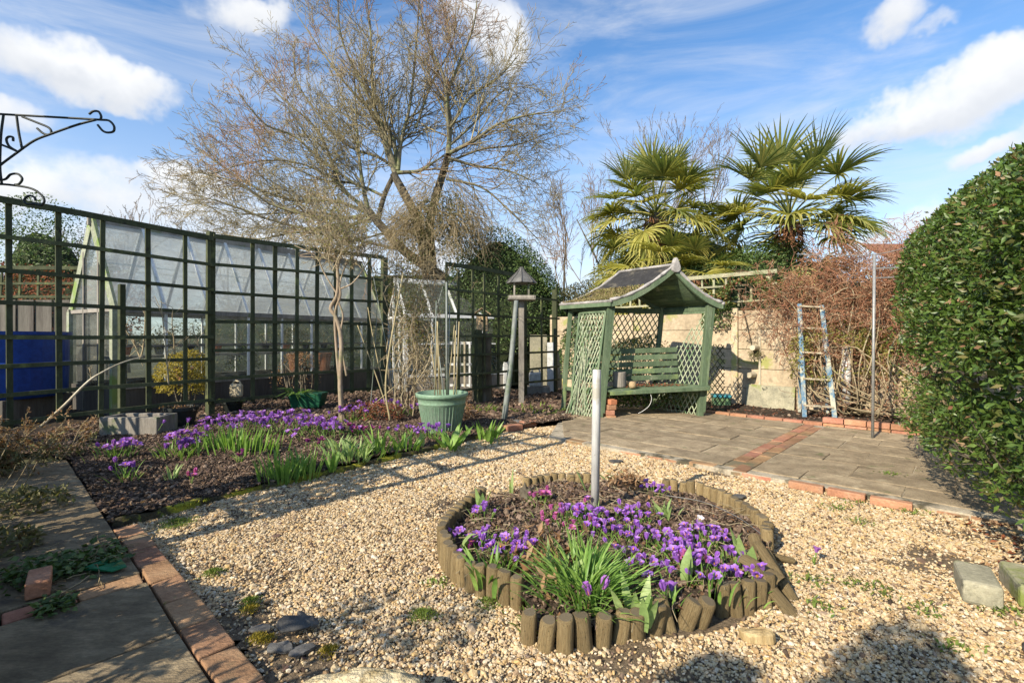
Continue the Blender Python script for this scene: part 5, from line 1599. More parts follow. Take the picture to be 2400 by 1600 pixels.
# --- bird table with pointed roof
by = 7.5; bx = (1222 - 1200) / F * by
bt = empty('bird_table', (bx, by, 0), 'bird table with a pointed dark roof on a tall timber post', 'bird table')
MB().bar((bx, by, 0), (bx, by, 1.72), .085, .085, (1, 0, 0)).build('post', MT['greywood'], bt, bevel=.006)
zt = ZY(702, by)
MB().box((bx, by, zt), (.42, .36, .025)).build('tray', MT['greywood'], bt, bevel=.004)
for sx in (-1, 1):
    MB().box((bx + sx * .2, by, zt + .03), (.02, .36, .045)).build('tray_edge', MT['greywood'], bt)
    MB().box((bx, by + sx * .18, zt + .03), (.38, .018, .045)).build('tray_edge', MT['greywood'], bt)
    for sy in (-1, 1): MB().box((bx + sx * .11, by + sy * .11, (zt + ZY(664, by)) / 2), (.025, .025, ZY(664, by) - zt)).build('roof_post', MT['greywood'], bt)
m = MB(); ze, zp = ZY(664, by), ZY(626, by); n = 8
prof = [(.235, 0), (.17, .075), (.10, .14), (.055, .19), (.018, zp - ze)]
m.lathe(prof, (bx, by, ze), 8); m.lathe([(0, 0), (.235, 0)], (bx, by, ze - .004), 8)
m.build('roof', MT['slate'], bt)
m = MB()
for k in range(8):
    a = 2 * math.pi * k / 8; m.tube([(bx + r * math.cos(a), by + r * math.sin(a), ze + z + .004) for r, z in prof], [.011, .009, .008, .007, .004], 5)
m.build('roof_hip', MT['slate'], bt)

# --- leaning grey pole
lp0, lp1 = G(1181, 990, .02), P(1210, 705, 6.45)
tag(MB().tube(spline([lp0, (lp0 + lp1) / 2 + Vector((.012, 0, 0)), lp1], 10), [.038, .037, .036, .036, .035, .034, .033, .033, .032, .031, .03], 10).build('leaning_pole', MT['greycane'], None, smooth=True), 'thick grey-green pole leaning up against the far trellis', 'pole')
tag(MB().tube([lp0 + Vector((.05, -.03, .0)), lp0 + Vector((.16, -.1, .02)), lp0 + Vector((.28, -.14, .01))], [.03, .04, .02], 8).build('stone', MT['slate'], None, smooth=True), 'flat grey stone at the foot of the leaning pole', 'stone')

# --- nest box with a tan roof on an old dark stump
ny = 7.9; nx = (1130 - 1200) / F * ny
nb_ = empty('nest_box', (nx, ny, 1.1), 'small bird nest box with a tan pitched roof behind the far trellis', 'nest box')
zb = ZY(775, ny)
MB().box((nx, ny, zb + .13), (.18, .16, .26)).build('body', MT['pinkskin'], nb_, bevel=.004)
for sx in (-1, 1):
    MB().bar(Vector((nx + sx * .16, ny, zb + .25)), Vector((nx, ny, zb + .37)), .22, .015, (0, 1, 0)).build('roof_board', MT['pinkskin'], nb_)
MB().tube([(nx, ny - .082, zb + .16), (nx, ny - .083, zb + .16)], .02, 12).build('entrance', MT['darkpot'], nb_)
st = MB().lathe([(.19, 0), (.17, .1), (.15, .5), (.15, .9), (.16, 1.16), (0, 1.17)], (nx, ny, 0), 14).build('post_stump', MT['darkbark'], None, smooth=True)
tag(st, 'thick dark stump carrying the tan nest box', 'stump')
# panel of dark glittering film behind
rl = empty('slatted_frame', (-1.0, 8.6, 0), 'rusty-white slatted frame standing behind the far trellis', 'frame')
for k in range(7):
    MB().box((-1.02 + .09 * k, 8.55, .62), (.03, .02, .8)).build('slat', MT['whitemetal'] if k % 2 else MT['palewood'], rl)
for z in (.25, .62, 1.0): MB().box((-.75, 8.57, z), (.7, .02, .04)).build('rail', MT['whitemetal'], rl)

# water carrier behind the far trellis
wy = 9.0; wx = (1256 - 1200) / F * wy
wc = empty('water_container', (wx, wy, ZY(905, wy)), 'pale grey plastic water container behind the far trellis', 'container')
z0 = ZY(905, wy)
MB().box((wx, wy, z0 + .13), (.25, .22, .26)).build('body', MT['whitepipe'], wc, bevel=.03)
MB().tube(spline([(wx - .08, wy, z0 + .25), (wx - .05, wy, z0 + .32), (wx + .05, wy, z0 + .32), (wx + .08, wy, z0 + .25)], 10), .014, 8).build('handle', MT['whitepipe'], wc, smooth=True)
MB().tube([(wx - .08, wy - .05, z0 + .25), (wx - .08, wy - .05, z0 + .29)], .03, 12).build('cap', MT['steel'], wc)
tag(MB().box((wx, wy + .05, z0 / 2), (.5, .35, z0)).build('wooden_box', MT['greywood'], None, bevel=.01), 'weathered wooden box under the pale water container', 'box')
for k, (px_, w_, mt_, hh_, lab) in enumerate([(1262, .34, 'block', 1.15, 'pale stone-coloured board standing behind the far trellis'), (1290, .12, 'whitemetal', 1.0, 'white painted plank standing near the arbour side')]):
    Y_ = 9.6 - k * .4; x_ = (px_ - 1200) / F * Y_
    tag(MB().box((x_, Y_, hh_ / 2), (w_, .04, hh_)).build('board', MT[mt_], None, bevel=.004), lab, 'board')

# --- stone trough, black pots, green trough with leaves
c = P(342, 1015, 5.55)
tr = empty('stone_trough', (c.x, 5.55, .02), 'low grey stone trough below the trellis, left of the thick post', 'trough')
tx, ty = -4.12, 5.35
for (dx, dy, sx, sy) in ((0, -.14, .62, .05), (0, .14, .62, .05), (-.285, 0, .05, .23), (.285, 0, .05, .23)):
    MB().box((tx + dx, ty + dy, .14), (sx, sy, .20), 0).build('side', MT['greywood'], tr, bevel=.008)
MB().box((tx, ty, .17), (.56, .24, .06)).build('compost', MT['soil'], tr)
def potx(label, x, y, r, h, mat, name='plant_pot'):
    o = empty(name, (x, y, .05), label, 'pot')
    MB().lathe([(0, 0), (r * .75, 0), (r, h - .04), (r * 1.06, h - .04), (r * 1.06, h), (r * .95, h), (r * .9, h - .03), (0, h - .04)], (x, y, .05), 20).build('body', mat, o, smooth=False)
    return o
p1 = potx('black plastic pot between the stone trough and the thick trellis post', P(425, 1000, 5.8).x, 5.8, .17, .22, MT['darkpot'])
p2 = potx('squat black pot with moss right of the thick trellis post', P(545, 980, 6.75).x, 6.75, .13, .17, MT['darkpot'])
leaf_obj('moss', np.array([[P(545, 980, 6.75).x + .1 * g_.normal(), 6.75 + .06 * g_.normal(), .22] for _ in range(160)]), g_.normal(size=(160, 3)) + [0, 0, 1], rand_dirs(160, g_), .03, .012, LF['weed'], p2)
leaf_obj('dead_leaves', np.array([[P(425, 1000, 5.8).x + .08 * g_.normal(), 5.8 + .05 * g_.normal(), .25] for _ in range(90)]), g_.normal(size=(90, 3)), rand_dirs(90, g_), .05, .03, LF['dry'], p1)
gtx, gty = P(712, 965, 7.1).x, 7.2
p3 = empty('green_trough', (gtx, gty, .05), 'deep green plastic trough planted with strappy leaves in front of the greenhouse', 'trough')
MB().quadbox([(gtx-.18, gty-.1, .06), (gtx+.22, gty-.1, .06), (gtx+.22, gty+.1, .06), (gtx-.18, gty+.1, .06), (gtx-.24, gty-.13, .28), (gtx+.28, gty-.13, .28), (gtx+.28, gty+.13, .28), (gtx-.24, gty+.13, .28)]).build('body', MT['greenpot'], p3, bevel=.01)
n = 46; a = g_.uniform(0, 6.28, n)
leaf_obj('leaves', np.array([[gtx - .12 + .05 * math.cos(q), gty - .08 + .05 * math.sin(q), .26] for q in a]), np.stack([np.cos(a) * .9, np.sin(a) * .9, g_.uniform(.1, .9, n)], 1), np.tile([0, 0, 1.], (n, 1)), g_.uniform(.16, .3, n), .035, LF['blade'], p3, bend=.5)
# cream jerry can hanging on the greenhouse side
jx = P(555, 910, 7.0)
jc = empty('jerry_can', (jx.x, 7.0, jx.z - .12), 'cream plastic can hanging behind the trellis right of the thick post', 'can')
MB().prism([(jx.x - .085, 6.94), (jx.x + .095, 6.94), (jx.x + .095, 7.02), (jx.x - .085, 7.02)], jx.z - .12, jx.z + .07).build('body', MT['cream'], jc, bevel=.03)
MB().tube(spline([(jx.x - .05, 6.98, jx.z + .06), (jx.x - .02, 6.98, jx.z + .11), (jx.x + .05, 6.98, jx.z + .10), (jx.x + .07, 6.98, jx.z + .05)], 8), .012, 7).build('handle', MT['cream'], jc, smooth=True)
MB().tube([(jx.x, 6.98, jx.z + .1), (jx.x, 6.98, jx.z + .18)], .003, 5).build('string', MT['cane'], jc)
# terracotta pots inside the greenhouse
for k, (a, b, lab) in enumerate([(1.1, .5, 'terracotta pot on the greenhouse floor, nearest the thick post'), (3.0, .4, 'terracotta pot in the greenhouse seen beside the espalier stem'), (3.7, .42, 'terracotta pot in the greenhouse right of the espalier stem')]):
    q = QG(a, b, 0); h_ = .36 if k else .2
    o = empty('terracotta_pot', (q.x, q.y, .4), lab, 'pot')
    MB().lathe([(0, 0), (.09, 0), (.13, h_ - .05), (.145, h_ - .05), (.145, h_), (.12, h_), (.11, h_ - .04), (0, h_ - .05)], (q.x, q.y, .42), 18).build('body', MT['terracotta'], o)
for k, (a, b, mt_, r_, z_, lab) in enumerate([(.9, .95, 'olive', .28, 1.0, 'dull green plants on the greenhouse staging near the gable'), (2.3, .9, 'ivy', .32, .62, 'dark leafy plants inside the greenhouse behind the yellow shrub'),
        (3.4, .95, 'olive', .26, 1.02, 'brownish plants on the greenhouse staging at the middle'), (4.3, .8, 'ivy', .3, .7, 'green plants at the far end of the greenhouse')]):
    q = QG(a, b, z_); bush('greenhouse_plant', tuple(q), (r_, r_, r_ * 1.0), 700, .05, LF[mt_], lab, 'plant', 140 + k, density=3)
for k in range(9):
    a = .5 + k * .45; q = QG(a, .95, .83); o = MB().lathe([(0, 0), (.05, 0), (.07, .1), (.078, .1), (.078, .12), (0, .11)], tuple(q), 12).build('seed_pot', MT['terracotta'] if k % 3 == 0 else MT['darkpot'])
    tag(o, 'small plant pot in the row on the greenhouse staging', 'pot', 'pots on the greenhouse staging')
g2 = np.random.default_rng(61); out = []
for k in range(9):
    q = QG(.5 + k * .45, .95, .93)
    for j in range(4): grow(out, tuple(q), (g2.normal() * .3, g2.normal() * .3, 1), g2.uniform(.2, .5), .004, 0, 1, (5,), .5, .2, .05, (25, 60), 4, .002, g2)
tag(tubes_obj('seedling_stems', [(a, b) for a, b, _ in out], LF['twig_brown']), kind='stuff')

# --- blue tank
bx_, by_ = -6.40, 6.05
tk = empty('water_tank', (bx_, by_, 0), 'bright blue plastic water tank behind the left end of the trellis', 'tank')
MB().lathe([(0, .36), (.60, .36), (.63, .40), (.64, .72), (.65, .74), (.65, .78), (.64, .80), (.645, 1.12), (.67, 1.13), (.67, 1.17), (.62, 1.17), (.60, .8), (0, .8)], (bx_, by_, 0), 36).build('body', MT['blue'], tk, smooth=False)
MB().box((bx_, by_, .18), (1.0, .9, .36)).build('stand', MT['boards'], tk, bevel=.01)

# --- hanging basket bracket on its post (post stands just outside the picture)
by2 = 2.42
def B2(px, py): return P(px, py, by2)
br = empty('basket_bracket', B2(-30, 480), 'curly painted iron hanging basket bracket reaching in at the left edge', 'bracket')
def iron(nm, pts, r=.0055, n=30): return MB().tube(spline([B2(*p) for p in pts], n), r, 7).build(nm, MT['iron'], br, smooth=True)
iron('arm', [(-28, 266), (60, 271), (150, 276), (236, 281)])
iron('arm_hook', [(236, 281), (255, 283), (267, 295), (266, 308), (252, 311), (240, 306), (229, 293)])
iron('top_curl', [(209, 268), (219, 261), (231, 262), (237, 272), (236, 280)])
iron('brace', [(-28, 415), (0, 388), (40, 358), (80, 330), (120, 314), (180, 293), (225, 281)])
iron('upright', [(-28, 262), (-28, 350), (-26, 440), (-28, 480)], .007)
iron('stay', [(8, 270), (2, 320), (0, 390), (4, 430)])
iron('stay', [(39, 273), (44, 310), (52, 350)])
iron('scroll', [(52, 274), (85, 287), (115, 300), (120, 312), (112, 316), (100, 312), (87, 301)])
iron('scroll', [(0, 338), (22, 347), (42, 356)])
iron('scroll', [(42, 356), (22, 343), (15, 328), (20, 321), (30, 322), (31, 331)])
iron('scroll', [(-26, 420), (10, 421), (25, 409), (42, 408), (52, 419), (45, 431), (35, 433)])
iron('scroll', [(-26, 431), (20, 433), (70, 441), (95, 455), (104, 470), (98, 482)])
iron('scroll', [(98, 482), (80, 478), (62, 478), (57, 468), (68, 459), (80, 462), (84, 470)])

# --- arch of trellis carrying the bracket: stands left of the picture and shades the path
def LB(a, b, z): return Vector((.7071 * (a + b), .7071 * (a - b), z))     # along / across the sunlight
ar = empty('trellis_arch', LB(-.25, -3.5, 0), 'tall weathered trellis arch with climber beside the path at the left edge', 'arch')
for b in (-3.88, -3.5, -3.14):
    MB().bar(LB(-.25, b, 0), LB(-.25, b, 2.72), .06, .05).build('post', MT['trellis'], ar)
for k in range(9): MB().bar(LB(-.27, -3.90, .75 + k * .24), LB(-.27, -3.12, .75 + k * .24), .035, .02).build('rail', MT['trellis'], ar)
MB().bar(LB(-.25, -3.4, 1.95), B2(-30, 420) + Vector((0, 0, -.02)), .05, .04).build('bracket_arm', MT['trellis'], ar)
MB().bar(B2(-34, 500), B2(-34, 240), .05, .04, (1, 0, 0)).build('bracket_board', MT['trellis'], ar)
g3 = np.random.default_rng(71)
n = 2600; b_ = g3.uniform(-3.95, -3.1, n); z_ = .1 + 1.75 * g3.random(n) ** 1.1; a_ = np.minimum(-.25, -.38 + g3.normal(0, .09, n))
pts = np.stack([.7071 * (a_ + b_), .7071 * (a_ - b_), z_], 1); keep = np.array([mnoise.noise(Vector((b * 3, z * 2.2, 5))) > -.22 + .25 * (z - 1.0) for b, z in zip(b_, z_)])
leaf_obj('climber_leaves', pts[keep], rand_dirs(keep.sum(), g3), rand_dirs(keep.sum(), g3), .07, .045, LF['ivy'], ar)

# --- shrubs added left of and behind the viewer to throw the dappled shade
def shade_bush(label, a, b, r, z, h_, n, seed, dens=3.0, L=.055, mat='ivy', core=0):
    p = LB(a, b, z); return bush('added_shade_shrub', tuple(p), (r, r, h_), n, L, LF[mat], label, 'shrub', seed, density=dens, stem=5, core=core)
for k, (a, b, r, z, h_) in enumerate([(-1.0, -6.6, .46, .5, .6), (-1.0, -5.7, .44, .48, .6), (-1.0, -4.9, .42, .48, .62), (-.70, -4.2, .38, .42, .54), (-.62, -3.0, .34, .32, .44), (-.65, -2.3, .45, .32, .42)]):
    shade_bush('leafy shrub added to shade the path at the left, ' + ('farthest up the path', 'just nearer than the farthest one', 'third towards the viewer', 'beside the trellis arch', 'right of the trellis arch', 'nearest the viewer')[k], a, b, r, z, h_, 3200 if b < -4 else 4200, 80 + k, 1.2 if b < -4 else 3.2, core=0 if b < -4 else .62)
for k, (a, b, r, z, h_) in enumerate([(-1.35, -.54, .21, 1.10, .80), (-1.35, -.17, .23, 1.2, .93)]):  # unseen pair, added and shaped to throw two rounded shadows on the gravel
    shade_bush(('narrow upright shrub added behind the viewer to cast a shadow', 'taller upright shrub added behind the viewer to cast a shadow')[k], a, b, r, z, h_, 6000, 90 + k, None, core=.86)
shade_bush('loose open shrub added behind the viewer for dappled shade', -.95, -1.6, .40, .75, .58, 1000, 95, 4.0)  # unseen, added to dapple the near gravel

# --- dry fern and grasses at the left edge
fr = empty('dry_shrub', (-3.75, 3.6, 0), 'half dead bushy plant with tan tips at the left edge', 'plant')
g4 = np.random.default_rng(14); out = []
for k in range(34):
    p0 = (-3.98 + g4.normal() * .14, 3.75 + g4.normal() * .24, .02); grow(out, p0, (g4.normal() * .5 + .1, g4.normal() * .5, 1), g4.uniform(.28, .55), .005, 0, 2, (6, 4), .4, .2, .0, (25, 60), 5, .002, g4)
tubes_obj('stems', [(a, b) for a, b, _ in out], LF['twig_brown'], fr, 3)
tp = np.concatenate([a[-2:] for a, b, _ in out]); ii = g4.integers(0, len(tp), 3200)
leaf_obj('dry_leaves', tp[ii], g4.normal(size=(3200, 3)) - [0, 0, .4], rand_dirs(3200, g4), .032, .014, LF['dry'], fr)
ii = g4.integers(0, len(tp), 1500); low = tp[ii] * np.array([1, 1, .6])
leaf_obj('green_leaves', low, g4.normal(size=(1500, 3)), rand_dirs(1500, g4), .05, .018, LF['olive'], fr)
for i, (b_, t_) in enumerate([((10, 1180), (72, 1072)), ((30, 1190), (88, 1080)), ((0, 1150), (38, 1088)), ((-20, 1110), (25, 1020))]):
    q0, q1 = P(*b_, 3.1), P(*t_, 3.1); q0.z = max(.05, q0.z)
    tag(tubes_obj('dry_stalk', [(spline([q0, (q0 + q1) / 2 + Vector((.02, 0, .02)), q1], 8), np.linspace(.004, .002, 9))], LF['twig_pale'], None, 5), 'bare tan grass stalk arching beside the path at the left edge', 'stalk', 'tan stalks by the path')
bush('low_plant', (-3.05, 2.95, .06), (.26, .26, .10), 600, .045, LF['olive'], 'low dark green plant on the soil left of the path', 'plant', 23, density=5)
bush('low_plant', (-2.55, 2.38, .06), (.18, .2, .10), 450, .045, LF['olive'], 'small green plant beside the slabs at the left edge', 'plant', 24, density=5)
# cut branch leaning on the trellis
s_ = MB().tube(spline([P(95, 1000, 4.5), P(150, 950, 4.55), P(205, 895, 4.6), P(240, 872, 4.65), P(285, 850, 4.8), P(335, 835, 5.0)], 24), [.014 - .0004 * i for i in range(25)], 7).build('cut_branch', MT['palewood'], None, smooth=True)
tag(s_, 'long bare cut branch leaning through the trellis at the left', 'branch')
out = []
for k, (b_, t_) in enumerate([((215, 890), (212, 862)), ((330, 838), (300, 770)), ((330, 838), (345, 735)), ((395, 900), (400, 720)), ((410, 830), (405, 730)), ((470, 830), (455, 770)), ((310, 790), (335, 850))]):
    grow(out, tuple(P(*b_, 5.9)), tuple(P(*t_, 5.9) - P(*b_, 5.9)), (P(*t_, 5.9) - P(*b_, 5.9)).length * 1.1, .010, 0, 1, (5,), .4, .06, 0, (30, 70), 6, .003, g4)
tag(tubes_obj('bare_stems', [(a, b) for a, b, _ in out], LF['twig_pale'], None, 5), kind='stuff')
bush('twiggy_shrub', (-3.35, 7.6, .5), (.4, .3, .45), 1200, .03, LF['dry'], 'brown dead shrub inside the trellis left of the thick post', 'shrub', 27, stem=12, density=3)

# --- bricks and small clutter near the arbour
br_ = empty('brick_stack', (G(1430, 984)[0], G(1430, 984)[1], 0), 'stack of four red bricks at the left arbour post', 'bricks')
cb = G(1431, 985)
for k, (rz, dx) in enumerate(((.1, 0), (-.15, .005), (.2, -.004), (.35, .004))):
    MB().box((cb.x + dx, cb.y + .06, .035 + .07 * k), (.115 if k < 3 else .10, .20, .066), rz).build('brick', MT['brick'] if k != 3 else MT['terracotta'], br_, bevel=.006)
row = empty('brick_row', G(1240, 1003), 'short row of broken red bricks edging the soil left of the arbour', 'bricks')
for k, (px_, py_, l_) in enumerate([(1203, 1013, .215), (1238, 1003, .20), (1278, 991, .215)]):
    q = G(px_, py_); MB().box((q.x, q.y + .05, .045), (l_ * .98, .10, .068), .55 + wob(.05)).build('brick', MT['brick'] if k != 2 else MT['oldbrick'], row, bevel=.006)
g5 = np.random.default_rng(15)
lb_ = MB().box(G(75, 1398, .05) + Vector((-.02, .05, .034)), (.075, .17, .065), .72).build('loose_brick', MT['brick'], None, bevel=.006)
tag(lb_, 'single loose red brick lying on the slabs by the ivy', 'brick')

# --- teal and green boxes, leaning slab, ladder, white post, metal pole
q = WQ(.05, -.32, 0)
bxx = empty('plastic_tub', (q.x, q.y, .03), 'small mossy tub with a bright teal lid beside the brick kerb', 'tub')
MB().box((q.x, q.y, .11), (.26, .2, .13), -.3).build('body', MT['mossgreen'], bxx, bevel=.012)
MB().box((q.x, q.y, .19), (.29, .23, .045), -.3).build('lid', MT['teal'], bxx, bevel=.015)
for k, (s0, s1, h_, lab) in enumerate([(.35, 1.02, .34, 'pale rough slab leaning on the foot of the cream wall'), (.78, 1.0, .31, 'shorter broken slab leaning next to the first on the wall')]):
    MBo = MB().quadbox([WQ(s0, -.16, .03), WQ(s1, -.16, .03), WQ(s1, -.11, .03), WQ(s0, -.11, .03), WQ(s0, -.085, .03 + h_), WQ(s1 - (.05 if k else 0), -.085, .03 + h_ - .03 * k), WQ(s1, -.04, .03 + h_), WQ(s0, -.04, .03 + h_)])
    tag(MBo.build('concrete_slab', MT['block'], None, bevel=.006), lab, 'slab')
lad = empty('step_ladder', WQ(1.75, -.45, 0), 'old chipped blue and bare wood step ladder against the cream wall', 'ladder')
Lb, Lt = P(1886, 978, 6.35), P(1874, 712, 6.75); Rb, Rt = P(1957, 985, 6.2), P(1926, 715, 6.6)
Lb.z = .05; Rb.z = .05
for (b, t) in ((Lb, Lt), (Rb, Rt)):
    MB().bar(b, t, .055, .028, (1, -.9, 0)).build('stile', MT['bluepaint'], lad, bevel=.004)
for (b, t) in ((Lb + Vector((.20, .45, 0)), Lt + Vector((.04, .05, -.03))), (Rb + Vector((.20, .45, 0)), Rt + Vector((.04, .05, -.03)))):
    MB().bar(b, t, .04, .022, (1, -.9, 0)).build('rear_stile', MT['bluepaint'], lad)
for k, f in enumerate((.10, .33, .56, .78, .98)):
    MB().bar(Lb.lerp(Lt, f), Rb.lerp(Rt, f), .075, .022, (.7, .7, 0)).build('tread', MT['palewood'], lad, bevel=.003)
q = WQ(1.66, -.28, 0)
tag(MB().tube([(q.x, q.y, .2), (q.x, q.y, .98)], .055, 14).build('white_post', MT['whitepipe'], None, smooth=True), 'short pale pipe post among the climber stems at the wall', 'post')
q = G(2045, 1036)
pole = empty('clothes_pole', (q.x, q.y, 0), 'thin grey metal washing line pole in front of the russet climber', 'pole')
MB().tube([(q.x, q.y, 0), (q.x + .02, q.y, 1.96)], .014, 10).build('shaft', MT['steel'], pole, smooth=True)
MB().tube(spline([(q.x - .62, q.y + .3, 2.02), (q.x - .25, q.y + .1, 1.975), (q.x + .02, q.y, 1.965), (q.x + .3, q.y - .05, 2.03), (q.x + .62, q.y - .1, 2.18)], 20), .004, 6).build('line', MT['steel'], pole, smooth=True)
MB().bar((q.x + .02, q.y, 1.82), (q.x + .28, q.y, 1.83), .012, .012).build('bar', MT['steel'], pole)
MB().bar((q.x + .02, q.y, 1.72), (q.x + .30, q.y, 1.73), .012, .012).build('bar', MT['steel'], pole)
q = WQ(.95, -.1, .62)
for (s, z, lab) in ((.49, .94, 'upper stubby cut branch stub poking from the wall'), (.44, .52, 'lower stubby cut branch stub poking from the wall')):
    p = WQ(s, -.03, z); o = MB().tube([p, p - WN * .14 + Vector((-.03, 0, .0))], [.05, .042], 10).build('branch_stub', MT['palewood'], None); tag(o, lab, 'stub')
leaf_obj('stub_leaves', np.array([list(WQ(.49 + g5.normal() * .05, -.1, .90 - abs(g5.normal()) * .06)) for _ in range(120)]), g5.normal(size=(120, 3)) - [0, 0, 1], rand_dirs(120, g5), .035, .018, LF['olive'])['kind'] = 'stuff'

# --- house beyond
hs = empty('bungalow', (24, 27, 0), 'white gabled bungalow with a red tiled roof far off at the right', 'house')
hx, hyy = 21.5, 26.0
MB().box((hx + 4.5, hyy, 2.2), (9, .3, 5.4)).build('wall', MT['white'], hs)
m = MB()
zE, zR = 4.6, 6.55
m.quadbox([(hx - .5, hyy - .6, zE), (hx + 9.6, hyy - .6, zE), (hx + 9.6, hyy + 3, zR), (hx - .5, hyy + 3, zR), (hx - .5, hyy - .6, zE + .15), (hx + 9.6, hyy - .6, zE + .15), (hx + 9.6, hyy + 3, zR + .15), (hx - .5, hyy + 3, zR + .15)])
m.build('roof', MT['rooftile'], hs)
m = MB(); m.v += [(hx + .2, hyy - .9, 3.0), (hx + 4.2, hyy - .9, 3.0), (hx + 4.2, hyy - .9, 4.75), (hx + 2.2, hyy - .9, 5.6), (hx + .2, hyy - .9, 4.75)]
m.f.append((0, 1, 2, 3, 4)); m.build('gable', MT['white'], hs)
for (xa, xb, za, zb2) in ((hx - .2, hx + 2.2, 4.6, 5.75), (hx + 4.6, hx + 2.2, 4.6, 5.75)):
    MB().bar((xa, hyy + .4, za), (xb, hyy + .4, zb2), .1, 2.8, (0, 0, 1)).build('roof_slope', MT['rooftile'], hs)
bush('roof_shrub', (19.6, 22.5, 2.6), (2.6, 1.0, 2.4), 6000, .10, LF['rust'], 'leafless reddish shrubs in front of the far bungalow', 'shrub', 61, density=.9, stem=10)

# --- concrete blocks under the hedge
for (px0, py0, sz, rz, lab) in ((2290, 1396, (.125, .24, .095), -.62, 'mossy pale concrete block lying on gravel before the hedge'), (2425, 1405, (.16, .26, .10), -.55, 'concrete block half under the hedge at the right edge')):
    q = G(px0, py0); o = MB().box((q.x, q.y, .052), sz, rz).build('concrete_block', MT['block'], None, bevel=.014); tag(o, lab, 'block'); 
q = G(2470, 1560, 0)
tag(MB().lathe([(0, 0), (.08, 0), (.09, .03), (.06, .065), (0, .075)], (q.x + .02, q.y, 0), 12).build('stone', MT['slate'], None, smooth=True), 'dark mossy stone cut by the right edge of the picture', 'stone')

# --- pale boulder at the bottom edge
def rock(nm, c, rad, mat, label, seed, sub=5, amp=.16):
    import bmesh
    bm = bmesh.new(); bmesh.ops.create_icosphere(bm, subdivisions=sub, radius=1)
    for v in bm.verts:
        d_ = v.co.normalized(); k = 1 + amp * mnoise.noise(d_ * 1.8 + Vector((seed, 0, 0))) + amp * .45 * mnoise.noise(d_ * 5 + Vector((seed, 3, 0))) + amp * .16 * mnoise.noise(d_ * 16) + amp * .1 * mnoise.noise(d_ * 34)
        v.co = Vector((d_.x * rad[0], d_.y * rad[1], d_.z * rad[2])) * k
    me = bpy.data.meshes.new(nm); bm.to_mesh(me); bm.free()
    for p in me.polygons: p.use_smooth = True
    me.materials.append(mat); o = link(nm, me, None, None, c); return tag(o, label, 'rock')
rock('boulder', (-.43, 1.37, .045), (.235, .10, .09), MT['sandstone'], 'pale yellow pitted boulder cut by the bottom edge', 3, 6, .15)


def slab_rock(label, px, py, sx, sy, h_, rz, tilt=(0, 0), seed=0, mat='slate', z=.02):
    """split piece of slate: irregular flat polygon with thickness"""
    g = np.random.default_rng(seed); n = 9; pts = []
    for k in range(n):
        a = 2 * math.pi * k / n; r = g.uniform(.72, 1.1); pts.append((math.cos(a) * sx * r, math.sin(a) * sy * r))
    m = MB().prism(pts, 0, h_)
    m.v = [(x, y, z_ + .25 * h_ * math.sin(x * 60) if z_ > 0 else z_) for x, y, z_ in m.v]
    c = G(px, py, z); o = link('slate_piece', m.mesh('slate_piece', MT[mat]), None, None, c, (R(tilt[0]), R(tilt[1]), rz))
    b = o.modifiers.new('bevel', 'BEVEL'); b.width = .003; b.segments = 2
    if mat == 'log': o.name = 'wood_piece'
    return tag(o, label, 'wood' if mat == 'log' else 'stone')
slab_rock('dark slate piece propped like a tiny roof on the gravel', 690, 1462, .075, .035, .012, .3, (28, 6), 1, z=.05)
slab_rock('second dark slate leaning behind the propped one', 722, 1455, .06, .03, .012, -.5, (-22, 14), 2, z=.045)
slab_rock('flat slate sliver near the brick course', 610, 1475, .05, .022, .01, .2, (4, 3), 3)
slab_rock('flat grey slate beside the two yellow moss tufts', 655, 1520, .055, .03, .012, -.3, (5, -4), 4)
slab_rock('dark flat slate right of the grey slate at the bottom', 705, 1528, .05, .035, .012, .5, (-4, 4), 5)
slab_rock('brown stake end lying on gravel right of the ring bed', 1778, 1500, .062, .026, .035, -.35, (10, -6), 6, 'log', z=.008)
slab_rock('dark slate fragment behind the ring bed near the patio', 1728, 1165, .08, .03, .012, .4, (5, 2), 7)
slab_rock('small dark slate at the patio corner', 1445, 1082, .07, .035, .012, .1, (6, 2), 8)

# moss cushions on gravel
for (px_, py_, r_, lab) in ((585, 1420, .035, 'yellow moss tuft above the fallen slates'), (588, 1438, .03, 'mossy tuft just below the first moss tuft'), (603, 1508, .03, 'bright moss tuft beside the brick course, left of a pair'), (625, 1512, .025, 'bright moss tuft beside the flat slate'),
                            (500, 1350, .035, 'dull moss tuft near the bricks'), (990, 1450, .05, 'greenish moss tuft left of the ring bed front'), (770, 1538, .03, 'moss tuft near the pale boulder'), (1150, 1418, .05, 'moss under the left log edging'), (415, 1230, .09, 'flat moss patch at the shaded corner of the gravel')):
    q = G(px_, py_); n = int(260 * r_ / .03); dd = g5.normal(size=(n, 2)) * r_ * .5
    o = leaf_obj('moss_tuft', np.stack([q.x + dd[:, 0], q.y + dd[:, 1], np.maximum(.012, .026 - (dd ** 2).sum(1) * 9)], 1), g5.normal(size=(n, 3)) * .7 + [0, 0, 1], rand_dirs(n, g5), .014, .004,
                 LF['yellow'] if r_ < .034 else LF['weed']); tag(o, lab, 'moss')
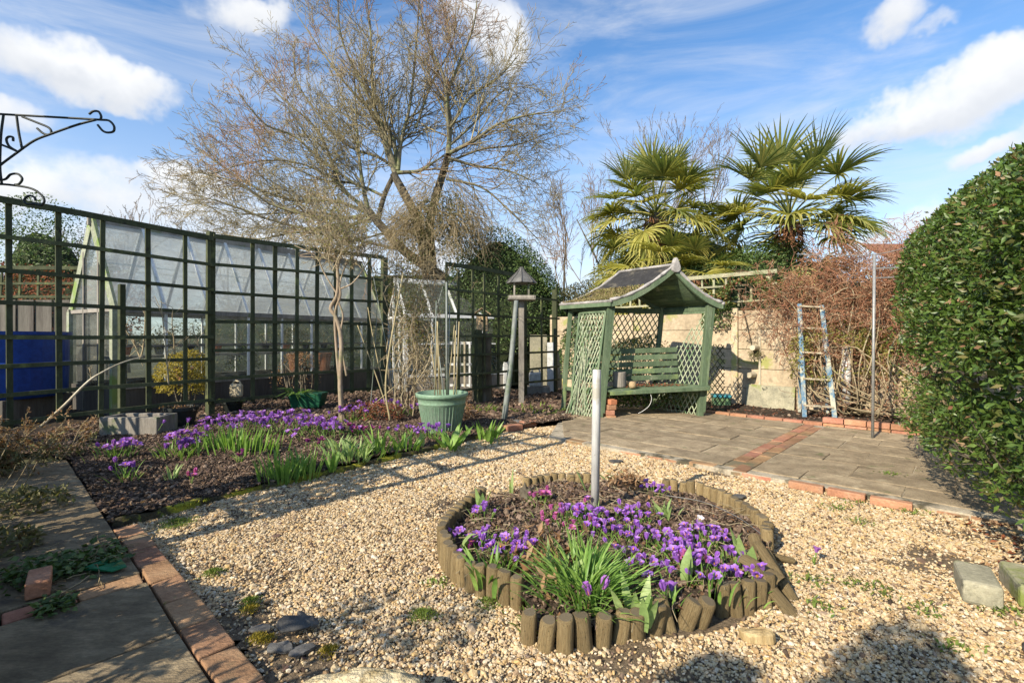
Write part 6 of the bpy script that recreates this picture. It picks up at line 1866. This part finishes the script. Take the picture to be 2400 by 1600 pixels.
# small weeds in the gravel
wd = [(2140, 1205, 'bright weed line along the patio edge'), (2010, 1180, 'flat yellow-green weed at the patio brick'), (1960, 1195, 'weed spot left of the yellow-green weed'), (2170, 1440, 'small grassy weed on the right gravel'), (2070, 1395, 'tiny dark weed on the right gravel'), (2010, 1375, 'low weed on gravel left of the tiny dark weed'),
      (1900, 1365, 'weed left of the gravel middle right'), (1920, 1430, 'weed sprout below the single crocus'), (2360, 1440, 'weed clump beside the concrete block'), (2240, 1530, 'weed sprout near the bottom right'), (1035, 1370, 'grass blades at the outside of the left logs'), (2085, 1125, 'weed in the patio joint near the hedge'), (2015, 1230, 'scattered weed in the right gravel')]
for px_, py_, lab in wd:
    q = G(px_, py_); n = 46; dd = g5.normal(size=(n, 2)) * np.array([.045, .03]); z0_ = .05 if py_ == 1125 else .015
    o = leaf_obj('weed', np.stack([q.x + dd[:, 0], q.y + dd[:, 1], np.full(n, z0_)], 1), g5.normal(size=(n, 3)) * .7 + [0, 0, .8], np.tile([0, 0, 1.], (n, 1)) + g5.normal(size=(n, 3)) * .3, .026, .009, LF['weed'], bend=.3)
    tag(o, lab, 'weed')

# ivy and the green sheet on the path
iv = empty('trailing_ivy', G(150, 1330, .05), 'mat of dark trailing ivy across the slabs', 'ivy')
n = 620; t = g5.random(n); px_ = 20 + 260 * t + g5.normal(size=n) * 12; py_ = 1352 - 58 * t + g5.normal(size=n) * 13
pts = np.array([list(G(a, b, .07)) for a, b in zip(px_, py_)]); pts[:, 2] = .05 + g5.random(n) * .045
leaf_obj('leaves', pts, g5.normal(size=(n, 3)) * [1, 1, .3], np.tile([0, 0, 1.], (n, 1)) + g5.normal(size=(n, 3)) * .45, g5.uniform(.02, .045, n), g5.uniform(.018, .032, n), LF['ivy'], iv)
out = []
for k in range(14):
    s = g5.integers(0, n - 1); grow(out, pts[s], (g5.normal(), g5.normal(), .05), .3, .003, 0, 1, (4,), .5, .3, -.02, (30, 70), 6, .0015, g5)
tubes_obj('stems', [(np.clip(a, [-9, -9, .05], [9, 9, .1]), b) for a, b, _ in out], LF['twig_brown'], iv, 4)
n = 170; t = g5.random(n); px_ = 80 + 95 * t; py_ = 1428 - 22 * t + g5.normal(size=n) * 8
pts = np.array([list(G(a, b, .06)) for a, b in zip(px_, py_)]); pts[:, 2] = .052 + g5.random(n) * .03
tag(leaf_obj('small_weed', pts, g5.normal(size=(n, 3)) * [1, 1, .3], np.tile([0, 0, 1.], (n, 1)) + g5.normal(size=(n, 3)) * .4, .032, .018, LF['ivy']), 'small leafy weed on the slab joint below the loose brick', 'weed')
m = MB(); cpts = [G(190, 1335, .06), G(235, 1312, .066), G(283, 1310, .06), G(297, 1328, .058), (G(262, 1340, .056)), G(225, 1333, .07)]
m.v += [tuple(p) for p in cpts] + [tuple(p + Vector((0, 0, .004))) for p in cpts]; m.f += [(5, 4, 3, 2, 1, 0), (6, 7, 8, 9, 10, 11)] + [(i, (i+1) % 6, 6 + (i+1) % 6, 6 + i) for i in range(6)]
tag(m.build('green_sheet', MT['vinyl']), 'torn piece of green plastic sheet lying on the path', 'sheet')


# ================================================================== ring bed
RC = (.50, 2.62)
def ring_z(x, y):
    d = math.hypot((x - RC[0]) / .92, (y - RC[1]) / .98)
    return .045 + .065 * max(0, 1 - d * d) + .02 * fbm(x, y, 3.2, 2) + .012 * fbm(x, y, 13, 5)
ring_px = [(1205, 1165), (1290, 1150), (1380, 1148), (1470, 1150), (1560, 1168), (1650, 1185), (1730, 1222), (1790, 1265), (1805, 1330), (1785, 1400), (1700, 1435), (1640, 1450), (1520, 1490), (1400, 1508), (1290, 1515), (1245, 1490),
           (1225, 1430), (1150, 1405), (1090, 1378), (1055, 1330), (1042, 1285), (1070, 1238), (1120, 1200)]
ring_poly = [tuple(G(*p)[:2]) for p in ring_px]
tag(grid_sheet('ring_bed', -.6, 1.6, 1.6, 3.8, .022, ring_z, MT['soil'], ring_poly), kind='structure')
crumbs('ring_mulch', ring_poly, ring_z, 15000, .0085, MULCH, 25)
litter('ring_litter', ring_poly, ring_z, 1500, .030, LF['dry'], 26)
g6 = np.random.default_rng(33); pl = []
for k in range(420):
    x, y = g6.uniform(-.4, 1.4), g6.uniform(1.7, 3.7)
    if not inside(np.array([x]), np.array([y]), ring_poly)[0]: continue
    a = g6.uniform(0, 6.28); l = g6.uniform(.05, .18); p0 = np.array([x, y, ring_z(x, y) + .012]); p1 = p0 + np.array([math.cos(a) * l, math.sin(a) * l, g6.uniform(0, .03)])
    pl.append((spline([p0, (p0 + p1) / 2 + np.array([g6.normal() * .012, g6.normal() * .012, .015]), p1], 5), [.0016] * 6))
tag(tubes_obj('dead_stems', pl, LF['twig_pale'], None, 4), kind='stuff')


def log_mesh(seed):
    g = np.random.default_rng(seed); n = 12; m = MB(); h_ = 1.0
    prof = [(0.96, -.25), (1.0, .0), (1.0, .55), (.99, .90), (.93, .965), (.74, 1.0)]
    ph = g.uniform(0, 6.28); el = g.uniform(.86, 1.0)
    for (r, z) in prof:
        for k in range(n):
            a = 2 * math.pi * k / n; rr = r * (1 + .035 * math.sin(3 * a + ph) + .02 * math.sin(7 * a + z * 3)); m.v.append((rr * math.cos(a), rr * math.sin(a) * el, z + (.018 * math.sin(a + ph) if z > .8 else 0)))
    for i in range(len(prof) - 1):
        for k in range(n): k2 = (k + 1) % n; m.f.append((i*n+k, i*n+k2, (i+1)*n+k2, (i+1)*n+k))
    m.f.append(tuple((len(prof)-1)*n + k for k in range(n)))
    me = m.mesh('log', MT['log'], True); me.materials.append(MT['logtop']); me.polygons[len(me.polygons)-1].material_index = 1; me.polygons[len(me.polygons)-1].use_smooth = False
    return me
LOGS = [log_mesh(i) for i in range(5)]


def log_run(label, ctrl, h_, r, lean=(0, 0), z0=0, spacing=None, group=None):
    pts = spline([G(*p) for p in ctrl], 200); L = np.concatenate([[0], np.cumsum(np.linalg.norm(np.diff(pts, axis=0), axis=1))])
    root = empty('log_edging', tuple(pts[100]), label, 'edging', group)
    sp_ = spacing or r * 1.94; k = 0; n = max(1, int(L[-1] / sp_)); sp_ = L[-1] / n
    for k in range(n + 1):
        s = min(k * sp_, L[-1]); p = np.array([np.interp(s, L, pts[:, i]) for i in range(3)])
        rr = r * random.uniform(.92, 1.08); hh = h_ * random.uniform(.93, 1.06)
        lx, ly = lean(k / n) if callable(lean) else lean
        link('log', LOGS[random.randrange(5)], None, root, (p[0], p[1], z0), (R(lx + wob(3)), R(ly + wob(3)), wob(3)), (rr, rr, hh))
    # wire
    return root


log_run('upright half-round log edging curving round the left of the ring bed', [(1128, 1196), (1075, 1235), (1040, 1282), (1046, 1330), (1080, 1372), (1135, 1402), (1212, 1428)], .142, .0295)
log_run('short run of log edging at the far left of the ring bed', [(1235, 1160), (1300, 1148), (1375, 1148)], .125, .029)
log_run('long back run of log edging from the crocuses to the broken corner', [(1560, 1166), (1640, 1180), (1720, 1215), (1785, 1262), (1800, 1300)], .135, .029)
log_run('front run of log edging, its stakes leaning to the right', [(1238, 1506), (1290, 1524), (1345, 1522), (1410, 1512), (1490, 1496), (1560, 1480), (1640, 1462)], .120, .0335, lean=lambda t: (-5, 2 + 20 * max(0, t - .3) / .7), spacing=.067)
log_run('upright log edging at the right front corner of the ring bed', [(1692, 1440), (1730, 1437), (1772, 1428), (1800, 1418)], .125, .029, lean=(0, 3))
def stake(label, a, za, b, zb, r, fl=.6, me=None):
    """one fallen stake between two points given by photo pixel and height"""
    p, q_ = G(*a, za), G(*b, zb); d = q_ - p; o = link('loose_log', me or LOGS[random.randrange(5)], None, None, p)
    o.rotation_euler = d.to_track_quat('Z', 'Y').to_euler(); o.scale = (r, r * fl, d.length); return tag(o, label, 'log')
stake('widest fallen stake sloping out onto the gravel at the broken corner', (1848, 1428), .02, (1765, 1330), .13, .036, .5)
stake('long toppled stake crossing the broken corner, the upper one', (1842, 1378), .04, (1772, 1268), .165, .027, .6)
stake('split flat stake pushed in under the upper toppled one', (1812, 1350), .10, (1738, 1306), .13, .042, .35)
stake('dark stake wedged behind the upper toppled one', (1828, 1352), .03, (1790, 1285), .12, .028, .6)
stake('short grey stake lying flat pointing away from the ring bed', (1800, 1300), .035, (1862, 1314), .022, .019, .8)
stake('rotten stake standing inside the broken corner', (1795, 1345), .02, (1765, 1255), .13, .030, .9)
stake('stubby stake leaning left against the toppled ones', (1795, 1418), .02, (1780, 1345), .125, .026, .8)
# edging wires along the back
tag(MB().tube(spline([G(1560, 1160, .1) , G(1650, 1176, .1), G(1730, 1212, .1), G(1790, 1255, .1)], 16), .002, 5).build('wire', MT['steel'], None, smooth=True), 'thin wire holding the back run of logs', 'wire')

# white pole
q = G(1394, 1204, .08)
wp = MB().tube([(q.x, q.y, .03), (q.x + .012, q.y, P(1401, 866, q.y).z - .004), (q.x + .012, q.y, P(1401, 866, q.y).z)], [.0245, .0245, .022], 24).build('white_pole', MT['whitepipe'], None, smooth=True)
tag(wp, 'white plastic pole standing upright in the middle of the ring bed', 'pole')
tag(MB().lathe([(.12, 0), (.10, .05), (.05, .09), (0, .1)], tuple(G(1470, 1150, .05)), 14).build('soil_hump', MT['soil'], None, smooth=True), 'brown domed tussock at the back of the ring bed', 'tussock')
leaf_obj('tussock_leaves', np.array([list(G(1470, 1150, .05) + Vector((g6.normal() * .06, g6.normal() * .06, .05 + abs(g6.normal()) * .03))) for _ in range(420)]), g6.normal(size=(420, 3)), rand_dirs(420, g6), .04, .012, LF['dry'])['kind'] = 'stuff'
o = rock('stump', tuple(G(1236, 1180, .05)), (.05, .05, .11), MT['darkbark'], 'gnarled dark stump at the far left of the ring bed', 9, 4, .5); o['category'] = 'stump'


# ================================================================== flowers
def petal_mesh(nm, mat, openness, seed, star=None):
    g = np.random.default_rng(seed); C, Vv, Q, b = [], [], [], 0
    L = .034; tilt = R(openness)
    for k in range(6):
        az = 2 * math.pi * k / 6 + (k % 2) * .08; tl = tilt * (1 if k % 2 else .8)
        rad = np.array([math.cos(az), math.sin(az), 0]); side = np.array([-math.sin(az), math.cos(az), 0])
        pts = []
        for i, (f, w, cv) in enumerate(((0, .10, 0), (.35, .28, .1), (.7, .33, .16), (.92, .19, .08), (1, .04, 0))):
            ang = tl * (.55 + .55 * f)
            c = rad * math.sin(ang) * L * f + np.array([0, 0, math.cos(ang) * L * f]); inn = -rad * math.cos(ang) + np.array([0, 0, math.sin(ang)])
            pts += [c + side * w * L + inn * cv * L, c, c - side * w * L + inn * cv * L]
        i = np.arange(4)[:, None] * 3; q = np.concatenate([i + [[0, 1, 4, 3]], i + [[1, 2, 5, 4]]]) + b
        Vv.append(np.array(pts)); Q.append(q); b += 15
    V = np.concatenate(Vv); Qa = np.concatenate(Q)
    me = mesh_np(nm, V + [0, 0, .055], Qa, mat, False)
    # tube/stem and stamen appended with second material
    SV, SQ = tubes_np([(np.array([[0, 0, -.01], [.001, 0, .03], [0, 0, .056]]), np.array([.0016, .0017, .003]))], 4)
    TV, TQ = tubes_np([(np.array([[0, 0, .057], [0, 0, .078]]), np.array([.0022, .0028]))], 4)
    allV = np.concatenate([V + [0, 0, .055], SV, TV]); allQ = np.concatenate([Qa, SQ + len(V), TQ + len(V) + len(SV)])
    me = mesh_np(nm, allV, allQ, mat); me.materials.append(LF['blade']); me.materials.append(LF['stamen'])
    mi = np.zeros(len(allQ), np.int32); mi[len(Qa):len(Qa) + len(SQ)] = 1; mi[len(Qa) + len(SQ):] = 2
    me.polygons.foreach_set('material_index', mi); return me


PET = {}
for nm in ('crocus', 'crocus_pale', 'pink', 'magenta', 'whitepetal'):
    PET[nm] = [petal_mesh('flower_' + nm, LF[nm], o_, i) for i, o_ in enumerate((12, 26, 40, 56))]
PET['star'] = [petal_mesh('flower_star', LF['whitepetal'], o_, i) for i, o_ in enumerate((50, 80))]


def blades(root, c, spread, n, h_, w, mat, seed, zf, lean=.35, nm='leaves', bend=.35, xsp=None):
    """long arching leaves made of 5 bent segments, joined"""
    g = np.random.default_rng(seed); Vv, Qq, b = [], [], 0
    for k in range(n):
        x = c[0] + g.normal() * spread * (xsp or 1); y = c[1] + g.normal() * spread; z = zf(x, y) - .01
        az = math.atan2(y - c[1] + g.normal() * spread * .4, x - c[0] + g.normal() * spread * .6); L = h_ * g.uniform(.6, 1.15); ww = w * g.uniform(.7, 1.2)
        l0 = lean * g.uniform(.2, 1.2); d = nrm(np.array([math.cos(az) * l0, math.sin(az) * l0, 1])); hd = np.array([math.cos(az), math.sin(az), 0]); tw = az + math.pi / 2 + g.normal() * .8
        sd_ = np.array([math.cos(tw), math.sin(tw), 0]); p = np.array([x, y, z]); seg = 5
        for i in range(seg + 1):
            f = i / seg; wf = ww * (.55 + 1.2 * f * (1 - f) * 1.7) * (1 - f ** 3.2) + .0004
            nrmv = np.cross(d, sd_)
            Vv += [p + sd_ * wf * .5, p + nrmv * wf * .14, p - sd_ * wf * .5]
            if i < seg:
                d = nrm(d + (hd * bend * .35 + np.array([0, 0, -bend * .22])) * g.uniform(.6, 1.4) * (i + 1) / seg * 1.6); p = p + d * L / seg
        i = np.arange(seg)[:, None] * 3; Qq.append(np.concatenate([i + [[0, 1, 4, 3]], i + [[1, 2, 5, 4]]]) + b); b += 3 * (seg + 1)
    V = np.array(Vv); cc = V.mean(0); cc[2] = V[:, 2].min()
    return link(nm, mesh_np(nm, V - cc, np.concatenate(Qq), mat), None, root, tuple(cc))


def crocus_clump(label, px, py, n, sx, sy, kind='crocus', zf=ring_z, scale=1.0, lv=None, hgt=(0, .02), seed=0, leafm='blade', name='crocus_clump', leafh=.09, group=None, z0=.06):
    g = np.random.default_rng(seed + int(px)); c = G(px, py, z0); root = empty(name, (c.x, c.y, z0), label, 'flowers', group)
    nf = n if n < 10 else (int(n * .9) if zf is ring_z else int(n * .9))
    for k in range(nf):
        x = c.x + sx * (g.normal() * .5); y = c.y + sy * (g.normal() * .5)
        m = PET[kind][g.integers(0, len(PET[kind]))]; s = scale * (.92 if zf is ring_z else 1) * g.uniform(.75, 1.15)
        link('flower', m, None, root, (x, y, zf(x, y) + g.uniform(*hgt) - .012), (g.normal() * .28, g.normal() * .28, g.uniform(0, 6.28)), (s, s, s))
    nl = lv if lv is not None else int(n * 2.2)
    if nl: blades(root, (c.x, c.y), max(sx, sy) * .42, nl, leafh * scale, .006 * scale, LF[leafm], seed + int(py), zf, .5, xsp=sx / max(sx, sy))
    return root


def leaf_clump(label, px, py, n, h_, w, spread, mat='blade', zf=ring_z, lean=.35, bend=.3, seed=0, name='bulb_leaves', z0=.06, xsp=None):
    c = G(px, py, z0); root = empty(name, (c.x, c.y, z0), label, 'plant'); blades(root, (c.x, c.y), spread, n, h_, w, LF[mat], seed + int(px), zf, lean, bend=bend, xsp=xsp); return root


# ring bed flowers (photo pixels are where the clump stands on the soil)
crocus_clump('dense purple crocus drift at the left centre of the ring bed', 1192, 1318, 46, .14, .11, hgt=(0, .035), scale=1.0)
crocus_clump('purple crocuses just left of the dense drift, near the pale leaf', 1130, 1285, 12, .06, .06)
crocus_clump('closed pale purple crocuses at the far left rim of the ring bed', 1072, 1275, 9, .07, .09, hgt=(0, .02))
crocus_clump('purple crocuses behind the left rim under the upright leaves', 1130, 1225, 9, .07, .05)
crocus_clump('purple crocus cluster right in front of the white pole', 1376, 1255, 30, .11, .15, hgt=(.01, .04))
crocus_clump('purple crocuses left of the white pole, mixed with pink', 1340, 1225, 12, .10, .08, 'crocus_pale')
crocus_clump('purple crocus band right of the white pole, upper group', 1485, 1238, 20, .12, .08)
crocus_clump('purple crocus band right of the grass tuft, middle group', 1468, 1290, 32, .17, .12)
crocus_clump('purple crocuses beside the grass tuft, lowest small group', 1490, 1345, 13, .11, .08)
crocus_clump('large purple crocus group in the right half of the ring bed', 1585, 1315, 38, .15, .13)
crocus_clump('purple crocuses below the white crocus', 1660, 1290, 26, .12, .11)
crocus_clump('purple crocus row above the right front logs', 1690, 1375, 26, .18, .07, hgt=(.01, .035))
crocus_clump('purple crocuses next to the broken corner', 1725, 1330, 9, .06, .08)
crocus_clump('scattered purple crocuses left of the right front logs', 1590, 1370, 9, .14, .08)
crocus_clump('deep purple crocuses at the far right rim of the ring bed', 1540, 1165, 14, .07, .07)
crocus_clump('pink flowers in the back left of the ring bed', 1262, 1190, 10, .10, .06, 'pink')
crocus_clump('pale pink crocuses in the middle left of the ring bed', 1310, 1235, 9, .16, .10, 'pink')
crocus_clump('pale pink fading flowers between pole and grass tuft', 1330, 1275, 8, .12, .08, 'pink')
crocus_clump('small mauve flowers below the middle of the ring bed', 1600, 1345, 5, .06, .05, 'pink')
crocus_clump('single large open crocus at the front left of the ring bed', 1400, 1445, 2, .012, .012, 'crocus_pale', scale=1.5, lv=16, leafh=.07)
crocus_clump('single large open crocus between the tulip leaves', 1573, 1428, 2, .02, .015, 'crocus', scale=1.4, lv=8)
crocus_clump('white crocus standing alone on the right of the ring bed', 1636, 1262, 1, .001, .001, 'whitepetal', scale=1.35, lv=0, hgt=(.02, .021))
crocus_clump('lone purple crocus growing out of the gravel', 1908, 1318, 1, .001, .001, 'crocus_pale', zf=lambda x, y: .015, scale=1.35, lv=4, z0=.015, leafh=.05, hgt=(0, .001))
crocus_clump('magenta bud under the large pale leaf', 1100, 1300, 3, .03, .02, 'magenta')

leaf_clump('big tuft of narrow bright green leaves at the front of the ring bed', 1372, 1400, 300, .235, .0105, .06, 'blade', lean=1.0, bend=.38, name='leafy_tuft')
leaf_clump('broad pale leaves fanning left from the grass tuft', 1300, 1370, 12, .20, .026, .018, 'tulip', lean=1.3, bend=.1)
leaf_clump('single large rounded tulip leaf at the left rim', 1085, 1290, 3, .16, .062, .012, 'tulip', lean=.5, bend=.5, name='tulip_leaf')
leaf_clump('upright green bulb leaves below the single tulip leaf', 1150, 1365, 30, .145, .021, .04, 'blade', lean=.35)
leaf_clump('tall blade leaf pair behind the left rim', 1128, 1205, 4, .15, .042, .012, 'tulip', lean=.25, bend=.1)
leaf_clump('one tall pointed tulip leaf at the back left of the ring bed', 1198, 1165, 2, .19, .058, .004, 'tulip', lean=.05, bend=.05, name='tulip_leaf')
leaf_clump('low green sprouts above the left front logs', 1215, 1390, 26, .05, .008, .04, 'blade', lean=.7)
leaf_clump('upright tulip leaves at the front right of the ring bed', 1510, 1450, 12, .15, .038, .042, 'tulip', lean=.25, bend=.15)
leaf_clump('broad tulip leaf rising among the front right crocuses', 1608, 1385, 3, .15, .05, .008, 'tulip', lean=.15, bend=.15, name='tulip_leaf')
leaf_clump('tall pale tulip leaves at the broken corner', 1748, 1330, 5, .18, .048, .014, 'tulip', lean=.25, bend=.1)
leaf_clump('narrow bulb leaves in the back centre of the ring bed', 1560, 1232, 16, .12, .019, .03, 'tulip', lean=.3)
leaf_clump('bright broad leaves at the back rim near the slate', 1450, 1125, 12, .12, .032, .035, 'tulip', lean=.7, bend=.5)
leaf_clump('yellow-green leaf leaning at the left of the white pole', 1378, 1165, 3, .17, .022, .006, 'tulip', lean=.5, bend=.1)
leaf_clump('little upright leaves at the right front logs', 1665, 1410, 8, .11, .018, .03, 'blade', lean=.15)
leaf_clump('crimped green leaves at the front left corner of the ring bed', 1262, 1445, 60, .05, .010, .03, 'weed', lean=1.2, name='low_plant')
leaf_clump('ferny green patch among the right crocuses', 1640, 1325, 90, .05, .004, .06, 'weed', lean=1.0, name='low_plant')
leaf_clump('small green weeds in the middle of the ring bed', 1290, 1215, 60, .045, .006, .08, 'weed', lean=1.0, name='low_plant')
leaf_clump('small green weeds left of the pink flowers', 1170, 1260, 40, .05, .007, .045, 'weed', lean=1.0, name='low_plant')
# withered brown leaves heap before the pole
c = G(1265, 1330, .08)
n = 170; o = leaf_obj('withered_leaves', np.stack([c.x + g6.normal(size=n) * .09 + .02, c.y + g6.normal(size=n) * .11 + .03, .10 + g6.random(n) * .05], 1), g6.normal(size=(n, 3)) + [0, 0, .2], rand_dirs(n, g6), .065, .024, LF['dry'])
tag(o, 'heap of withered pinkish brown leaves in the ring bed', 'dead leaves')

# left bed
Z0 = .07
def bedclump(label, px, py, n, sx, sy, kind='crocus', sc=1.25, **kw): return crocus_clump(label, px, py, n, sx * .85, sy * .85, kind, zf=bed_z, scale=sc, z0=Z0, **kw)
bedclump('purple crocus clump at the left end of the long bed', 268, 1068, 20, .22, .12, leafh=.12, hgt=(.02, .06), sc=1.5, lv=34)
bedclump('small purple crocus clump in front of the leftmost clump', 300, 1112, 6, .12, .05, sc=1.5, lv=14, leafh=.11, hgt=(.02, .05))
bedclump('bushy purple crocus clump beside the stone trough', 425, 1062, 36, .24, .16, sc=1.5, leafh=.12, hgt=(.02, .13), lv=60)
bedclump('long purple flower drift behind the thick trellis post', 560, 1020, 60, .55, .22, sc=1.35, hgt=(.06, .12), lv=40)
bedclump('brightest purple flower drift in the middle of the long bed', 660, 1012, 78, .62, .26, sc=1.45, hgt=(.06, .15), lv=60)
bedclump('purple flower drift ending at the espalier stem', 755, 1020, 48, .40, .28, sc=1.45, hgt=(.04, .10), lv=60)
bedclump('purple clump right behind the espalier stake', 825, 985, 22, .22, .14, sc=1.35, hgt=(.06, .12))
bedclump('purple flowers farther back behind the crossed canes', 905, 970, 34, .42, .28, sc=1.35, hgt=(.05, .12))
bedclump('dull magenta heather patch right of the espalier stake', 835, 1012, 30, .26, .12, 'magenta', sc=1.2)
bedclump('purple flowers left of the large green pot', 965, 1020, 22, .30, .14, 'crocus', sc=1.25)
bedclump('purple crocuses at the foot of the large green pot', 1020, 1027, 9, .12, .06, sc=1.4, hgt=(.03, .06))
bedclump('tiny magenta crocus alone in the bed', 562, 1078, 3, .05, .03, 'magenta', sc=1.3, lv=12)
bedclump('pale pink single bloom low in the bed', 452, 1125, 3, .05, .02, 'pink', sc=1.3, lv=0)
bedclump('pinkish blooms below the bright drift', 745, 1045, 6, .14, .06, 'magenta', sc=1.2, lv=12)
def bedleaf(label, px, py, n, h_, w, sp_, mat='blade', **kw): return leaf_clump(label, px, py, int(n * 1.25), h_ * 1.12, w * 1.25, sp_, mat, zf=bed_z, z0=Z0, **kw)
bedleaf('row of fresh green bulb leaves in front of the purple drift', 555, 1052, 95, .19, .018, .11, xsp=1.9, lean=.25, bend=.1)
bedleaf('dense fan of green bulb leaves near the gravel edge, left one', 658, 1118, 46, .19, .018, .075, lean=.3, bend=.1)
bedleaf('green bulb leaves next to the dense fan, right one', 715, 1105, 30, .20, .016, .05, lean=.3, bend=.1)
bedleaf('small forked leaf pair near the bed edge', 778, 1100, 7, .18, .028, .02, 'blade', lean=.5, bend=.05)
bedleaf('silvery green leafy clump right of the forked leaves', 825, 1075, 60, .17, .018, .07, 'tulip', lean=.5)
bedleaf('long splayed leaves in front of the crossed canes', 885, 1062, 22, .24, .02, .07, lean=.8, bend=.2)
bedleaf('green leaves in front of the stake foot', 948, 1050, 20, .17, .026, .05, 'blade', lean=.6)
bedleaf('broad rounded leaf left of the large green pot', 985, 1040, 3, .16, .05, .01, 'tulip', lean=.15, bend=.1, name='tulip_leaf')
bedleaf('broad green leaves in front of the large green pot', 1055, 1040, 22, .20, .040, .05, 'blade', lean=.9, bend=.15)
bedleaf('bluish green leaves right of the large green pot', 1142, 1020, 24, .18, .035, .07, 'blade', lean=.6, bend=.1)
bedleaf('small pale sprout alone in the bed', 402, 1112, 8, .12, .018, .02, 'tulip', lean=.3)
bedleaf('bulb leaves left of the forked pair behind the drift', 800, 1045, 30, .14, .016, .06, 'tulip', lean=.5)
bedleaf('low weeds at the foot of the far trellis', 1240, 960, 90, .10, .02, .25, 'weed', lean=1.0, xsp=1.6, name='low_plant')
bedleaf('weeds between the leaning pole and the bricks', 1130, 960, 50, .10, .018, .12, 'weed', lean=1.0, name='low_plant')
bush('bed_shrub', (-.8, 6.2, .12), (.35, .25, .16), 1400, .03, LF['dry'], 'brown dead undergrowth right of the large green pot', 'plant', 71, stem=6)
bush('bed_shrub', (-1.75, 6.15, .12), (.4, .2, .16), 1200, .03, LF['rust'], 'russet low growth behind the magenta patch', 'plant', 72, stem=4)
